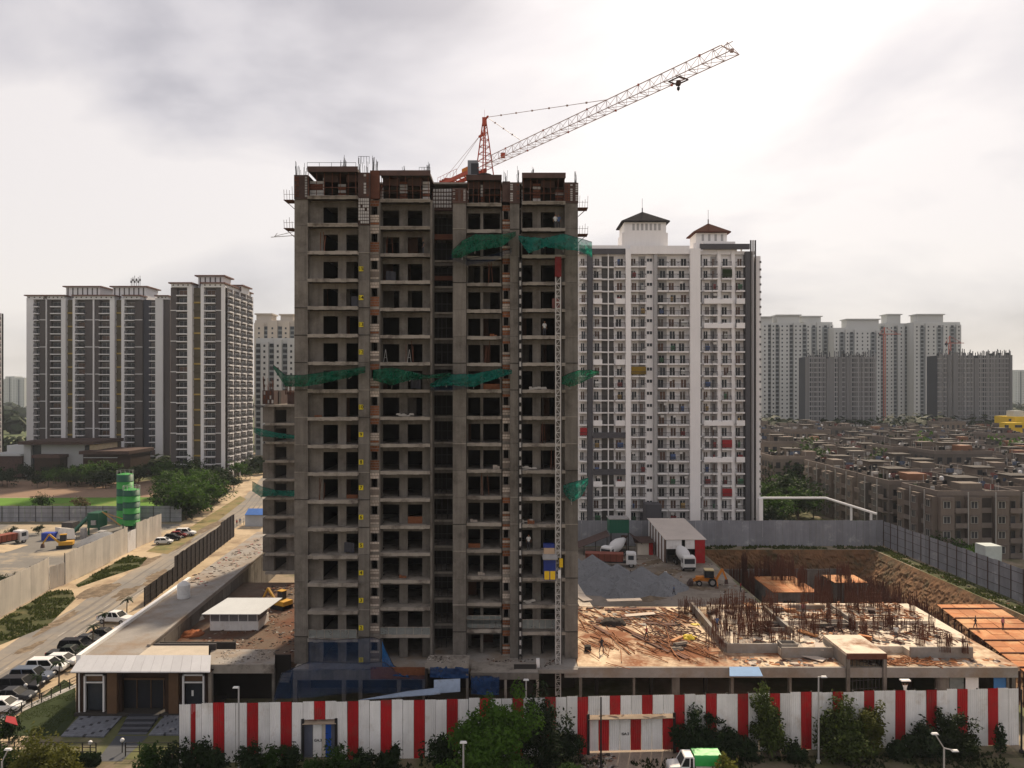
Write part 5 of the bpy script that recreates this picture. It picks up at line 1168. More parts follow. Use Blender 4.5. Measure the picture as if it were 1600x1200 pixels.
far_tower('far_white_tower', 'pale beige far tower between brown tower and rear wing', 397, 475, 500, 470, cseq(397, 475, [('w', 8), ('r', 3), ('w', 8), ('r', 4), ('w', 6), ('r', 4), ('w', 8)]), [(398, 422, 489, 3), (436, 456, 490, 3)], wall=mat('far beige tower', (.50, .45, .39), .05, .05, .9, rnd=0))
far_tower('far_white_tower', 'white far tower in front of the beige one by the rear wing', 398, 470, 528, 400, cseq(398, 470, [('r', 4), ('w', 5), ('r', 4), ('w', 5), ('r', 4), ('w', 5), ('r', 4)]), [], depth=18)
for (a, c, y1, Y) in ((8, 22, 588, 1500), (20, 38, 590, 1400), (-8, 10, 592, 1600), (1586, 1604, 578, 1300), (1580, 1592, 590, 1700)):
    far_tower('hazy_tower', 'hazy tower block on the horizon', a, c, y1, Y, cseq(a, c, [('w', 4), ('r', 2), ('w', 4)]), [], group='hazy towers on the horizon')
# ---------------------------------------------------------------- brown low-rise estate on the right
EB = [mat('brown estate render', (.150, .122, .103), .12, .12, .9, rnd=.2, streak=.12, dirt=(.12, .095, .08), dsc=.12, dth=.6), mat('drab estate render', (.120, .106, .096), .12, .12, .9, rnd=.2, streak=.12, dirt=(.10, .085, .07), dsc=.12, dth=.6), mat('sandy estate render', (.170, .140, .117), .12, .12, .9, rnd=.2, streak=.12, dirt=(.14, .11, .09), dsc=.12, dth=.6)]
DRK = mat('dark shaft render', (.05, .042, .038)); ESL = mat('estate slab edge', (.165, .138, .122), .15, .5, .9, rnd=.1); EPIPE = mat('grey drain pipe', (.33, .32, .30), .1, 1, .8); TANKW = mat('white plastic tank', (.62, .62, .62), .05, 1, .6); TANKK = mat('black plastic tank', (.02, .02, .022), .05, 1, .5)  # shafts and roof tops share one even dark tone
CLO = [mat('drying red cloth', (.20, .085, .075)), mat('drying white cloth', (.42, .40, .38)), mat('drying blue cloth', (.10, .125, .18)), mat('terracotta cladding', (.20, .10, .06))]
wE = window_mesh(1.5, 1.5, EPIPE, GLASS, 1); dE = window_mesh(1.1, 2.2, EB[1], GLASS, 0); bE = balcony_mesh(2.5, .9, ESL, ESL, True, .2, .85)
def estate(x0, y0, wx, dy, nf, label, group, detail, seed):
    rr = random.Random(seed); zt = nf*3.1+.6; m = EB[seed % 3]
    T = thing('estate_block', label, 'building', (x0+wx/2, y0+dy/2, 0), group=group)
    bx('walls', x0, x0+wx, y0, y0+dy, 0, zt, m, T)
    b = MB(); t = .2
    for q in ((x0-.1, x0+wx+.1, y0-.1, y0+t), (x0-.1, x0+wx+.1, y0+dy-t, y0+dy+.1), (x0-.1, x0+t, y0+t, y0+dy-t), (x0+wx-t, x0+wx+.1, y0+t, y0+dy-t)): b.box(*q, zt+.0, zt+1.0)
    b.build('parapet', ESL, T)
    sx, sy = x0+wx*rr.uniform(.25, .55), y0+dy*rr.uniform(.3, .6)
    bx('stair_head', sx, sx+rr.uniform(3.5, 6), sy, sy+rr.uniform(4, 7), zt+.01, zt+2.7, EB[(seed+1) % 3], T); bx('stair_head_roof', sx-.5, sx+5, sy-.5, sy+5, zt+2.71, zt+2.9, DRK, T); bx('stair_door', sx+.6, sx+1.8, sy-.06, sy-.01, zt+.1, zt+2.2, GLASS, T)
    bx('roof_terrace', x0+.21, x0+wx-.21, y0+.21, y0+dy-.21, zt+.002, zt+.008, DRK, T)
    if rr.random() < .7: sx2 = x0+wx*rr.uniform(.05, .7); bx('roof_room', sx2, sx2+rr.uniform(3, 5), y0+1, y0+rr.uniform(4, 6), zt+.01, zt+2.4, CLO[3] if rr.random() < .25 else EB[(seed+2) % 3], T)
    k = 7 if detail < 2 else 9
    for i in range(k):
        xx_, yy_ = x0+rr.uniform(.8, wx-.8), y0+rr.uniform(.6, dy-.8)
        MB().lathe([(.4, 0), (.45, .1), (.45, .8), (.3, .95), (.1, 1.0)], (xx_, yy_, zt+.9), 8).build('water_tank', TANKW if rr.random() < .12 else TANKK, T)
        bx('tank_stand', xx_-.45, xx_+.45, yy_-.45, yy_+.45, zt+.01, zt+.89, ESL, T)
    b = MB()
    for i in range(9): xx_, yy_ = x0+rr.uniform(.5, wx-.5), y0+rr.uniform(.3, dy-.5); b.bar((xx_, yy_, zt), (xx_, yy_, zt+rr.uniform(1.5, 3.2)), .1)
    b.build('roof_poles', EPIPE, T, kind='stuff')
    for i in range(10 if detail < 2 else 16):             # small roof clutter
        xx_, yy_ = x0+rr.uniform(.5, wx-1.5), y0+rr.uniform(.4, dy-1.2); hh_ = rr.uniform(.5, 1.9); bx('roof_clutter', xx_, xx_+rr.choice((.4, .8, 1.4)), yy_, yy_+rr.choice((.3, .7)), zt+.01, zt+hh_, (EB[0], EB[1], EPIPE, DRK, ESL, CLO[1], LEAFD)[rr.randrange(7)], T)
    for i in range(3):
        xx_, yy_ = x0+rr.uniform(1, wx-3), y0+rr.uniform(.5, dy-1); b = MB(); b.grid(lambda u, v: (xx_+u*2, yy_+.1*math.sin(u*9+v*3), zt+1.0+v*1.1), 5, 3); b.build('drying_cloth', CLO[rr.randrange(3)], T)
    for i in range(3):                                   # dividing walls on the roof
        xx_ = x0+wx*rr.uniform(.1, .9); bx('roof_divider', xx_, xx_+.15, y0+.25, y0+dy-.25, zt+.01, zt+rr.uniform(.8, 1.5), EB[(seed+i) % 3], T)
    # facades to -Y and -X
    faces = [(Face(T, x0, y0, 0), wx)] + [(Face(T, x0, y0+dy, 2), dy)]
    wb = MB(); db = MB()
    for fc, L_ in faces:
        n_ = max(4, int(L_/2.7)); st = L_/n_
        for k in range(n_):
            um = st*(k+.5); ty = ('bay', 'loggia', 'bay', 'shaft')[(k+seed) % 4]
            if detail:
                if ty == 'bay': fc.strip('bay_wall', um-st*.5, um+st*.5, -1.1, -.001, 0, zt-.2-(.4 if k % 2 else 0), m)
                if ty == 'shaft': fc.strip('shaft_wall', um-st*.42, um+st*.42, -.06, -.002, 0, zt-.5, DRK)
                if k % 2: fc.strip('drain_pipe', um+st*.45, um+st*.45+.18, -1.3, -1.11, 0, zt+.9, EPIPE)
            for i in range(nf):
                z = .3+i*3.1
                if detail:
                    if ty == 'loggia': fc.put('balcony', bE, um, -.3, z+.1); fc.put('door', dE, um, -.04, z+.15)
                    elif ty == 'bay': fc.put('window', wE, um+(.25 if k % 2 else -.2), -1.14, z+.9); fc.strip('window_shade', um-.9, um+.9, -1.55, -1.1, z+2.45, z+2.55, ESL)
                    else: fc.strip('landing', um-st*.4, um+st*.4, -.5, -.061, z-.1, z+.9, ESL)
                else:
                    p, q = fc.w(um-.7, -.04), fc.w(um+.7, -.01); wb.box(min(p[0], q[0]), max(p[0], q[0]), min(p[1], q[1]), max(p[1], q[1]), z+.5, z+2.4)
                    if ty != 'shaft': p, q = fc.w(um-.9, -.8), fc.w(um+.9, -.01); db.box(min(p[0], q[0]), max(p[0], q[0]), min(p[1], q[1]), max(p[1], q[1]), z-.2, z+.5)
        if detail:
            for i in range(1, nf): fc.strip('floor_band', 0, L_, -.08, -.062, i*3.1+.05, i*3.1+.25, ESL)
    if db.v: db.build('balconies', ESL, T, kind='stuff')
    if wb.v: wb.build('windows', GLASS, T, kind='stuff')
    return T
near = [(88.5, 153, 17, 14, 4, 'near brown estate block behind the right fence, at the picture edge'), (87.5, 171, 15, 15, 4, 'second brown estate block behind the right fence'), (88, 188, 15, 16, 4, 'third brown estate block along the lane, seen end on'),
        (89, 206, 15, 18, 4, 'last brown estate block of the lane row, nearest the trees'), (106.5, 160, 16, 14, 4, 'brown estate block beside the near one at the right picture edge')]
for k, (x, y, wx, dy, nf, lb) in enumerate(near): estate(x, y, wx, dy, nf, lb, 'low-rise estate blocks', 2, k)
k = 10
for row, y in enumerate((176, 196, 216, 238, 262, 286, 312, 340, 370, 402, 432)):
    x = 107 if y < 230 else (84 if y < 250 else 92)
    if 250 <= y: x = 66+(y-250)*.08
    while x/y < .76:
        if not (y > 330 and rng.random() < .08):
            wx = rng.uniform(13, 18); estate(x+rng.uniform(-1, 1), y+rng.uniform(-3, 3), wx, rng.uniform(12, 15), 5 if (row+k) % 6 == 0 else 4, 'brown flat-roofed estate block in the %s row back beyond the right fence' % ('first', 'second', 'third', 'fourth', 'fifth', 'sixth', 'seventh', 'eighth', 'ninth', 'tenth', 'farthest')[row], 'crowded estate rows, %s' % ('first', 'second', 'third', 'fourth', 'fifth', 'sixth', 'seventh', 'eighth', 'ninth', 'tenth', 'farthest')[row], 1 if y < 200 else 0, k)
        k += 1; x += rng.uniform(17.5, 20.5)
YB = mat('bright yellow render', (.68, .46, .02), .05, .2, .8)
YH = thing('yellow_building', 'bright yellow flat roofed building at the right edge of the picture', 'building', (X(1590, 400), 400, 0))
bx('walls', X(1582, 400), X(1640, 400), 398, 415, 0, Z(651, 400), YB, YH); bx('low_block', X(1565, 396), X(1592, 396), 392, 397.9, 0, Z(660, 396), YB, YH); bx('roof_room', X(1584, 402), X(1600, 402), 402, 408, Z(651, 400), Z(642, 400), HZW, YH)
for p, q, y1, y2 in ((1570, 1576, 664, 669), (1586, 1597, 664, 668), (1588, 1592, 655, 659)): bx('window', X(p, 391.9), X(q, 391.9), 391.8 if y1 > 660 else 397.8, 391.98 if y1 > 660 else 397.97, Z(y2, 392), Z(y1, 392), GLASS, YH)
# ================================================================ SITE THINGS
rng = random.Random(41)
# ---- white roofed batching shed
SH = thing('tin_shed', 'tin shed with pale sloping roof and red front panel by the rear fence', 'shed', (35, 155, 0))
b = MB(); b.hexa([(30.8, 148.2, 4.75), (39.2, 148.2, 4.75), (38.0, 162.5, 6.6), (29.8, 162.5, 6.6)], [(30.8, 148.2, 4.83), (39.2, 148.2, 4.83), (38.0, 162.5, 6.68), (29.8, 162.5, 6.68)]); b.build('roof', mat('chalky tin roof', (.52, .46, .41), .1, .3, .6, streak=.05), SH)
for k in range(12):
    y0 = 148.5+k*1.15; z1 = 4.72+(y0-148.2)*.129; MB().hexa([(30.95-k*.075, y0, 0), (31.02-k*.075, y0, 0), (30.95-k*.075, y0+1.1, 0), (30.88-k*.075, y0+1.1, 0)], [(30.95-k*.075, y0, z1), (31.02-k*.075, y0, z1), (30.95-k*.075, y0+1.1, z1+.12), (30.88-k*.075, y0+1.1, z1+.12)]).build('side_sheet', PWHITE if k % 2 else mat('brown sheet', (.17, .11, .085), .15, 1, .7), SH)
bx('front_sheet', 31.1, 34.2, 148.35, 148.45, 2.9, 4.72, PWHITE, SH); bx('front_sheet', 34.9, 36.8, 148.35, 148.45, 2.9, 4.72, PWHITE, SH); bx('red_panel', 36.9, 38.9, 148.35, 148.45, 0, 4.72, PRED, SH); bx('post', 31.0, 31.3, 148.4, 148.6, 0, 4.7, RAIL, SH)
bx('back_wall', 31, 38, 156, 156.1, 0, 5.4, CONC_D, SH); bx('right_wall', 38.4, 38.5, 148.5, 162, 0, 4.6, PDARK, SH)
HT = thing('site_hut', 'small tin hut with rusty roof beside the batching shed', 'hut', (28, 157, 0))
bx('wall', 26.6, 29.0, 156, 158.5, 0, 2.6, PCREAM, HT); bx('red_door', 29.02, 29.9, 156, 157.5, 0, 2.5, PRED, HT); MB().hexa([(25.8, 155, 2.7), (30.2, 155, 2.7), (29.8, 159, 3.3), (26, 159, 3.3)], [(25.8, 155, 2.76), (30.2, 155, 2.76), (29.8, 159, 3.36), (26, 159, 3.36)]).build('roof', RUSTD, HT)
TK = thing('green_container', 'dark green raised container in front of the rear fence', 'container', (X(967, 158), 158, 0)); GRN = mat('container green', (.012, .10, .060), .1, 1, .6)
bx('body', X(952.5, 157), X(983, 157), 157, 161, Z(833, 157), Z(812, 157), GRN, TK); bx('lid', X(952, 157)-.1, X(983, 157)+.1, 156.9, 161.1, Z(812, 157), Z(810.5, 157), FORMG, TK)
for p in (954, 981): bx('leg', X(p, 157), X(p, 157)+.25, 157.1, 157.35, 0, Z(833, 157), RAIL, TK)
for k in range(6): bx('rib', X(954.5+k*5.2, 157), X(954.5+k*5.2, 157)+.1, 156.93, 156.99, Z(833, 157), Z(812, 157), GRN, TK)
LN = thing('lean_to', 'dark lean-to roof sloping down left of the green container', 'shed', (X(930, 157), 157, 0))
MB().hexa([(X(902, 158), 155, 1.6), (X(950, 158), 155, 4.2), (X(950, 158), 161, 4.2), (X(902, 158), 161, 1.6)], [(X(902, 158), 155, 1.7), (X(950, 158), 155, 4.3), (X(950, 158), 161, 4.3), (X(902, 158), 161, 1.7)]).build('roof', RUSTD, LN)
for p in (912, 930, 948): bx('post', X(p, 155.5), X(p, 155.5)+.15, 155.5, 155.65, 0, 1.6+(p-902)*.05, RAIL, LN)
MB().hexa([(X(984, 158), 155, 4.0), (X(1000, 158), 155, 2.4), (X(1000, 158), 161, 2.4), (X(984, 158), 161, 4.0)], [(X(984, 158), 155, 4.1), (X(1000, 158), 155, 2.5), (X(1000, 158), 161, 2.5), (X(984, 158), 161, 4.1)]).build('roof', RUSTD, LN)
# ---- gravel heap
b = MB(); pk = [(15.1, 138, 4.0), (19.2, 134, 3.3), (23.2, 131.5, 3.4), (27.2, 130.5, 2.6), (20.0, 127.5, 2.7), (15.0, 129, 2.8), (12.0, 141, 3.0), (25.5, 127, 1.9), (17.5, 124.5, 1.5)]
def gh(x, y):
    s_ = 0
    for (px_, py_, h_) in pk: d = math.hypot(x-px_, y-py_); s_ = max(s_, h_-d*.62+.25*math.exp(-d))
    return max(s_, 0)+.12*nz3(x, y, 0, .8)+.05*nz3(x, y, 3, 3)-.08
b.grid(lambda u, v: (6+u*28, 118+v*30, gh(6+u*28, 118+v*30)), 90, 90); tag(b.build('gravel_heap', GRAVEL, smooth=True), 'long grey heap of crushed stone behind the podium', 'gravel', kind='stuff')
b = MB()
for k in range(2200):
    x, y = rng.uniform(8, 32), rng.uniform(119, 146); z = gh(x, y)
    if z < -.02: continue
    s_ = rng.uniform(.05, .14); b.poly([(x-s_, y-s_, z), (x+s_, y-s_*.7, z), (x, y+s_, z), (x+s_*.2, y, z+s_*1.3)], [(0, 1, 3), (1, 2, 3), (2, 0, 3)])
tag(b.build('loose_stones', GRAVEL), 'loose stones strewn over the grey gravel heap', 'stones', kind='stuff')
# ---- vehicles
TYRE = mat('tyre rubber', (.018, .018, .018), .1, 3, .9); RIM = mat('wheel rim', (.33, .33, .34), .05, 3, .4, metal=.6); LAMP = mat('lamp glass', (.75, .75, .72), .05, 3, .15, spec=.6); TAIL = mat('tail lamp', (.30, .01, .012), .05, 3, .25); CHROME = mat('dark trim', (.03, .03, .032), .05, 3, .5)
def wheel_parts(T, x, y, r, wd):
    b = MB(); b.tube((x, y-wd/2, r), (x, y+wd/2, r), r, n=18); o = b.build('wheel', TYRE, T, local=True)
    b = MB(); b.tube((x, y-wd/2-.012, r), (x, y+wd/2+.012, r), r*.58, n=12); b.build('rim', RIM, o, local=True)
CARGL = mat('car glass', (.008, .009, .010), .1, 2, .25, rnd=0, spec=.03)
def paint(n, c, r=.5): return mat('car paint '+n, c, .03, 1, r, rnd=0, spec=.10)
def body_ring(x, zb, zt, hw, rnd_=.1):
    return [(x, -hw*.9, zb), (x, -hw, zb+.14), (x, -hw, zt-rnd_), (x, -hw*.9, zt), (x, hw*.9, zt), (x, hw, zt-rnd_), (x, hw, zb+.14), (x, hw*.9, zb)]
CARS = {'sedan': (4.3, 1.72, .92, 1.45, [(-2.15, .45, .80), (-2.05, .34, .93), (-1.4, .30, 1.0), (.6, .28, .97), (1.5, .30, .88), (2.05, .34, .74), (2.15, .45, .62)], (-1.75, 1.0, -.95, .25)),
        'hatch': (3.8, 1.68, .95, 1.52, [(-1.9, .45, .95), (-1.8, .34, 1.0), (-1.0, .30, 1.02), (.6, .28, .99), (1.3, .30, .90), (1.8, .34, .76), (1.9, .45, .64)], (-1.8, 1.0, -1.45, .3)),
        'suv': (4.6, 1.85, 1.08, 1.82, [(-2.3, .55, 1.08), (-2.22, .42, 1.14), (-1.4, .36, 1.15), (.8, .36, 1.12), (1.6, .38, 1.05), (2.22, .42, .95), (2.3, .55, .80)], (-2.2, 1.15, -1.95, .45)),
        'pickup': (5.1, 1.80, 1.05, 1.75, [(-2.55, .55, 1.05), (-2.5, .42, 1.08), (-1.2, .38, 1.08), (.9, .38, 1.08), (1.7, .40, 1.02), (2.4, .42, .92), (2.55, .55, .78)], (-.75, 1.3, -.6, .6))}
def make_car(kind, label, cat, loc, rz, m, group=None, name='parked_car'):
    L_, W_, zb, zr_, st, (g0, g1, r0, r1) = CARS[kind]; T = thing(name, label, cat, loc, rz, group); hw = W_/2
    b = MB(); rings = []
    for (x, a, c) in st: rings.append(body_ring(x, a, c, hw*(1 if abs(x) < L_/2-.12 else .86)))
    b.loft(rings); b.build('body', m, T, local=True, smooth=False)
    zt = zr_; zbelt = zb+.02; ib, it = hw*.94, hw*.76
    b = MB(); b.poly([(g0, -ib, zbelt), (g1, -ib, zbelt), (g1, ib, zbelt), (g0, ib, zbelt), (r0, -it, zt-.05), (r1, -it, zt-.05), (r1, it, zt-.05), (r0, it, zt-.05)], [(0, 1, 5, 4), (1, 2, 6, 5), (2, 3, 7, 6), (3, 0, 4, 7), (4, 5, 6, 7)]); b.build('windows', CARGL, T, local=True)
    b = MB(); b.hexa([(r0-.05, -it-.02, zt-.07), (r1+.05, -it-.02, zt-.07), (r1+.05, it+.02, zt-.07), (r0-.05, it+.02, zt-.07)], [(r0+.05, -it+.1, zt), (r1-.1, -it+.1, zt), (r1-.1, it-.1, zt), (r0+.05, it-.1, zt)])
    for s_ in (-1, 1):
        for (xa_, xb_) in ((g0, r0), (g1, r1), ((g0+g1)/2-.1, (r0+r1)/2-.1)): b.bar((xa_, s_*(ib+.005), zbelt), (xb_, s_*(it+.005), zt-.06), .09)
    b.build('roof', m, T, local=True)
    if kind == 'pickup':
        MB().box(-2.42, -.9, -hw*.82, hw*.82, zb-.05, zb+.06).build('load_bed', CHROME, T, local=True)
    r_ = .36 if kind in ('suv', 'pickup') else .31
    for x in (-L_*.30, L_*.31):
        for s_ in (-1, 1): wheel_parts(T, x, s_*(hw-.10), r_, .22)
    for s_ in (-1, 1):
        MB().box(L_/2-.16, L_/2-.02, s_*hw*.62-.18, s_*hw*.62+.18, zb-.30, zb-.12).build('headlight', LAMP, T, local=True)
        MB().box(-L_/2+.0, -L_/2+.1, s_*hw*.72-.12, s_*hw*.72+.12, zb-.22, zb+.02).build('tail_light', TAIL, T, local=True)
        MB().box(g1-.25, g1-.05, s_*(hw+.02)-.08, s_*(hw+.02)+.08, zbelt-.02, zbelt+.14).build('wing_mirror', m, T, local=True)
    MB().box(L_/2-.1, L_/2+.01, -hw*.6, hw*.6, .32, .52).build('bumper', CHROME, T, local=True)
    return T
PW, PK, PG, PS, PB, PRd = paint('white', (.66, .66, .66)), paint('black', (.018, .018, .022)), paint('graphite', (.045, .048, .055)), paint('steel blue', (.10, .12, .16)), paint('dark green black', (.020, .026, .022)), paint('maroon', (.16, .02, .025))
for (k, px, py, m, lb, r_) in [('hatch', 6, 1112, PW, 'white hatchback at the near end of the parked row', 4), ('sedan', 22, 1095, PG, 'graphite sedan second in the parked row from the near end', 3), ('suv', 33, 1081, PK, 'black off-roader between graphite sedan and steel blue car', 3),
        ('suv', 50, 1066, PS, 'steel blue off-roader parked before the big white one', 2), ('suv', 74, 1051, PW, 'large white off-roader with dark sunroof in the parked row', 3), ('hatch', 98, 1040, PW, 'small white hatchback just beyond the large white off-roader', 2),
        ('pickup', 107, 1030, PB, 'dark open-backed pickup in the parked row', 2), ('suv', 122, 1019, PK, 'black off-roader near the far end of the parked row', 4), ('sedan', 138, 1008, PG, 'dark sedan parked close under the podium coping', 3), ('sedan', 163, 998, PK, 'black sedan half hidden behind the podium coping', 3),
        ('pickup', 180, 973, PW, 'white pickup at the far end of the row beside small palms', -8)]:
    make_car(k, lb, 'car', (*G(px, py), .012), R(r_), m, 'cars parked beside the podium')
for (k, px, py, m, lb, r_) in [('hatch', 256, 850, PW, 'white hatchback nearest in the group under the far sheet wall', 10), ('hatch', 270, 844, PK, 'black hatchback in the group under the far sheet wall', 12), ('hatch', 279, 840, PRd, 'maroon hatchback in the group under the far sheet wall', 12), ('suv', 290, 837, PW, 'white off-roader at the far end of the group under the sheet wall', 5)]:
    make_car(k, lb, 'car', (*G(px, py), .012), R(r_), m, 'cars under the far sheet wall')
for (px, py, Y_, lb) in ((1207, 797, 0, 'white car parked under trees beside the white tower'), (1313, 793, 0, 'white car near the white overhead pipe'), (1322, 800, 0, 'white hatchback just inside the rear fence top')):
    make_car('suv' if px != 1322 else 'hatch', lb, 'car', (*G(px, py+8), .012), R(5), PW, 'cars beyond the rear fence')
# light truck with green tarpaulin by the gate
TR = thing('light_truck', 'small white truck with green tarpaulin load by the wide gate', 'truck', (X(1084, 66.3), 66.3, .02), R(180)); CW_ = paint('truck white', (.72, .70, .68), .4)
b = MB(); b.loft([body_ring(x, a, c, h_) for x, a, c, h_ in ((2.35, .5, 1.0, .72), (2.25, .4, 1.12, .80), (1.3, .4, 1.2, .84), (.55, .4, 1.22, .84))]); b.build('bonnet', CW_, TR, local=True)
b = MB(); b.poly([(.2, -.82, 1.2), (1.35, -.82, 1.2), (1.35, .82, 1.2), (.2, .82, 1.2), (.2, -.72, 1.95), (.95, -.72, 1.95), (.95, .72, 1.95), (.2, .72, 1.95)], [(0, 1, 5, 4), (1, 2, 6, 5), (2, 3, 7, 6), (3, 0, 4, 7), (4, 5, 6, 7)]); b.build('cab_windows', GLASS, TR, local=True)
b = MB(); b.hexa([(.15, -.76, 1.93), (1.0, -.76, 1.93), (1.0, .76, 1.93), (.15, .76, 1.93)], [(.2, -.70, 2.02), (.92, -.70, 2.02), (.92, .70, 2.02), (.2, .70, 2.02)])
for s_ in (-1, 1): b.bar((1.36, s_*.83, 1.18), (.97, s_*.74, 1.95), .09); b.bar((.2, s_*.83, 1.18), (.2, s_*.74, 1.95), .12); b.bar((.55, s_*.83, 1.18), (.5, s_*.74, 1.95), .09)
b.box(.12, .2, -.8, .8, 1.0, 1.9); b.build('cab_frame', CW_, TR, local=True)
for s_ in (-1, 1):
    for k in range(7): MB().box(-2.3+k*.335, -2.3+k*.335+.32, s_*.86-.03, s_*.86+.03, .62, 1.25).build('drop_side', mat('cream drop side', (.60, .55, .48), .1, 1, .6, rnd=.06), TR, local=True)
MB().box(-2.35, .08, -.88, .88, .5, .62).build('load_bed', RUST, TR, local=True); MB().box(-2.36, -2.31, -.86, .86, .62, 1.3).build('tailgate', CW_, TR, local=True)
b = MB(); 
def tarp(u, v):
    a = math.pi*v; x = -2.32+u*2.4; y = -.9*math.cos(a); z = 1.28+.86*min(1, math.sin(a)*1.7)+.05*nz3(x*4, y*4, 0, 1); return (x, y, z)
b.grid(tarp, 16, 14); b.poly([tarp(0, v/10) for v in range(11)], [tuple(range(11))]); b.poly([tarp(1, v/10) for v in range(11)], [tuple(range(11))]); b.build('tarpaulin', mat('bright green tarpaulin', (.02, .34, .06), .18, 2, .45, rnd=0, fine=.1, spec=.4), TR, local=True, smooth=True)
for x in (-1.5, 1.45):
    for s_ in (-1, 1): wheel_parts(TR, x, s_*.74, .36, .22)
for s_ in (-1, 1): MB().box(2.3, 2.38, s_*.5-.14, s_*.5+.14, .72, .92).build('headlight', LAMP, TR, local=True)
# concrete mixers
def mixer(label, loc, rz):
    T = thing('concrete_mixer', label, 'truck', loc, rz, 'concrete mixer trucks'); W2 = paint('mixer white', (.66, .65, .63), .45)
    b = MB(); b.loft([body_ring(x, a, c, 1.2, .25) for x, a, c in ((4.4, .75, 1.6), (4.35, .6, 2.75), (4.0, .6, 2.95), (2.6, .6, 2.95), (2.5, .6, 2.8))]); o = b.build('cab', W2, T, local=True)
    MB().box(4.36, 4.42, -1.0, 1.0, 1.55, 2.5).build('windscreen', GLASS, o, local=True); MB().box(4.36, 4.46, -1.15, 1.15, .55, .9).build('bumper', CHROME, o, local=True)
    for s_ in (-1, 1): MB().box(3.0, 3.9, s_*1.19-.03, s_*1.19+.03, 1.6, 2.45).build('door_window', GLASS, o, local=True); MB().box(4.36, 4.44, s_*.9-.15, s_*.9+.15, .95, 1.2).build('headlight', LAMP, o, local=True)
    MB().box(-4.4, 2.6, -.55, .55, .75, 1.05).build('chassis', CHROME, T, local=True)
    ax0, ax1 = Vector((2.0, 0, 2.0)), Vector((-4.0, 0, 3.1)); d = (ax1-ax0).normalized(); up = Vector((0, 0, 1)); a = d.cross(up).normalized(); c = a.cross(d); rings = []
    for t, r_ in ((0, .35), (.06, .85), (.3, 1.25), (.55, 1.22), (.85, .75), (1, .55)):
        p = ax0.lerp(ax1, t); rings.append([tuple(p+a*(r_*math.cos(q*2*math.pi/18))+c*(r_*math.sin(q*2*math.pi/18))) for q in range(18)])
    b = MB(); b.loft(rings); b.build('drum', paint('drum white', (.62, .61, .60), .45), T, local=True, smooth=True)
    b = MB(); b.bar((-3.9, -.6, 1.0), (-3.9, -.6, 3.2), .15); b.bar((-3.9, .6, 1.0), (-3.9, .6, 3.2), .15); b.bar((-4.3, 0, 3.2), (-4.9, 0, 1.7), .6, .12); b.hexa([(-4.4, -.4, 3.3), (-3.8, -.4, 3.3), (-3.8, .4, 3.3), (-4.4, .4, 3.3)], [(-4.7, -.6, 3.9), (-3.7, -.6, 3.9), (-3.7, .6, 3.9), (-4.7, .6, 3.9)]); b.build('chute', RUSTD, T, local=True)
    for x in (3.4, -1.8, -3.1):
        for s_ in (-1, 1): wheel_parts(T, x, s_*1.0, .5, .35)
    return T
mixer('white concrete mixer truck backed into the tin shed, cab facing out', (X(1070, 144.5), 145.5, .01), R(-88)); mixer('white concrete mixer truck beside the green container, partly hidden', (X(962, 153), 153.5, .01), R(-125))
# red tipper
TP = thing('tipper_truck', 'red bodied tipper truck with white cab behind the gravel heap', 'truck', (X(955, 146), 146, .01), R(-8)); W3 = paint('cab white', (.64, .63, .62), .4)
MB().box(-5, 4.8, -.5, .5, .75, 1.1).build('chassis', CHROME, TP, local=True)
b = MB(); b.hexa([(-5, -1.2, 1.15), (2.3, -1.2, 1.15), (2.3, 1.2, 1.15), (-5, 1.2, 1.15)], [(-5.1, -1.25, 2.6), (2.4, -1.25, 2.6), (2.4, 1.25, 2.6), (-5.1, 1.25, 2.6)]); b.build('tipper_body', mat('red oxide tipper', (.20, .055, .035), .15, .6, .7), TP, local=True)
for k in range(7):
    for s_ in (-1, 1): MB().box(-4.8+k*1.15, -4.7+k*1.15, s_*1.27-.05, s_*1.27+.05, 1.15, 2.6).build('body_rib', RUST, TP, local=True)
b = MB(); b.loft([body_ring(x, a, c, 1.2, .2) for x, a, c in ((4.9, .8, 1.7), (4.85, .6, 2.7), (4.5, .6, 2.9), (3.0, .6, 2.9), (2.9, .6, 2.7))]); o = b.build('cab', W3, TP, local=True)
MB().box(4.86, 4.93, -1.0, 1.0, 1.6, 2.5).build('windscreen', GLASSB, o, local=True)
for s_ in (-1, 1): MB().box(3.3, 4.4, s_*1.19-.03, s_*1.19+.03, 1.6, 2.45).build('door_window', GLASSB, o, local=True); MB().box(4.86, 4.95, s_*.85-.15, s_*.85+.15, .9, 1.15).build('headlight', LAMP, o, local=True)
for x in (3.9, -2.0, -3.4):
    for s_ in (-1, 1): wheel_parts(TP, x, s_*1.0, .52, .35)
# backhoe loader
BH = thing('backhoe_loader', 'orange backhoe loader standing at the edge of the pit', 'loader', (X(1106, 131.5), 131.5, .01), R(172)); OR = mat('loader orange', (.58, .20, .025), .1, 1, .5, rnd=0)
MB().hexa([(-1.2, -.5, .8), (2.2, -.45, .8), (2.2, .45, .8), (-1.2, .5, .8)], [(-1.2, -.6, 1.7), (2.1, -.5, 1.55), (2.1, .5, 1.55), (-1.2, .6, 1.7)]).build('chassis', OR, BH, local=True)
b = MB(); b.poly([(-1.0, -.8, 1.5), (.7, -.8, 1.5), (.7, .8, 1.5), (-1.0, .8, 1.5), (-.9, -.75, 2.75), (.5, -.75, 2.75), (.5, .75, 2.75), (-.9, .75, 2.75)], [(0, 1, 5, 4), (1, 2, 6, 5), (2, 3, 7, 6), (3, 0, 4, 7)]); b.build('cab_glass', GLASS, BH, local=True)
MB().box(-1.0, .65, -.85, .85, 2.75, 2.92).build('cab_roof', mat('cream roof', (.62, .50, .28)), BH, local=True)
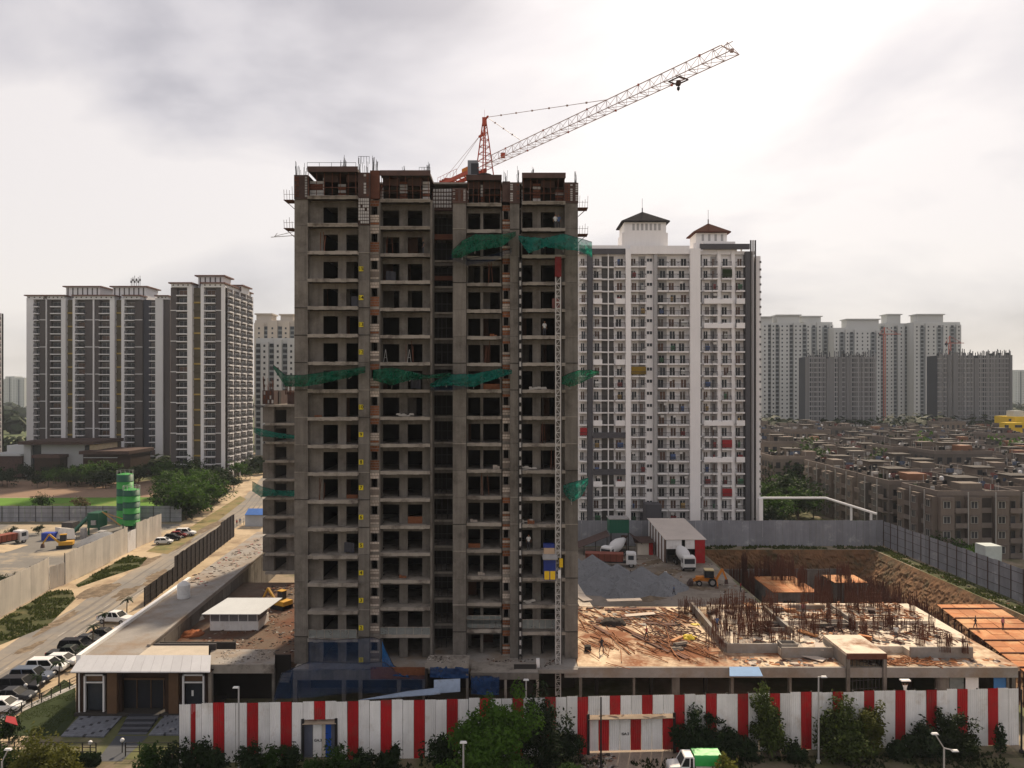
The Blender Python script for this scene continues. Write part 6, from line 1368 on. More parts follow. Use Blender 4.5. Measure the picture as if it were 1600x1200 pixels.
b = MB()
for s_ in (-1, 1):
    for x in (-.95, .6): b.bar((x, s_*.8, 1.5), (x*.95, s_*.76, 2.76), .1)
b.build('cab_posts', CHROME, BH, local=True)
b = MB()
for s_ in (-.6, .6): b.bar((1.0, s_, 1.5), (2.8, s_, .7), .18, .25)
b.build('loader_arms', OR, BH, local=True); b = MB(); b.hexa([(2.7, -1.15, .1), (3.6, -1.15, .1), (3.6, 1.15, .1), (2.7, 1.15, .1)], [(2.6, -1.15, .9), (3.0, -1.15, .9), (3.0, 1.15, .9), (2.6, 1.15, .9)]); b.build('front_bucket', RUSTD, BH, local=True)
b = MB(); b.bar((-1.4, 0, 1.0), (-2.5, 0, 3.0), .3, .4); b.bar((-2.5, 0, 3.0), (-3.2, 0, 1.2), .25, .32); b.bar((-1.4, .7, 1.2), (-1.6, .9, .1), .2); b.bar((-1.4, -.7, 1.2), (-1.6, -.9, .1), .2); b.build('digger_arm', OR, BH, local=True)
MB().hexa([(-3.5, -.35, .4), (-2.9, -.35, .4), (-2.9, .35, .4), (-3.5, .35, .4)], [(-3.4, -.35, 1.2), (-3.0, -.35, 1.2), (-3.0, .35, 1.2), (-3.4, .35, 1.2)]).build('digger_bucket', RUSTD, BH, local=True)
for x, r_ in ((-.7, .72), (1.6, .5)):
    for s_ in (-1, 1): wheel_parts(BH, x, s_*.85, r_, .4)
# small excavator among the debris in the court
EX = thing('mini_excavator', 'small yellow excavator half buried among rubble left of the tower', 'excavator', (X(440, 104), 104, 4.0), R(150)); OY = mat('machine yellow', (.48, .26, .03), .15, 1, .6)
for s_ in (-.8, .8): MB().box(-1.2, 1.2, s_-.2, s_+.2, .0, .55).build('track', TYRE, EX, local=True)
MB().box(-1.3, .9, -.85, .85, .6, 1.2).build('house', OY, EX, local=True); MB().box(-.1, .85, -.8, .0, 1.2, 2.3).build('cab', GLASS, EX, local=True); MB().box(-.15, .9, -.85, .05, 2.3, 2.4).build('cab_roof', OY, EX, local=True)
MB().bar((.8, .3, 1.0), (2.4, .3, 2.6), .28).bar((2.4, .3, 2.6), (3.4, .3, 1.0), .22).build('boom', OY, EX, local=True); MB().hexa([(3.1, 0, .3), (3.7, 0, .3), (3.7, .6, .3), (3.1, .6, .3)], [(3.2, 0, 1.0), (3.6, 0, 1.0), (3.6, .6, 1.0), (3.2, .6, 1.0)]).build('bucket', RUSTD, EX, local=True)
# ================================================================ BATCHING YARD on the left
SG, SGD = mat('silo green', (.035, .26, .045), .08, .4, .5, rnd=0, streak=.06), mat('silo dark green', (.010, .075, .042), .08, .4, .5, rnd=0, streak=.06)
def silo(label, px, Yf, r_, ytop, ybot, bands):
    T = thing('silo', label, 'silo', (X(px, Yf), Yf, 0), group='banded green silos'); x = X(px, Yf); z0, z1 = Z(ybot, Yf), Z(ytop, Yf); n = len(bands)
    for k, d in enumerate(bands):
        a, c = z1-(z1-z0)*(k+1)/n, z1-(z1-z0)*k/n; MB().lathe([(r_, a), (r_+.05, a+.02), (r_+.05, a+.1), (r_, a+.12), (r_, c)], (x, Yf, 0), 26).build('shell_band', SGD if d else SG, T, smooth=True)
    MB().lathe([(r_, z1), (r_*.3, z1+.35)], (x, Yf, 0), 26).build('top_cone', SG, T); MB().lathe([(.3, z0-2.2 if z0 > 2.3 else .1), (r_, z0)], (x, Yf, 0), 20).build('hopper', SGD, T)
    b = MB(); nn = 12
    for k in range(nn): t = 2*math.pi*k/nn; b.bar((x+r_*math.cos(t), Yf+r_*math.sin(t), z1), (x+r_*math.cos(t), Yf+r_*math.sin(t), z1+1.0), .06)
    for k in range(nn): t, t2 = 2*math.pi*k/nn, 2*math.pi*(k+1)/nn; b.bar((x+r_*math.cos(t), Yf+r_*math.sin(t), z1+1), (x+r_*math.cos(t2), Yf+r_*math.sin(t2), z1+1), .06)
    b.build('top_rail', FORMG, T)
    for t in (.8, 2.3, 3.9, 5.5): MB().bar((x+r_*math.cos(t), Yf+r_*math.sin(t), 0), (x+r_*math.cos(t), Yf+r_*math.sin(t), z0+.5), .22).build('leg', SGD, T)
silo('taller green banded silo at the back of the yard', 195.5, 193, 2.0, 741, 818, [1, 0, 1, 0, 1, 0, 0]); silo('shorter green banded silo nearer the sheet wall', 205.5, 186, 1.95, 765, 820, [0, 1, 0, 1, 0, 1, 0][1:])
MXP = thing('batching_plant', 'green batching plant tower with conveyor beside the silos', 'machine', (X(150, 178), 178, 0))
bx('mixer_tower', X(140, 178), X(157, 178), 177, 181, 1.8, Z(801, 178), SGD, MXP); bx('hopper', X(143, 176.9), X(150, 176.9), 176.6, 176.98, Z(820, 177), Z(813, 177), FORMG, MXP)
for p in (140, 156): bx('leg', X(p, 178), X(p, 178)+.3, 177.2, 177.5, 0, 1.8, SGD, MXP)
b = MB(); b.bar((X(112, 174), 174, 1.0), (X(140, 178), 178, 4.6), .9, .5); b.build('conveyor', SGD, MXP); b = MB(); b.bar((X(158, 178), 178.5, Z(800, 178)), (X(188, 182), 182, 1.5), .25); b.bar((X(158, 178), 179.5, Z(803, 178)), (X(188, 182), 183, 3), .2); b.build('screw_feeder', mat('ochre pipe', (.42, .26, .10)), MXP)
bx('dark_shed', X(96, 180), X(113, 180), 180, 183, 0, Z(817, 180), PDARK, MXP); MB().hexa([(X(86, 172), 172, .2), (X(118, 172), 172, .2), (X(118, 176), 176, .2), (X(86, 176), 176, .2)], [(X(90, 172), 173, 2.6), (X(112, 172), 173, 2.4), (X(110, 176), 175, 2.2), (X(90, 176), 175, 2.4)]).build('aggregate_bin', PCREAM, MXP)
bx('control_panel', X(127, 174), X(134, 174), 173.5, 174.5, 0, 2.4, FORMG, MXP); bx('platform', X(152, 172), X(163, 172), 171.5, 173.5, 1.9, 2.0, FORMG, MXP)
for p in (153, 162): bx('leg', X(p, 172), X(p, 172)+.15, 172, 172.2, 0, 1.9, RAIL, MXP)
ld = copy_tree(EX, (X(102, 163), 163, .01), R(200), 'yellow wheel machine working in front of the batching plant', None, 1.25); ld.name = 'wheel_machine'; ld['category'] = 'machine'
o = MB().box(-1.4, 1.4, -1, 1, 0, 1.7).build('blue_bin', mat('skip blue', (.03, .06, .33)), local=True); o.location = (X(78, 172), 172, .01); tag(o, 'blue steel bin in the batching yard', 'bin')
TP2 = copy_tree(TP, (X(-4, 163), 165, .01), R(70), 'orange tipper truck cut by the left picture edge in the yard'); TP2.name = 'tipper_truck'
SP = mat('sand pile', (.42, .33, .22), .15, .4, .95, bump=.6)
b = MB(); b.grid(lambda u, v: (-125+u*16, 158+v*8, max(0, 1.1*math.sin(math.pi*u)*math.sin(math.pi*v)+.2*nz3(u*6, v*6, 0, 1))+.01), 20, 14); tag(b.build('sand_pile', SP, smooth=True), 'low sand pile in the batching yard', 'sand', kind='stuff')
b = MB(); b.grid(lambda u, v: (X(120+u*60, 168), 163+v*14, max(0, 2.0*math.sin(math.pi*u)*math.sin(math.pi*v)+.25*nz3(u*9, v*6, 2, 1))+.01), 24, 14); tag(b.build('ash_heap', GRAVEL, smooth=True), 'dark ash heap behind the middle sheet wall', 'heap', kind='stuff')
# ================================================================ FORMWORK DECKS, PIT WORKS
FD = thing('formwork_deck', 'long orange plywood formwork deck at the right of the podium', 'formwork', (64, 95, 0)); dz = 3.0
for k in range(13):
    y0 = 79.5+k*2.28; y1 = y0+2.2; sx = lambda y: 57.0+(y-79.5)*.20
    for q in range(4):
        a0, a1 = sx(y0)+q*2.15+.03, sx(y0)+(q+1)*2.15-.03; e_ = sx(y1)-sx(y0); zz_ = dz+rng.uniform(-.03, .03)
        MB().hexa([(a0, y0, zz_), (a1, y0, zz_), (a1+e_, y1, zz_), (a0+e_, y1, zz_)], [(a0, y0, zz_+.08), (a1, y0, zz_+.08), (a1+e_, y1, zz_+.08), (a0+e_, y1, zz_+.08)]).build('ply_sheet', FORM, FD)
    if k % 2 == 0: MB().bar((sx(y0), y0-.04, dz+.16), (sx(y0)+8.6, y0-.04, dz+.16), .16).build('joist', RUST, FD)
    for q in range(3): xx_ = sx(y0)+.3+q*4; MB().bar((xx_, y0+.5, PZ), (xx_, y0+.5, dz-.2), .12).build('prop', RUSTD, FD)
    MB().bar((sx(y0), y0+.5, dz-.2), (sx(y0)+8.6, y0+.5, dz-.2), .2).build('bearer', RUST, FD)
def pit_deck(label, x0, x1, y0, y1, z):
    T = thing('pit_formwork', label, 'formwork', ((x0+x1)/2, (y0+y1)/2, PZ), group='formwork decks in the pit'); nx = max(1, int((x1-x0)/2)); ny = max(1, int((y1-y0)/2.2))
    for i in range(nx):
        for j in range(ny):
            a, c = x0+(x1-x0)*i/nx+.03, x0+(x1-x0)*(i+1)/nx-.03; e0, e1 = y0+(y1-y0)*j/ny+.03, y0+(y1-y0)*(j+1)/ny-.03; bx('ply_sheet', a, c, e0, e1, z, z+.1, FORM, T)
    bx('wall', x0+.1, x1-.1, y0+.2, y0+.5, PZ, z-.01, CONC, T); bx('wall', x0+.1, x0+.4, y0+.5, y1, PZ, z-.01, CONC, T); bx('wall', x1-.4, x1-.1, y0+.5, y1, PZ, z-.01, CONC_D, T); bx('opening', x0+2, x0+4.2, y0+.15, y0+.19, PZ, z-1.5, DARK, T)  # near-black panel carries the shade of a doorway; the wall behind is whole
pit_deck('orange formwork deck on walls at the left of the pit', 47.5, 55.8, 134, 145.5, -2.0); pit_deck('small orange formwork deck in the middle of the pit', 62, 68.5, 141.5, 147.5, -2.2); pit_deck('low formwork deck deep in the pit behind the slab', 57, 63, 118, 125, -4.5)
for (lb, x0, x1, y0, y1, zt) in (('long grey retaining wall along the back of the pit', 41.5, 71, 156.8, 157.2, -3.2), ('grey retaining wall along the right bank of the pit', 70.2, 70.6, 112, 157.2, -3.6), ('grey wall at the left side of the pit', 43.2, 43.5, 128, 156, -3.6)):
    T = thing('retaining_wall', lb, 'wall', ((x0+x1)/2, (y0+y1)/2, PZ)); n_ = max(1, int(max(x1-x0, y1-y0)/4.2))
    for k in range(n_):
        if x1-x0 > y1-y0: bx('wall_panel', x0+(x1-x0)*k/n_+.02, x0+(x1-x0)*(k+1)/n_-.02, y0, y1, PZ, zt+rng.uniform(-.05, .05), CONC, T)
        else: bx('wall_panel', x0, x1, y0+(y1-y0)*k/n_+.02, y0+(y1-y0)*(k+1)/n_-.02, PZ, zt+rng.uniform(-.05, .05), CONC, T)
# ---- column cages of rusty bars
def cage_mesh(wx, wy, h_, n, seed, th=.035):
    rr = random.Random(seed); b = MB()
    for k in range(n):
        t = k/n; p = t*2*(wx+wy)
        if p < wx: x, y = -wx/2+p, -wy/2
        elif p < wx+wy: x, y = wx/2, -wy/2+p-wx
        elif p < 2*wx+wy: x, y = wx/2-(p-wx-wy), wy/2
        else: x, y = -wx/2, wy/2-(p-2*wx-wy)
        b.bar((x, y, -.05), (x+rr.uniform(-.14, .14), y+rr.uniform(-.14, .14), h_*rr.uniform(.75, 1)), th)
    z = .15
    while z < h_*.75:
        for (p, q) in (((-1, -1), (1, -1)), ((1, -1), (1, 1)), ((1, 1), (-1, 1)), ((-1, 1), (-1, -1))): b.bar((p[0]*wx/2, p[1]*wy/2, z), (q[0]*wx/2, q[1]*wy/2, z), .02)
        z += rr.uniform(.18, .5)
    return b.mesh('column_cage', RUST)
cages = [cage_mesh(.5, .5, 2.1, 14, 1), cage_mesh(1.3, .3, 2.3, 20, 2), cage_mesh(.35, 1.2, 1.9, 18, 3), cage_mesh(.6, .35, 1.5, 12, 4), cage_mesh(2.2, .3, 2.4, 26, 5)]
big = [cage_mesh(.8, .8, 7.5, 20, 6, .06), cage_mesh(2.4, .4, 8.0, 30, 7, .06), cage_mesh(.5, 1.8, 7.0, 22, 8, .06)]
spots = [(1068, 962, 1, 4.8), (1082, 958, 4, 4.8), (1098, 962, 4, 4.8), (1114, 966, 1, 4.8), (1132, 962, 3, 4.8), (1150, 958, 4, 4.8), (1163, 975, 1, 5.5), (1118, 1010, 4, 5.5), (1132, 1005, 1, 5.5), (1150, 1008, 0, 5.5), (1116, 990, 2, 5.5), (1175, 990, 0, 5.5), (1186, 995, 2, 5.5), (1200, 985, 1, 5.5),
         (1222, 1005, 2, 5.5), (1231, 1002, 0, 5.5), (1180, 962, 4, 5.5), (1200, 958, 1, 5.9), (1212, 970, 0, 5.9), (1245, 965, 4, 5.9), (1262, 985, 1, 5.9), (1275, 990, 0, 5.9), (1295, 975, 2, 5.9), (1310, 965, 0, 5.9), (1332, 958, 1, 5.9), (1345, 960, 0, 5.9), (1362, 950, 3, 5.9), (1380, 970, 1, 5.9),
         (1268, 950, 3, 5.9), (1290, 948, 1, 5.9), (1350, 990, 2, 5.5), (1368, 985, 0, 5.5), (1392, 975, 0, 5.9), (1402, 960, 3, 5.9), (1438, 1010, 2, 5.5), (1446, 1000, 0, 5.5), (1436, 990, 2, 5.5), (1455, 985, 0, 5.9), (1475, 1018, 1, 5.5), (1483, 1010, 3, 5.5), (1508, 1020, 0, 5.5), (1425, 960, 0, 5.9), (1412, 985, 3, 5.9), (1330, 985, 0, 5.5), (1312, 985, 2, 5.5), (1236, 985, 3, 5.5), (1160, 990, 3, 5.5), (1142, 985, 1, 5.5)]
for (px, py, v, z) in spots:
    x, y = G(px, py, z); y = min(y, 100.0); o = link('column_cage', cages[v], (x, y, z-.02)); o.rotation_euler = (0, 0, rng.uniform(-.2, .2)); tag(o, 'cage of rusty starter bars standing on the podium slab', 'rebar', 'starter bar cages on the podium slab')
for k in range(64):
    x, y = rng.uniform(44, 69), rng.uniform(103, 152)
    if 47 < x < 56 and 133 < y < 147: continue
    o = link('column_cage', big[k % 3], (x, y, PZ)); o.rotation_euler = (0, 0, rng.uniform(-.2, .2)); tag(o, 'tall cage of rusty bars rising from the pit', 'rebar', 'tall bar cages in the pit')
rx = random.Random(99)
for k in range(46):                                      # more cages where the slab is thick with bars
    x, y = rx.uniform(25.2, 50), rx.uniform(85, 99.6)
    if rx.random() < (x-25)/34 or (35.6 < x < 40.6 and y < 86): continue
    z = 5.95 if (31 < x < 52 and y > 92) else 5.55; o = link('column_cage', cages[rx.randrange(5)], (x, y, z-.02)); o.rotation_euler = (0, 0, rx.uniform(-.2, .2)); s_ = rx.uniform(.8, 1.25); o.scale = (s_, s_, s_); tag(o, 'cage of rusty starter bars standing on the podium slab', 'rebar', 'starter bar cages on the podium slab')
FS = [('shutter_stack', 'stack of rusty shutter panels on the podium slab', RUSTD), ('shutter_stack', 'stack of rusty shutter panels on the podium slab', FORM), ('timber_pile', 'pile of grey timbers on the podium slab', RB_G := mat('grey timber', (.20, .165, .135), .2, 2, .9))]
for k in range(26):
    x, y = rx.uniform(18, 52), rx.uniform(84.5, 99); nm, lb, m_ = FS[k % 3]
    z = 4.8 if x < 24 else (5.95 if (31 < x < 52 and y > 92.3) else 5.55)
    if 23 < x < 26 or 91 < y < 93 or (35 < x < 41 and y < 86.5): continue
    b = MB(); an = rx.uniform(0, 3.1); d = Vector((math.cos(an), math.sin(an), 0)); s_ = Vector((-d.y, d.x, 0)); L_ = rx.uniform(.5, 1.3); hh = 0
    for q in range(rx.randrange(3, 7)): c_ = Vector((x, y, z+.06+hh))+d*rx.uniform(-.1, .1)+s_*rx.uniform(-.15, .15); b.bar(c_-d*L_, c_+d*L_, rx.uniform(.3, .9), .09); hh += .1
    tag(b.build(nm, m_), lb, 'formwork', 'piles on the podium slab' if 'timber' in nm else 'shutter stacks on the podium slab')
for k in range(34):
    o = link('column_cage', big[k % 3], (rx.uniform(57, 69), rx.uniform(104, 138), PZ)); o.rotation_euler = (0, 0, rx.uniform(-.2, .2)); tag(o, 'tall cage of rusty bars rising from the pit', 'rebar', 'tall bar cages in the pit')
for k in range(14):
    o = link('column_cage', big[k % 3], (rng.uniform(46, 57), rng.uniform(134, 155), PZ+1.5)); tag(o, 'tall cage of rusty bars rising from the pit', 'rebar', 'tall bar cages in the pit')
# ---- bars, planks and rubble strewn about
def strew_bars(name, label, x0, x1, y0, y1, z, n, l0, l1, ang, spread, m, th=.05, curve=True):
    b = MB()
    for k in range(n):
        x, y = rng.uniform(x0, x1), rng.uniform(y0, y1); a = ang+rng.gauss(0, spread); l = rng.uniform(l0, l1); d = Vector((math.cos(a), math.sin(a), 0)); p = Vector((x, y, z+rng.uniform(.03, .16)))
        q = p+d*l; 
        if not (x0-1 < q.x < x1+1 and y0-1 < q.y < y1+1): q = p-d*l*.5
        mid = (p+q)/2+Vector((rng.uniform(-.25, .25), rng.uniform(-.25, .25), rng.uniform(0, .12))); t_ = rng.uniform(.6, 1.4)*th; b.bar(p, mid, t_); b.bar(mid, q, t_)
    return tag(b.build(name, m), label, 'bars', kind='stuff')
ORR = mat('orange rust bar', (.27, .105, .04), .25, 1, .85)
strew_bars('loose_bars', 'rusty bars strewn over the left half of the podium slab', 8.2, 24, 80.5, 101, 4.8, 150, 2, 7, R(118), .28, ORR, .07)
strew_bars('loose_bars', 'darker crossed bars lying by the raised slab', 17, 24.2, 84, 100, 4.8, 90, 1.5, 5, R(120), .7, RUST, .08)
strew_bars('loose_bars', 'bars and offcuts on the bright raised slab', 27, 53, 85, 91.8, 5.56, 150, .6, 3.0, R(20), 1.2, RUST, .07)
strew_bars('loose_bars', 'bars and offcuts on the higher back slab', 33, 52, 92.3, 99, 5.96, 150, .6, 2.8, R(40), 1.2, ORR, .07)
strew_bars('loose_bars', 'offcuts piled along the front edge of the podium', 41, 47, 80, 82.2, 4.8, 60, .6, 2.2, R(20), .9, ORR, .08)
def rubble(name, label, x0, x1, y0, y1, z, n, s0, s1, mats, flat=.6, hgt=None, kind='stuff'):
    b = MB()
    for k in range(n):
        x, y = rng.uniform(x0, x1), rng.uniform(y0, y1); s_ = rng.uniform(s0, s1)*rng.uniform(.4, 1.0)
        if n > 250 and noise.noise(Vector((x*.45, y*.45, 7))) < -.08: continue
        zz_ = z+(hgt(x, y) if hgt else 0); a = rng.uniform(0, 3.14); ca, sa = math.cos(a), math.sin(a); lx_, ly_, lz_ = s_*rng.uniform(.5, 1.6), s_*rng.uniform(.4, 1), s_*flat*rng.uniform(.4, 1); b.k = rng.randrange(len(mats)); tl = rng.uniform(-.25, .25)*lx_
        def P_(u, v, w_): return (x+u*lx_*ca-v*ly_*sa, y+u*lx_*sa+v*ly_*ca, zz_+w_*lz_+u*tl*(1 if w_ else .0))
        b.hexa([P_(-1, -1, 0), P_(1, -1, 0), P_(1, 1, 0), P_(-1, 1, 0)], [P_(-.8, -.9, 1), P_(.9, -.7, 1), P_(.8, .8, 1), P_(-.7, .9, 1)])
    return tag(b.build(name, mats), label, 'rubble', kind=kind)
PALE_ = mat('pale plywood', (.52, .44, .37), .12, .8, .85, rnd=.12)
RB = [mat('rubble grey', (.22, .19, .16), .2, 1, .95), mat('rubble dark', (.05, .04, .034), .2, 1, .95), mat('rubble pale', (.38, .35, .31), .15, 1, .95), BRICK, RUST]
rubble('rubble', 'mixed rubble and scrap on the court beside the tower', -38, -24.5, 84, 104, 4.0, 1300, .04, .22, [RB[0], RB[1], RB[1], RB[2], RUST, RB[1], BRICK])
rubble('rubble', 'heaped earth and scrap at the back of the court', -37, -24.5, 104, 117, 4.0, 900, .08, .35, [EARTH, RB[1], RB[0], EARTH, RUST], hgt=lambda x, y: max(0, 1.6-abs(y-110)*.3)*.7)
rubble('rubble', 'broken concrete crumbs on the rough slab edge', -32.4, -26.3, 79, 83.2, 5.45, 420, .03, .14, RB[:3])
rubble('rubble', 'rubble on top of the low canopy slab', X(668, 77.8), X(728, 77.8), 76.8, 78.8, 6.35, 300, .03, .13, [RB[0], RB[1], RB[2], RB[0], RB[1]])
rubble('rubble', 'scraps on the porch deck at the foot of the tower', X(740, 79), X(880, 79), 79.2, 82, 4.8, 260, .04, .16, [RB[0], RB[1], RB[2], RB[1], RUST])
rubble('rubble', 'scrap boards and stones at the back of the podium slab', 8, 25, 94, 101.8, 4.8, 150, .12, .7, [RUST, RB[1], RB[0], RUSTD, RB[2]], flat=.25)
rubble('rubble', 'litter on the far part of the podium strip roof', lx(130)+.8, lx(130)+5.6, 108, 146, 6.0, 700, .06, .34, [RB[0], RB[1], RB[2], RB[0], RUST, RB[1], RB[0], RB[1], RB[2], mat('faded red scrap', (.30, .06, .05))], flat=.3)
rubble('rubble', 'rocks and bricks heaped left of the wide gate', X(905, 70), X(958, 70), 67.2, 70.4, .02, 260, .05, .24, [RB[0], RB[1], RB[2], mat('rubble rust', (.22, .13, .09))])
rubble('rubble', 'scraps along the edge of the pit', 36, 41, 108, 132, .01, 120, .08, .4, RB); rubble('rubble', 'debris on the muddy site yard behind the gravel', 8, 40, 137, 160, .01, 220, .06, .3, RB); rubble('rubble', 'litter on the bank top by the right fence', 79.5, 82.6, 86, 160, .02, 120, .08, .35, RB)
rubble('rubble', 'scrap and boards lying about the raised slab', 26, 53, 84.5, 91.5, 5.56, 420, .06, .5, [RUST, RUSTD, RB[0], FORM, RB[1]], flat=.2); rubble('rubble', 'scrap and boards lying about the higher back slab', 32, 52, 92.4, 99, 5.96, 420, .06, .5, [RUST, RUSTD, RB[0], FORM, RB[1]], flat=.2)
rubble('rubble', 'boards and scrap along the front edge of the podium slab', 24.8, 54, 79.9, 82.2, 4.81, 330, .06, .5, [RUST, RUSTD, RB[0], FORM, PALE_], flat=.2)
def planks(name, label, items, m, group=None):
    for (px, py, z, l, wd, a, tilt) in items:
        x, y = G(px, py, z); d = Vector((math.cos(a), math.sin(a), tilt)); b = MB(); c = Vector((x, y, z+.08)); b.bar(c-d*l/2+Vector((0, 0, max(0, tilt)*l/2)), c+d*l/2+Vector((0, 0, max(0, tilt)*l/2)), wd, .05); tag(b.build(name, m), label, 'board', group)
PALE = mat('pale plywood', (.52, .44, .37), .12, .8, .85, rnd=.12)
planks('plywood_board', 'pale plywood board lying before the portal box', [(1252, 1022, 4.85, 2.6, 1.1, 2.2, .05), (1268, 1028, 4.85, 2.8, 1.2, 2.4, .04), (1280, 1012, 5.6, 2.0, .9, 1.2, .08), (1300, 1024, 4.85, 3.2, 1.1, 2.5, .1), (1236, 1018, 4.85, 2.0, .8, 2.0, .03)], PALE, 'plywood boards before the portal box')
planks('timber_stack', 'dark timber lying at the back of the podium slab', [(960, 968, 4.85, 5, .7, .1, 0), (1005, 962, 4.85, 6, .9, .15, 0), (985, 952, 4.85, 7, .8, .05, 0), (1030, 975, 4.85, 4, .8, -.2, 0), (940, 985, 4.85, 4, .5, 2.0, 0), (1015, 1005, 4.85, 7, .35, 2.05, 0), (990, 990, 4.85, 6, .3, 2.1, 0), (1065, 1025, 4.85, 2.2, .7, 2.0, 0)], RUST, 'dark timbers on the podium slab')
planks('white_board', 'pale board lying on the far edge of the podium slab', [(975, 938, 4.9, 5, 1.2, .1, 0), (912, 935, 4.9, 3, 1.4, 1.9, 0), (1000, 962, 4.9, 4, 1.0, .1, .05)], PALE, 'pale boards on the far podium edge')
slab_thing('white_walkway', 'pale concrete walkway strip right behind the tower edge', 'walkway', [(X(905, 103), 102.2), (11.2, 102.2), (9.6, 122), (8.2, 122)], 4.3, 4.8, DECKW)
bx('walkway_support', 8.4, 9.6, 103, 121, 0, 4.29, CONC_D); tag(bpy.data.objects['walkway_support'], 'dark wall carrying the pale walkway strip', 'wall')
def lump(name, label, cat, px, py, z, r_, m, sq=.6, seed=0):
    x, y = G(px, py, z); b = MB(); b.grid(lambda u, v: tuple(Vector((x, y, z-.05))+Vector((math.cos(u*6.283)*math.sin(v*1.571)*r_, math.sin(u*6.283)*math.sin(v*1.571)*r_*.8, math.cos(v*1.571)*r_*sq))*(1+.35*nz3(math.cos(u*6.283)*2+seed, math.sin(u*6.283)*2, v*3, 1))), 20, 8); return tag(b.build(name, m, smooth=True), label, cat)
YT_ = mat('yellow tarpaulin', (.62, .46, .03), .15, 2, .6)
lump('tarpaulin_bundle', 'crumpled yellow tarpaulin lying among the bars', 'tarpaulin', 1077, 998, 4.8, .85, YT_); lump('tarpaulin_bundle', 'flat yellow tarpaulin scrap farther back on the slab', 'tarpaulin', 1086, 976, 4.8, .6, YT_, .3, 3)
lump('earth_mound', 'dark mound of earth on the podium slab', 'mound', 958, 975, 4.8, 1.6, RB[1], .5, 5); lump('sack_pile', 'white sacks piled by the small shed in the court', 'sacks', 305, 968, 4.0, 1.1, RB[2], .6, 7); lump('earth_mound', 'orange earth tipped beside the small shed', 'mound', 300, 992, 4.0, 1.5, mat('orange earth', (.30, .10, .04), .2, .6, .95, bump=.6), .35, 8)
o = bx('concrete_block', G(918, 1016, 4.8)[0]-.35, G(918, 1016, 4.8)[0]+.35, 84.3, 85.0, 4.8, 5.4, CONC_D); tag(o, 'dark concrete cube on the podium slab near the tower', 'block')
# court shed with white roof
CS = thing('court_shed', 'small white shed with flat pale roof on the court left of the tower', 'shed', (-35.5, 96, 4.0)); WR = mat('pale grey roof sheet', (.52, .54, .55), .06, .5, .5, streak=.04)
bx('lower_wall', -38.7, -32.5, 94.3, 98.3, 4.0, 5.15, PWHITE, CS); bx('mesh_wall', -38.6, -32.6, 94.4, 98.2, 5.16, 6.25, mat('mesh infill', (.17, .165, .17), .2, 3, .8, fine=.2), CS)
for k in range(6): bx('post', -38.7+k*1.2, -38.62+k*1.2, 94.28, 94.39, 5.16, 6.3, WHITE, CS)
MB().hexa([(-39.4, 93.4, 6.3), (-32.0, 93.4, 6.3), (-31.0, 99.4, 6.7), (-38.4, 99.4, 6.7)], [(-39.4, 93.4, 6.37), (-32.0, 93.4, 6.37), (-31.0, 99.4, 6.77), (-38.4, 99.4, 6.77)]).build('roof', WR, CS)
WT_ = thing('water_tank', 'tall white plastic water tank on the podium strip roof', 'tank', (X(287, 102), 102, 6.0)); MB().lathe([(.8, 0), (.85, .1), (.85, .6), (.8, .65), (.85, .7), (.85, 1.25), (.8, 1.3), (.85, 1.35), (.85, 1.85), (.55, 2.15), (.25, 2.25)], (X(287, 102), 102, 6.0), 20).build('tank_body', TANKW, WT_, smooth=False); MB().lathe([(.28, 0), (.28, .12)], (X(287, 102), 102, 8.25), 12).build('lid', WHITE, WT_)
o = MB().lathe([(.5, 0), (.55, .3), (.5, .6)], (X(266, 86), 86, 4.0), 12).build('white_drum', TANKW); tag(o, 'low white drum in the corner of the court', 'drum')
o = MB().box(X(838, 79.6), X(846, 79.6)-.2, 79.5, 79.9, 4.8, 5.7).build('white_locker', WHITE); tag(o, 'small white locker standing at the tower foot', 'locker')
BC = thing('blue_cabin', 'blue roofed cabin beside the road behind the rear wing', 'cabin', (X(398, 190), 190, 0)); bx('wall', X(385, 190), X(418, 190), 189, 193, 0, 3.0, mat('pale cabin', (.4, .42, .45)), BC); MB().hexa([(X(384, 189), 188.3, 3.0), (X(420, 189), 188.3, 3.0), (X(420, 189), 191, 4.2), (X(384, 189), 191, 4.2)], [(X(384, 189), 188.3, 3.1), (X(420, 189), 188.3, 3.1), (X(420, 189), 191, 4.3), (X(384, 189), 191, 4.3)]).build('roof', mat('cabin blue', (.06, .16, .45)), BC)
# overhead white pipe beyond the rear fence
PP = thing('overhead_pipe', 'white pipe gantry bending over the lane beyond the rear fence', 'pipe', (65, 172, 0)); pz = [(X(1186, 176), 176, Z(778, 176)), (X(1290, 176), 176, Z(778, 176)), (X(1370, 167), 167, Z(803, 167))]
b = MB(); b.tube(pz[0], pz[1], .28, n=10); b.tube(pz[1], pz[2], .28, n=10); b.build('pipe_run', WHITE, PP)
for p, y_, yy in ((1330, 171.5, 790), (1361, 168, 800), (1189, 176, 780)): bx('support', X(p, y_)-.2, X(p, y_)+.2, y_-.2, y_+.2, 0, Z(yy, y_)-.2, WHITE, PP)
o = bx('white_cabinet', 84.3, 87.2, 131, 134, 0, 7.1, mat('pale cabinet', (.46, .50, .48))); tag(o, 'pale cabinet standing behind the right fence', 'cabinet')
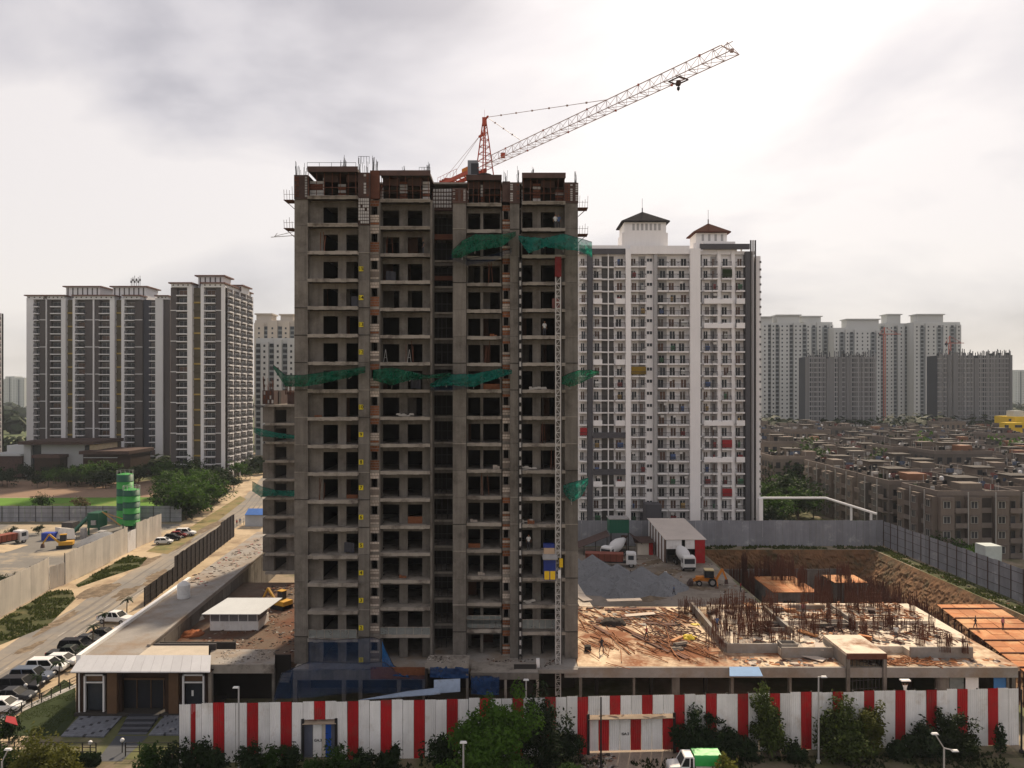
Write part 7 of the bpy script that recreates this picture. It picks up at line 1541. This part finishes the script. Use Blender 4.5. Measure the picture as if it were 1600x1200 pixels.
# ================================================================ STREET LAMPS AND POLES
GALV = mat('galvanised pole', (.40, .39, .38), .08, 1, .55)
def lamp(label, px, Yb, ytop, arms, m=GALV, r_=.07):
    x = X(px, Yb); T = thing('street_lamp', label, 'street lamp', (x, Yb, 0)); zt = Z(ytop, Yb); MB().tube((x, Yb, 0), (x, Yb, zt), r_*1.3, r_, 10).build('pole', m, T); MB().lathe([(.2, 0), (.2, .25), (.12, .3)], (x, Yb, 0), 10).build('base', m, T)
    for (dx, dz_) in arms:
        MB().tube((x, Yb, zt-.05), (x+dx, Yb, zt+dz_), r_*.7, n=6).build('arm', m, T); MB().hexa([(x+dx-.28, Yb-.13, zt+dz_-.06), (x+dx+.28, Yb-.13, zt+dz_-.06), (x+dx+.28, Yb+.13, zt+dz_-.06), (x+dx-.28, Yb+.13, zt+dz_-.06)], [(x+dx-.22, Yb-.1, zt+dz_+.06), (x+dx+.22, Yb-.1, zt+dz_+.06), (x+dx+.22, Yb+.1, zt+dz_+.06), (x+dx-.22, Yb+.1, zt+dz_+.06)]).build('lamp_head', WHITE, T)
lamp('grey street lamp before the left end of the striped fence', 373, 66.5, 1073, [(-.25, -.05)]); lamp('tall grey street lamp before the striped fence on the right', 1279, 68.6, 1057, [(.5, -.02)]); lamp('double armed street lamp at the lower right corner', 1475, 60.5, 1168, [(-.75, 1.15), (.9, -.25)]); lamp('street lamp rising in front of the large round tree', 724, 58, 1160, [(.0, .02)])
lamp('dark pole standing beside the wide gate', 939, 67.2, 1089, [], DARK); lamp('dark pole at the right end of the striped fence', 1596, 70.5, 1077, [], DARK); lamp('small lamp with pale head inside the fence behind the round tree', 822, 73.5, 1062, [(.0, 0)]); lamp('slanted street lamp at the lower left corner', 3, 59, 1190, [(.5, 1.0)])
for (px, py, lb) in ((141, 1178, 'white globe lamp on the forecourt hedge rail'), (191, 1174, 'white globe lamp beside the forecourt path'), (40, 1085, 'white globe lamp at the lawn edge by the cars')):
    x, y = G(px, py-10+12); T = thing('globe_lamp', lb, 'globe lamp', (x, y, 0)); MB().tube((x, y, 0), (x, y, 1.0), .05, n=6).build('post', DARK, T); MB().lathe([(.05, 1.0), (.16, 1.08), (.2, 1.2), (.16, 1.32), (.05, 1.4)], (x, y, 0), 12).build('globe', WHITE, T, smooth=True)
# low garden railing beside the parked cars and along the office front
def railing(name, label, p, q, h_, m, step=1.2):
    p = Vector((*p, 0)); q = Vector((*q, 0)); n_ = max(1, int((q-p).length/step)); T = thing(name, label, 'railing', tuple(p))
    for k in range(n_+1): c = p.lerp(q, k/n_); bx('post', c.x-.04, c.x+.04, c.y-.04, c.y+.04, 0, h_, m, T)
    for zz_ in (.35, .65, 1.0): MB().bar(p+Vector((0, 0, h_*zz_)), q+Vector((0, 0, h_*zz_)), .05).build('rail', m, T)
railing('garden_railing', 'dark garden railing between parked cars and lawn', G(0, 1130), (lx(88)-3, 92), 1.1, DARK); railing('garden_railing', 'dark railing along the front of the office garden', G(-20, 1180), G(150, 1182), 1.3, DARK); railing('garden_railing', 'dark railing right of the forecourt path', G(196, 1182), G(285, 1182), 1.3, DARK)
tilted('red_banner', 'red cloth draped over the garden hedge at lower left', 'cloth', [(8, 1128, 70), (28, 1134, 70), (24, 1121, 71), (10, 1119, 71)], REDS)
sheet('kerb_walk', [G(0, 1118), G(0, 1128), (lx(90)-2.6, 90), (lx(90)-3.2, 90)], .03, mat('pale kerb walk', (.40, .38, .36), .1, 1, .9, rnd=0))
# ================================================================ PEOPLE
def person_mesh(pose, shirt, trousers):
    """one skinned body; the material follows height so clothes meet at the waist"""
    me = bpy.data.meshes.new('person'); P = {}
    V = [(0, 0, .95), (0, 0, 1.15), (0, .0, 1.40), (0, 0, 1.52), (0, -.02, 1.66), (0, -.01, 1.76)]; E = [(0, 1), (1, 2), (2, 3), (3, 4), (4, 5)]; Rr = [.15, .14, .17, .06, .10, .07]
    def add(pts, par, rad):
        k = par
        for p_, r_ in zip(pts, rad): V.append(p_); Rr.append(r_); E.append((k, len(V)-1)); k = len(V)-1
    st = .16 if pose == 'walk' else .0
    add([(.1, 0, .88), (.11, -st, .48), (.11, -st*1.3, .08), (.11, -st*1.3-.14, .04)], 0, [.09, .065, .05, .04]); add([(-.1, 0, .88), (-.11, st, .48), (-.11, st*1.6, .08), (-.11, st*1.6-.14, .04)], 0, [.09, .065, .05, .04])
    if pose == 'carry': add([(.2, 0, 1.42), (.3, -.02, 1.62), (.22, -.02, 1.86), (.22, -.03, 1.95)], 2, [.06, .045, .035, .04]); add([(-.2, 0, 1.42), (-.3, -.02, 1.62), (-.22, -.02, 1.86), (-.22, -.03, 1.95)], 2, [.06, .045, .035, .04])
    else: add([(.2, 0, 1.42), (.26, .03-st, 1.15), (.27, -.06-st, .92), (.27, -.08-st, .84)], 2, [.06, .045, .035, .04]); add([(-.2, 0, 1.42), (-.26, .03+st, 1.15), (-.27, -.06+st, .92), (-.27, -.08+st, .84)], 2, [.06, .045, .035, .04])
    me.from_pydata(V, E, []); o = bpy.data.objects.new('tmp_person', me); COL.objects.link(o); sk = o.modifiers.new('s', 'SKIN')
    for i, r_ in enumerate(Rr): me.skin_vertices[0].data[i].radius = (r_, r_*.8)
    me.skin_vertices[0].data[0].use_root = True; o.modifiers.new('u', 'SUBSURF').levels = 1
    dg = bpy.context.evaluated_depsgraph_get(); out = bpy.data.meshes.new_from_object(o.evaluated_get(dg)); bpy.data.objects.remove(o); out.name = 'person'
    out.materials.clear()
    for m in (shirt, trousers, SKIN, HAIR): out.materials.append(m)
    for p_ in out.polygons:
        z = p_.center.z; ax = abs(p_.center.x); p_.material_index = 1 if z < .98 and ax < .2 else (2 if (z > 1.5 or (ax > .23 and z < 1.2)) else 0)
        if z > 1.70 or (z > 1.62 and p_.center.y > .03): p_.material_index = 3
        p_.use_smooth = True
    return out
SKIN = mat('brown skin', (.22, .12, .075), .05, 4, .7); HAIR = mat('black hair', (.012, .010, .010), .05, 4, .7); KH = mat('dark trousers', (.05, .05, .06)); SHW = mat('white shirt', (.6, .6, .58)); SHR = mat('red shirt', (.35, .05, .05)); SHB = mat('blue shirt', (.08, .13, .25)); SHP = mat('pink shirt', (.42, .16, .18)); SHK = mat('dark shirt', (.03, .03, .035))
pm_ = {}
def person(label, loc, rz, pose, sh, tr=KH):
    k = (pose, sh.name, tr.name)
    if k not in pm_: pm_[k] = person_mesh(pose, sh, tr)
    o = link('person', pm_[k], loc); o.rotation_euler = (0, 0, rz); return tag(o, label, 'person')
person('person in pink shirt standing on the orange formwork deck', (*G(1567, 984, 3.1), 3.08), .3, 'stand', SHP); person('person in dark clothes at the edge of the orange formwork deck', (*G(1524, 982, 3.1), 3.08), 1.2, 'walk', SHK)
person('person in blue shirt walking past the gravel heap', (*G(1053, 930, 0), .0), 1.5, 'walk', SHB); person('person in dark clothes on the third balcony of the second bay', (X(661, 81.6), 81.8, LV[3]), -1.2, 'stand', SHK)
person('person in white shirt on the second balcony of the right bay', (X(868, 82.6), 82.8, LV[2]), .4, 'stand', SHW); person('second person in blue shirt on the right bay balcony', (X(873, 82.6), 82.9, LV[2]), -.4, 'stand', SHB)
person('worker in white shirt carrying a white tray under the podium', (X(1414, 76.5), 76.5, 2.6), 0, 'carry', SHW)
MB().box(X(1414, 76.5)-.5, X(1414, 76.5)+.5, 76.25, 76.7, 4.55, 4.68).build('white_tray', WHITE); tag(bpy.data.objects['white_tray'], 'white tray carried overhead under the podium', 'tray')
bx('site_platform', X(1400, 76.5), X(1428, 76.5), 75.8, 77.4, 0, 2.6, RUSTD); tag(bpy.data.objects['site_platform'], 'low dark work platform behind the striped fence', 'platform')
for k, (px, py, sh, lb) in enumerate(((370, 818, SHR, 'person in red shirt on the far road, leftmost of three'), (375, 816, SHB, 'person in blue shirt on the far road between two others'), (381, 817, SHW, 'person in white shirt on the far road, rightmost of three'), (389, 800, SHK, 'lone person in dark clothes farther up the sandy road'))):
    person(lb, (*G(px, py+4), .01), k, 'walk' if k % 2 else 'stand', sh)
person('person in white shirt standing high on the right bay of the tower', (X(851, 82.6), 82.9, LV[6]), .5, 'stand', SHW); person('person in white shirt working low in the right bay beside the hoist cage', (X(826, 82.5), 82.8, LV[14]), .2, 'stand', SHW)
wk = [(1120, 985, 5.55, SHB, 'worker in blue shirt among the bars at the left of the raised slab'), (1010, 1000, 4.8, SHR, 'worker in red shirt walking over the strewn bars'), (1400, 1000, 5.55, SHW, 'worker in white shirt on the bright slab near the portal box'), (940, 1020, 4.8, SHK, 'worker in dark shirt near the concrete cube'), (1255, 962, 5.95, SHP, 'worker in pink shirt at the back of the bright slab'), (1040, 905, 0, SHW, 'worker in white shirt between mixer truck and gravel'), (1150, 925, 0, SHR, 'worker in red shirt at the lip of the pit'), (985, 905, 0, SHK, 'worker in dark clothes beside the red tipper cab')]
for k, (px, py, z, sh, lb) in enumerate(wk):
    x, y = G(px, py, z)
    if px == 1150: x = 39.5
    if z == 5.95: y = min(y, 99)
    person(lb, (x, y, z), k*1.3, 'walk' if k % 2 else 'stand', sh)
# step ladders and bits left on tower floors
for px in (603, 640): 
    x = X(px, 82.0); z = LV[7]; b = MB(); b.bar((x-.22, 81.7, z), (x, 81.8, z+1.5), .035); b.bar((x+.22, 81.7, z), (x, 81.8, z+1.5), .035); b.bar((x-.15, 81.75, z+.6), (x+.15, 81.75, z+.6), .03); tag(b.build('trestle', GALV), 'white trestle on a middle balcony of the second bay', 'trestle', 'white trestles on the second bay')
for (px, Y_, i, lb) in ((822, 82.9, 16, 'heap of white sacks on a low floor of the right bay'), (840, 82.6, 8, 'row of white sacks on a middle floor of the right bay'), (824, 82.9, 11, 'pile of sacks at the left of the right bay'), (820, 82.9, 13, 'sacks leaning in the opening of the right bay'), (632, 82, 9, 'white bundle on the floor of the second bay')):
    x = X(px, Y_); b = MB()
    for k in range(9): xx_ = x+rng.uniform(-.9, .9); s_ = rng.uniform(.12, .22); zz_ = LV[i]+rng.uniform(0, .25); b.hexa([(xx_-s_*1.4, Y_-.2, zz_), (xx_+s_*1.4, Y_-.2, zz_), (xx_+s_*1.4, Y_+.2, zz_), (xx_-s_*1.4, Y_+.2, zz_)], [(xx_-s_, Y_-.12, zz_+s_), (xx_+s_, Y_-.12, zz_+s_), (xx_+s_, Y_+.12, zz_+s_), (xx_-s_, Y_+.12, zz_+s_)])
    tag(b.build('sack_pile', RB[2]), lb, 'sacks')

# stacks and props left on the open floors of the tower
rs = random.Random(77)
for i in range(2, 18):
    for n, (a, c, ys_, yw, sol, opn) in enumerate(BAYS):
        if rs.random() < .7: continue
        px = rs.uniform(a+4, c-8); yy = rs.uniform(ys_+.4, yw-.25); z = LV[i+1] if i < 17 else LV[17]; kd = rs.random(); b = MB()
        if kd < .4:
            x = X(px, yy)
            for q in range(int(rs.uniform(4, 12))): b.box(x+(q % 3)*.27, x+(q % 3)*.27+.24, yy, yy+.2, z+(q//3)*.12, z+(q//3)*.12+.11)
            tag(b.build('brick_stack', BRICK if rs.random() < .6 else BRICKP), 'small stack of bricks left on an open floor of the tower', 'bricks', 'brick stacks on the tower floors')
        elif kd < .88:
            for q in range(3): x = X(px, yy)+rs.uniform(-.5, .5); b.bar((x, yy, z), (x+rs.uniform(-.25, .25), yy+.15, z+rs.uniform(1.8, 2.55)), .06)
            tag(b.build('prop_poles', RUST), 'rusty prop poles leaning on an open floor of the tower', 'poles', 'prop poles on the tower floors')
        else:
            x = X(px, yy); b.grid(lambda u, v: (x+u*1.1, yy+.06*math.sin(u*9), z+.15+v*1.1+.05*math.sin(u*5)), 8, 3)
            tag(b.build('hung_cloth', (CLO[0], KH, CLO[2], KH)[rs.randrange(4)]), 'cloth hung to dry on an open floor of the tower', 'cloth', 'cloths on the tower floors')
# ================================================================ TREES AND SHRUBS
rng = random.Random(51)
def crown_mesh(name, lobes, n, ls, m, seed, spiky=0.0):
    """leaf sized faces on the shells of overlapping lobes (x, y, z, rx, rz)"""
    rr = random.Random(seed); b = MB(); vol = [l[3]*l[3]*l[4] for l in lobes]; tot = sum(vol)
    for l, v in zip(lobes, vol):
        k = int(n*v/tot)+12
        sub = [(l[0]+rr.gauss(0, .45)*l[3], l[1]+rr.gauss(0, .45)*l[3], l[2]+rr.gauss(0, .45)*l[4], rr.uniform(.38, .62)) for _ in range(9)]
        for i in range(k):
            c = sub[rr.randrange(9)]; d = Vector((rr.gauss(0, 1), rr.gauss(0, 1), rr.gauss(0, 1))).normalized(); q = rr.random()**.4
            p = Vector((c[0]+d.x*l[3]*c[3]*q, c[1]+d.y*l[3]*c[3]*q, c[2]+d.z*l[4]*c[3]*q))
            if rr.random() < spiky: p += d*rr.uniform(.1, .5)
            nrm = (d*.7+Vector((rr.gauss(0, .6), rr.gauss(0, .6), rr.gauss(.35, .6)))).normalized(); t = nrm.orthogonal().normalized(); t.rotate(Matrix.Rotation(rr.uniform(0, 6.28), 3, nrm)); u = nrm.cross(t); s_ = ls*rr.uniform(.6, 1.3)
            b.face(p-t*s_, p+u*s_*.45, p+t*s_, p-u*s_*.45)
    return b.mesh(name, m)
def limb_mesh(h_, r_, lobes, seed):
    rr = random.Random(seed); b = MB(); pts = [Vector((0, 0, 0)), Vector((rr.uniform(-.1, .1)*h_*.2, rr.uniform(-.1, .1)*h_*.2, h_*.4)), Vector((rr.uniform(-.1, .1)*h_*.3, rr.uniform(-.1, .1)*h_*.3, h_*.72))]
    b.tube(pts[0], pts[1], r_, r_*.7, 7); b.tube(pts[1], pts[2], r_*.7, r_*.4, 7)
    for l in lobes[:7]: s_ = pts[1].lerp(pts[2], rr.random()); b.tube(s_, Vector((l[0]*.8, l[1]*.8, l[2])), r_*.4, r_*.12, 5)
    return b.mesh('trunk', BARK)
TP_ = {}
def tree(label, x, y, h_, rad, m, n=1500, ls=.22, seed=0, name='tree', cat='tree', z0=0.0, low=.25, group=None, nl=7, spiky=.08, squash=1.0):
    rr = random.Random(seed*7+1); lobes = []
    for k in range(nl):
        a = 6.283*k/nl+rr.uniform(-.5, .5); q = rad*rr.uniform(.25, .62) if k else 0; zc = h_*(low+(1-low)*rr.uniform(.25, .8)); lobes.append((math.cos(a)*q, math.sin(a)*q, zc, rad*rr.uniform(.42, .7), h_*(1-low)*rr.uniform(.28, .42)*squash))
    lobes.append((0, 0, h_*(low+(1-low)*.72), rad*.5, h_*(1-low)*.36))
    T = thing(name, label, cat, (x, y, z0), group=group); link('trunk', limb_mesh(h_, max(.06, h_*.028), lobes, seed), (0, 0, 0), T); link('crown', crown_mesh('crown', lobes, n, ls, m, seed, spiky), (0, 0, 0), T); return T
def cp(T, x, y, s_, rz, label, group, sz=None):
    o = copy_tree(T, (x, y, 0), rz, label, group); o.scale = (s_, s_, sz or s_); return o
# foreground, before the striped fence (px centre, depth, top row, radius)
def fg(label, px, Y_, ytop, rad, m, n, ls, seed, **k): return tree(label, X(px, Y_), Y_, Z(ytop, Y_)*(.93 if px < 1050 else .86), rad*(.84 if px < 1050 else .80), m, int(n*1.7), ls, seed, low=k.pop('low', .02), spiky=k.pop('spiky', .05)*.5, **k)
fg('large round bright green tree before the middle of the striped fence', 765, 64.5, 1098, 4.6, leafmat('sunny green leaves', (.055, .115, .014), .4), 8200, .19, 1, nl=11)
fg('dark ragged tree just right of the large round tree', 846, 67.5, 1100, 2.7, LEAFD, 2600, .19, 2, spiky=.25)
fg('dark bush left of the large round tree', 690, 65, 1148, 1.9, LEAFD, 1500, .18, 3, name='bush', cat='bush')
fg('dark bush against the fence left of the wide gate', 886, 68.8, 1138, 1.9, LEAFD, 1600, .17, 4, name='bush', cat='bush')
fg('broad dark tree right of the wide gate', 1088, 69.6, 1122, 2.6, LEAFD, 3600, .19, 5, nl=9, spiky=.2)
fg('dark bush behind the small white truck', 1140, 69.4, 1138, 2.2, LEAFD, 2000, .18, 6, name='bush', cat='bush')
fg('tall drooping tree with yellowish top against a red stripe', 1203, 69.6, 1080, 1.9, leafmat('olive leaves', (.050, .070, .016)), 3000, .19, 7, spiky=.3)
fg('wide drooping tree beside the tall grey lamp', 1318, 69.2, 1108, 2.9, leafmat('olive leaves', (.050, .070, .016)), 4800, .19, 8, nl=10, spiky=.25)
fg('yellow topped tree right of the wide drooping one', 1360, 70, 1098, 2.0, leafmat('yellow olive leaves', (.080, .086, .016)), 2000, .18, 9, spiky=.25)
fg('dark spreading tree before the right end of the fence', 1445, 69.8, 1128, 2.4, LEAFD, 3000, .19, 10, nl=9, spiky=.3)
fg('taller dark tree near the right end of the striped fence', 1494, 70, 1106, 2.3, leafmat('deep olive leaves', (.026, .040, .012)), 2600, .19, 11, spiky=.3)
fg('thin sapling against the last white panels', 1563, 70.6, 1128, .7, LEAFD, 350, .16, 12, name='sapling', cat='sapling')
fg('small shrub with yellow tips beside the white truck', 1135, 64.5, 1182, 1.2, LEAFY, 800, .15, 13, name='bush', cat='bush'); fg('leafy shrub at the foot of the rubble by the gate', 892, 64, 1186, 1.6, LEAF, 1100, .17, 14, name='bush', cat='bush')
for k, (px, Y_, yt_, rd, m, lb) in enumerate([(298, 66.2, 1168, 1.0, LEAFD, 'small dark bush at the left end of the striped fence'), (318, 66.6, 1158, 1.2, LEAFD, 'thin topped bush before the narrow red stripe'), (338, 66, 1176, 1.1, LEAFD, 'low dark bush before the first full red stripe'), (392, 66, 1170, 1.4, LEAFD, 'dark bush right of the left grey lamp'), (424, 66.4, 1162, 1.6, LEAF, 'green bush left of the narrow gate'),
        (455, 66.8, 1166, 1.2, LEAFD, 'dark bush hugging the narrow gate'), (496, 64.6, 1186, 1.7, LEAF, 'green shrub in front of the narrow gate'), (532, 66.2, 1166, 1.8, LEAF, 'green shrub just right of the narrow gate'), (565, 66.8, 1172, 1.1, LEAFD, 'low dark shrub before the fourth red stripe'), (600, 67, 1176, .9, LEAFD, 'tiny dark shrub at the fence foot'), (615, 66.6, 1170, .9, LEAFD, 'dark weed clump before a white panel'),
        (1240, 69, 1155, 1.3, LEAFD, 'dark bush between the two drooping trees'), (1400, 69.4, 1155, 1.3, LEAFD, 'dark bush left of the spreading tree'), (1170, 69.3, 1155, 1.1, LEAFD, 'dark bush left of the tall drooping tree')]):
    fg(lb, px, Y_, yt_, rd, m, 900, .17, 20+k, name='bush', cat='bush', spiky=.25)
# lower left garden
fg('yellow green tree at the lower left before the office garden', 62, 62.5, 1146, 3.0, leafmat('mixed yellow leaves', (.090, .095, .018)), 4200, .17, 40, nl=10); fg('green tree at the lower left corner', 14, 63, 1158, 2.4, LEAF, 2200, .17, 41); fg('yellow shrub beside the forecourt lamp', 105, 64.5, 1162, 1.5, LEAFY, 1100, .15, 42, name='bush', cat='bush')
fg('dark shrub right of the forecourt path', 235, 66.2, 1160, 1.7, LEAF, 1100, .16, 43, name='bush', cat='bush'); fg('dark shrub beside the left end of the fence', 268, 65.8, 1158, 1.5, LEAFD, 1000, .16, 44, name='bush', cat='bush'); fg('low hedge clump in the office garden corner', 14, 72.5, 1118, 1.6, LEAFD, 900, .16, 45, name='bush', cat='bush')
HG = mat('clipped hedge', (.028, .045, .014)); 
b = MB()
for k in range(2600):
    u = rng.random(); x0_, y0_ = G(118, 1182); x1_, y1_ = G(150, 1180); p = Vector((X(95+u*60, 68.2), 68.2+rng.uniform(-.5, .5), rng.uniform(.05, 1.0))); t = Vector((rng.gauss(0, 1), rng.gauss(0, 1), rng.gauss(0, 1))).normalized()*.1; s_ = t.orthogonal()*.8; b.face(p-t, p+s_, p+t, p-s_)
tag(b.build('clipped_hedge', LEAFD), 'clipped dark hedge along the front of the office garden', 'hedge')
# palms beside the parked cars
def palm_mesh(h_, seed):
    rr = random.Random(seed); b = MB()
    for k in range(16):
        a = rr.uniform(0, 6.28); l = rr.uniform(.8, 1.3); el = rr.uniform(-.2, 1.0); prev = Vector((0, 0, h_)); d = Vector((math.cos(a), math.sin(a), el)).normalized()
        for s_ in range(5):
            nx = prev+d*l/5; sd = d.cross(Vector((0, 0, 1))).normalized(); w0 = .17*(1-abs(s_-1.5)/5)
            b.face(prev-sd*w0, prev+sd*w0, nx+sd*w0*.8-Vector((0, 0, .04)), nx-sd*w0*.8-Vector((0, 0, .04))); d = (d-Vector((0, 0, .28))).normalized(); prev = nx
    return b.mesh('fronds', LEAFD)
for k, (px, py, h_, lb) in enumerate(((62, 1092, 2.6, 'small palm before the steel blue car'), (92, 1072, 2.8, 'small palm before the large white car'), (128, 1040, 2.2, 'small palm beside the dark pickup'), (145, 1012, 2.8, 'slim palm among the far parked cars'), (162, 992, 3.0, 'slim palm beside the white pickup'), (198, 965, 2.8, 'small palm nearest the white hoarding'))):
    x, y = G(px, py); T = thing('palm', lb, 'palm', (x, y, 0)); link('trunk', MB().tube((0, 0, 0), (.05, 0, h_), .09, .06, 7).mesh('trunk', BARK), (0, 0, 0), T); link('fronds', palm_mesh(h_, k), (0, 0, 0), T)
# trees along the road on the left
pro = [tree('dense green roadside tree nearest the parked cars', X(262, 205), 205, 6.0, 4.2, LEAFD, 900, .42, 60), tree('bright roadside tree left of the sandy road', X(300, 200), 200, 7.0, 4.6, LEAF, 900, .42, 61), tree('broad roadside tree beside the sandy road', X(330, 212), 212, 7.5, 5.0, LEAFB, 1000, .45, 62)]
for k in range(34):
    Y_ = rng.uniform(196, 300); px = rng.uniform(250, 392)-max(0, (215-Y_))*.5
    rx = -71.5-(Y_-165)*.16-9
    x = min(X(px, Y_), rx-2)
    cp(pro[k % 3], x, Y_, rng.uniform(.65, 1.25), rng.uniform(0, 6), 'green tree in the thick belt along the far road', 'roadside tree belt')
for k in range(46):
    Y_ = rng.uniform(262, 291); x = rng.uniform(-230, -125)
    cp(pro[0 if k % 4 else 2], x, Y_, rng.uniform(.7, 1.05), rng.uniform(0, 6), 'dark tree in the hedge below the club house', 'tree hedge below the club house')
cp(pro[1], X(66, 214), 214, .62, 1, 'lone bare-stemmed tree at the edge of the green field', None); 
fgm = crown_mesh('crown', [(0, 0, 2.2, 2.2, 1.6), (1, .5, 2.4, 1.5, 1.2), (-1, 0, 2.3, 1.5, 1.3)], 500, .35, leafmat('dry leaves', (.11, .085, .04)), 77, .4)
T = thing('field_tree', 'dry brownish tree standing behind the yard fence', 'tree', (X(125, 208), 208, 0)); link('trunk', MB().tube((0, 0, 0), (.2, 0, 2.4), .2, .1, 6).mesh('trunk', BARK), (0, 0, 0), T); link('crown', fgm, (0, 0, 1.2), T)
for k, (px, Y_) in enumerate(((60, 178), (20, 176), (-10, 172), (5, 130), (30, 132), (60, 133))):
    cp(pro[0], X(px, Y_), Y_, .34, k, 'low scrub bush inside the batching yard', 'scrub in the batching yard')
# around the white tower and the estate
for k in range(16):
    Y_ = rng.uniform(178, 232); px = rng.uniform(1192, 1275)
    cp(pro[k % 3], X(px, Y_), Y_, rng.uniform(.75, 1.2), rng.uniform(0, 6), 'tree in the clump between white tower and estate', 'trees between white tower and estate')
cp(pro[0], X(1245, 205), 205, 1.7, 2, 'tallest dark tree before the estate blocks', None)
for k, (px, Y_) in enumerate(((1465, 148), (1478, 146), (1492, 143), (1505, 141), (1440, 152), (1585, 125), (1592, 122))):
    cp(pro[k % 3], X(px, Y_)+3.0, Y_, rng.uniform(.5, .7), k, 'small tree peeping over the ribbed right fence', 'small trees behind the right fence')
for k in range(22):
    Y_ = rng.uniform(168, 178); px = rng.uniform(1195, 1370); cp(pro[k % 3], X(px, Y_), Y_, rng.uniform(.3, .5), k, 'low shrub in the garden beyond the rear fence', 'garden shrubs beyond the rear fence')
for k in range(16):
    Y_ = rng.uniform(228, 300); x = rng.uniform(.36, .70)*Y_
    cp(pro[k % 3], x, Y_, rng.uniform(1.6, 2.2), rng.uniform(0, 6), 'tree rising between the brown estate blocks', 'trees between the estate blocks')
# far woods that read as one mass
def wood(name, label, x0, x1, y0, y1, n, h0, h1, ls, m=None):
    b = MB()
    for k in range(n):
        x, y = rng.uniform(x0, x1), rng.uniform(y0, y1); h_ = rng.uniform(h0, h1); r_ = h_*rng.uniform(.45, .7)
        for i in range(36):
            d = Vector((rng.gauss(0, 1), rng.gauss(0, 1), rng.gauss(0, 1))).normalized(); p = Vector((x, y, h_*.55))+Vector((d.x*r_, d.y*r_, d.z*h_*.5))*rng.random()**.35
            if p.z < 0: p.z = .2
            nn = (d+Vector((0, 0, .5))).normalized(); t = nn.orthogonal().normalized(); t.rotate(Matrix.Rotation(rng.uniform(0, 6.28), 3, nn)); u = nn.cross(t); s_ = ls*rng.uniform(.7, 1.4); b.face(p-t*s_, p+u*s_*.7, p+t*s_, p-u*s_*.7)
    return tag(b.build(name, m or LEAFD), label, 'woods', kind='stuff')
wood('far_wood', 'hazy belt of trees between the estate and the far towers', 140, 420, 450, 530, 190, 14, 21, 2.4); wood('far_wood', 'distant trees on the plain at the left edge', -1000, -330, 600, 1300, 260, 10, 18, 5.5); wood('far_wood', 'nearer trees glimpsed between the brown towers', -300, -215, 330, 500, 60, 8, 13, 2.2); wood('far_wood', 'distant trees on the plain beyond the right towers', 500, 1300, 700, 1500, 220, 10, 18, 5.5)
wood('far_wood', 'trees around the feet of the brown towers', -165, -100, 300, 345, 50, 5, 9, 1.6)
# ================================================================ HAZE
hb = MB(); hb.box(-6100, 6100, -400, 9100, -9.2, 104.0); hm = bpy.data.materials.new('haze air'); hm.use_nodes = True; t = hm.node_tree; t.nodes.clear(); out = t.nodes.new('ShaderNodeOutputMaterial'); pv = t.nodes.new('ShaderNodeVolumePrincipled')
pv.inputs['Color'].default_value = (.84, .92, 1.0, 1); pv.inputs['Density'].default_value = .00011; pv.inputs['Anisotropy'].default_value = 0.0; t.links.new(pv.outputs[0], out.inputs['Volume'])
tag(hb.build('haze', hm), None, None, kind='stuff')
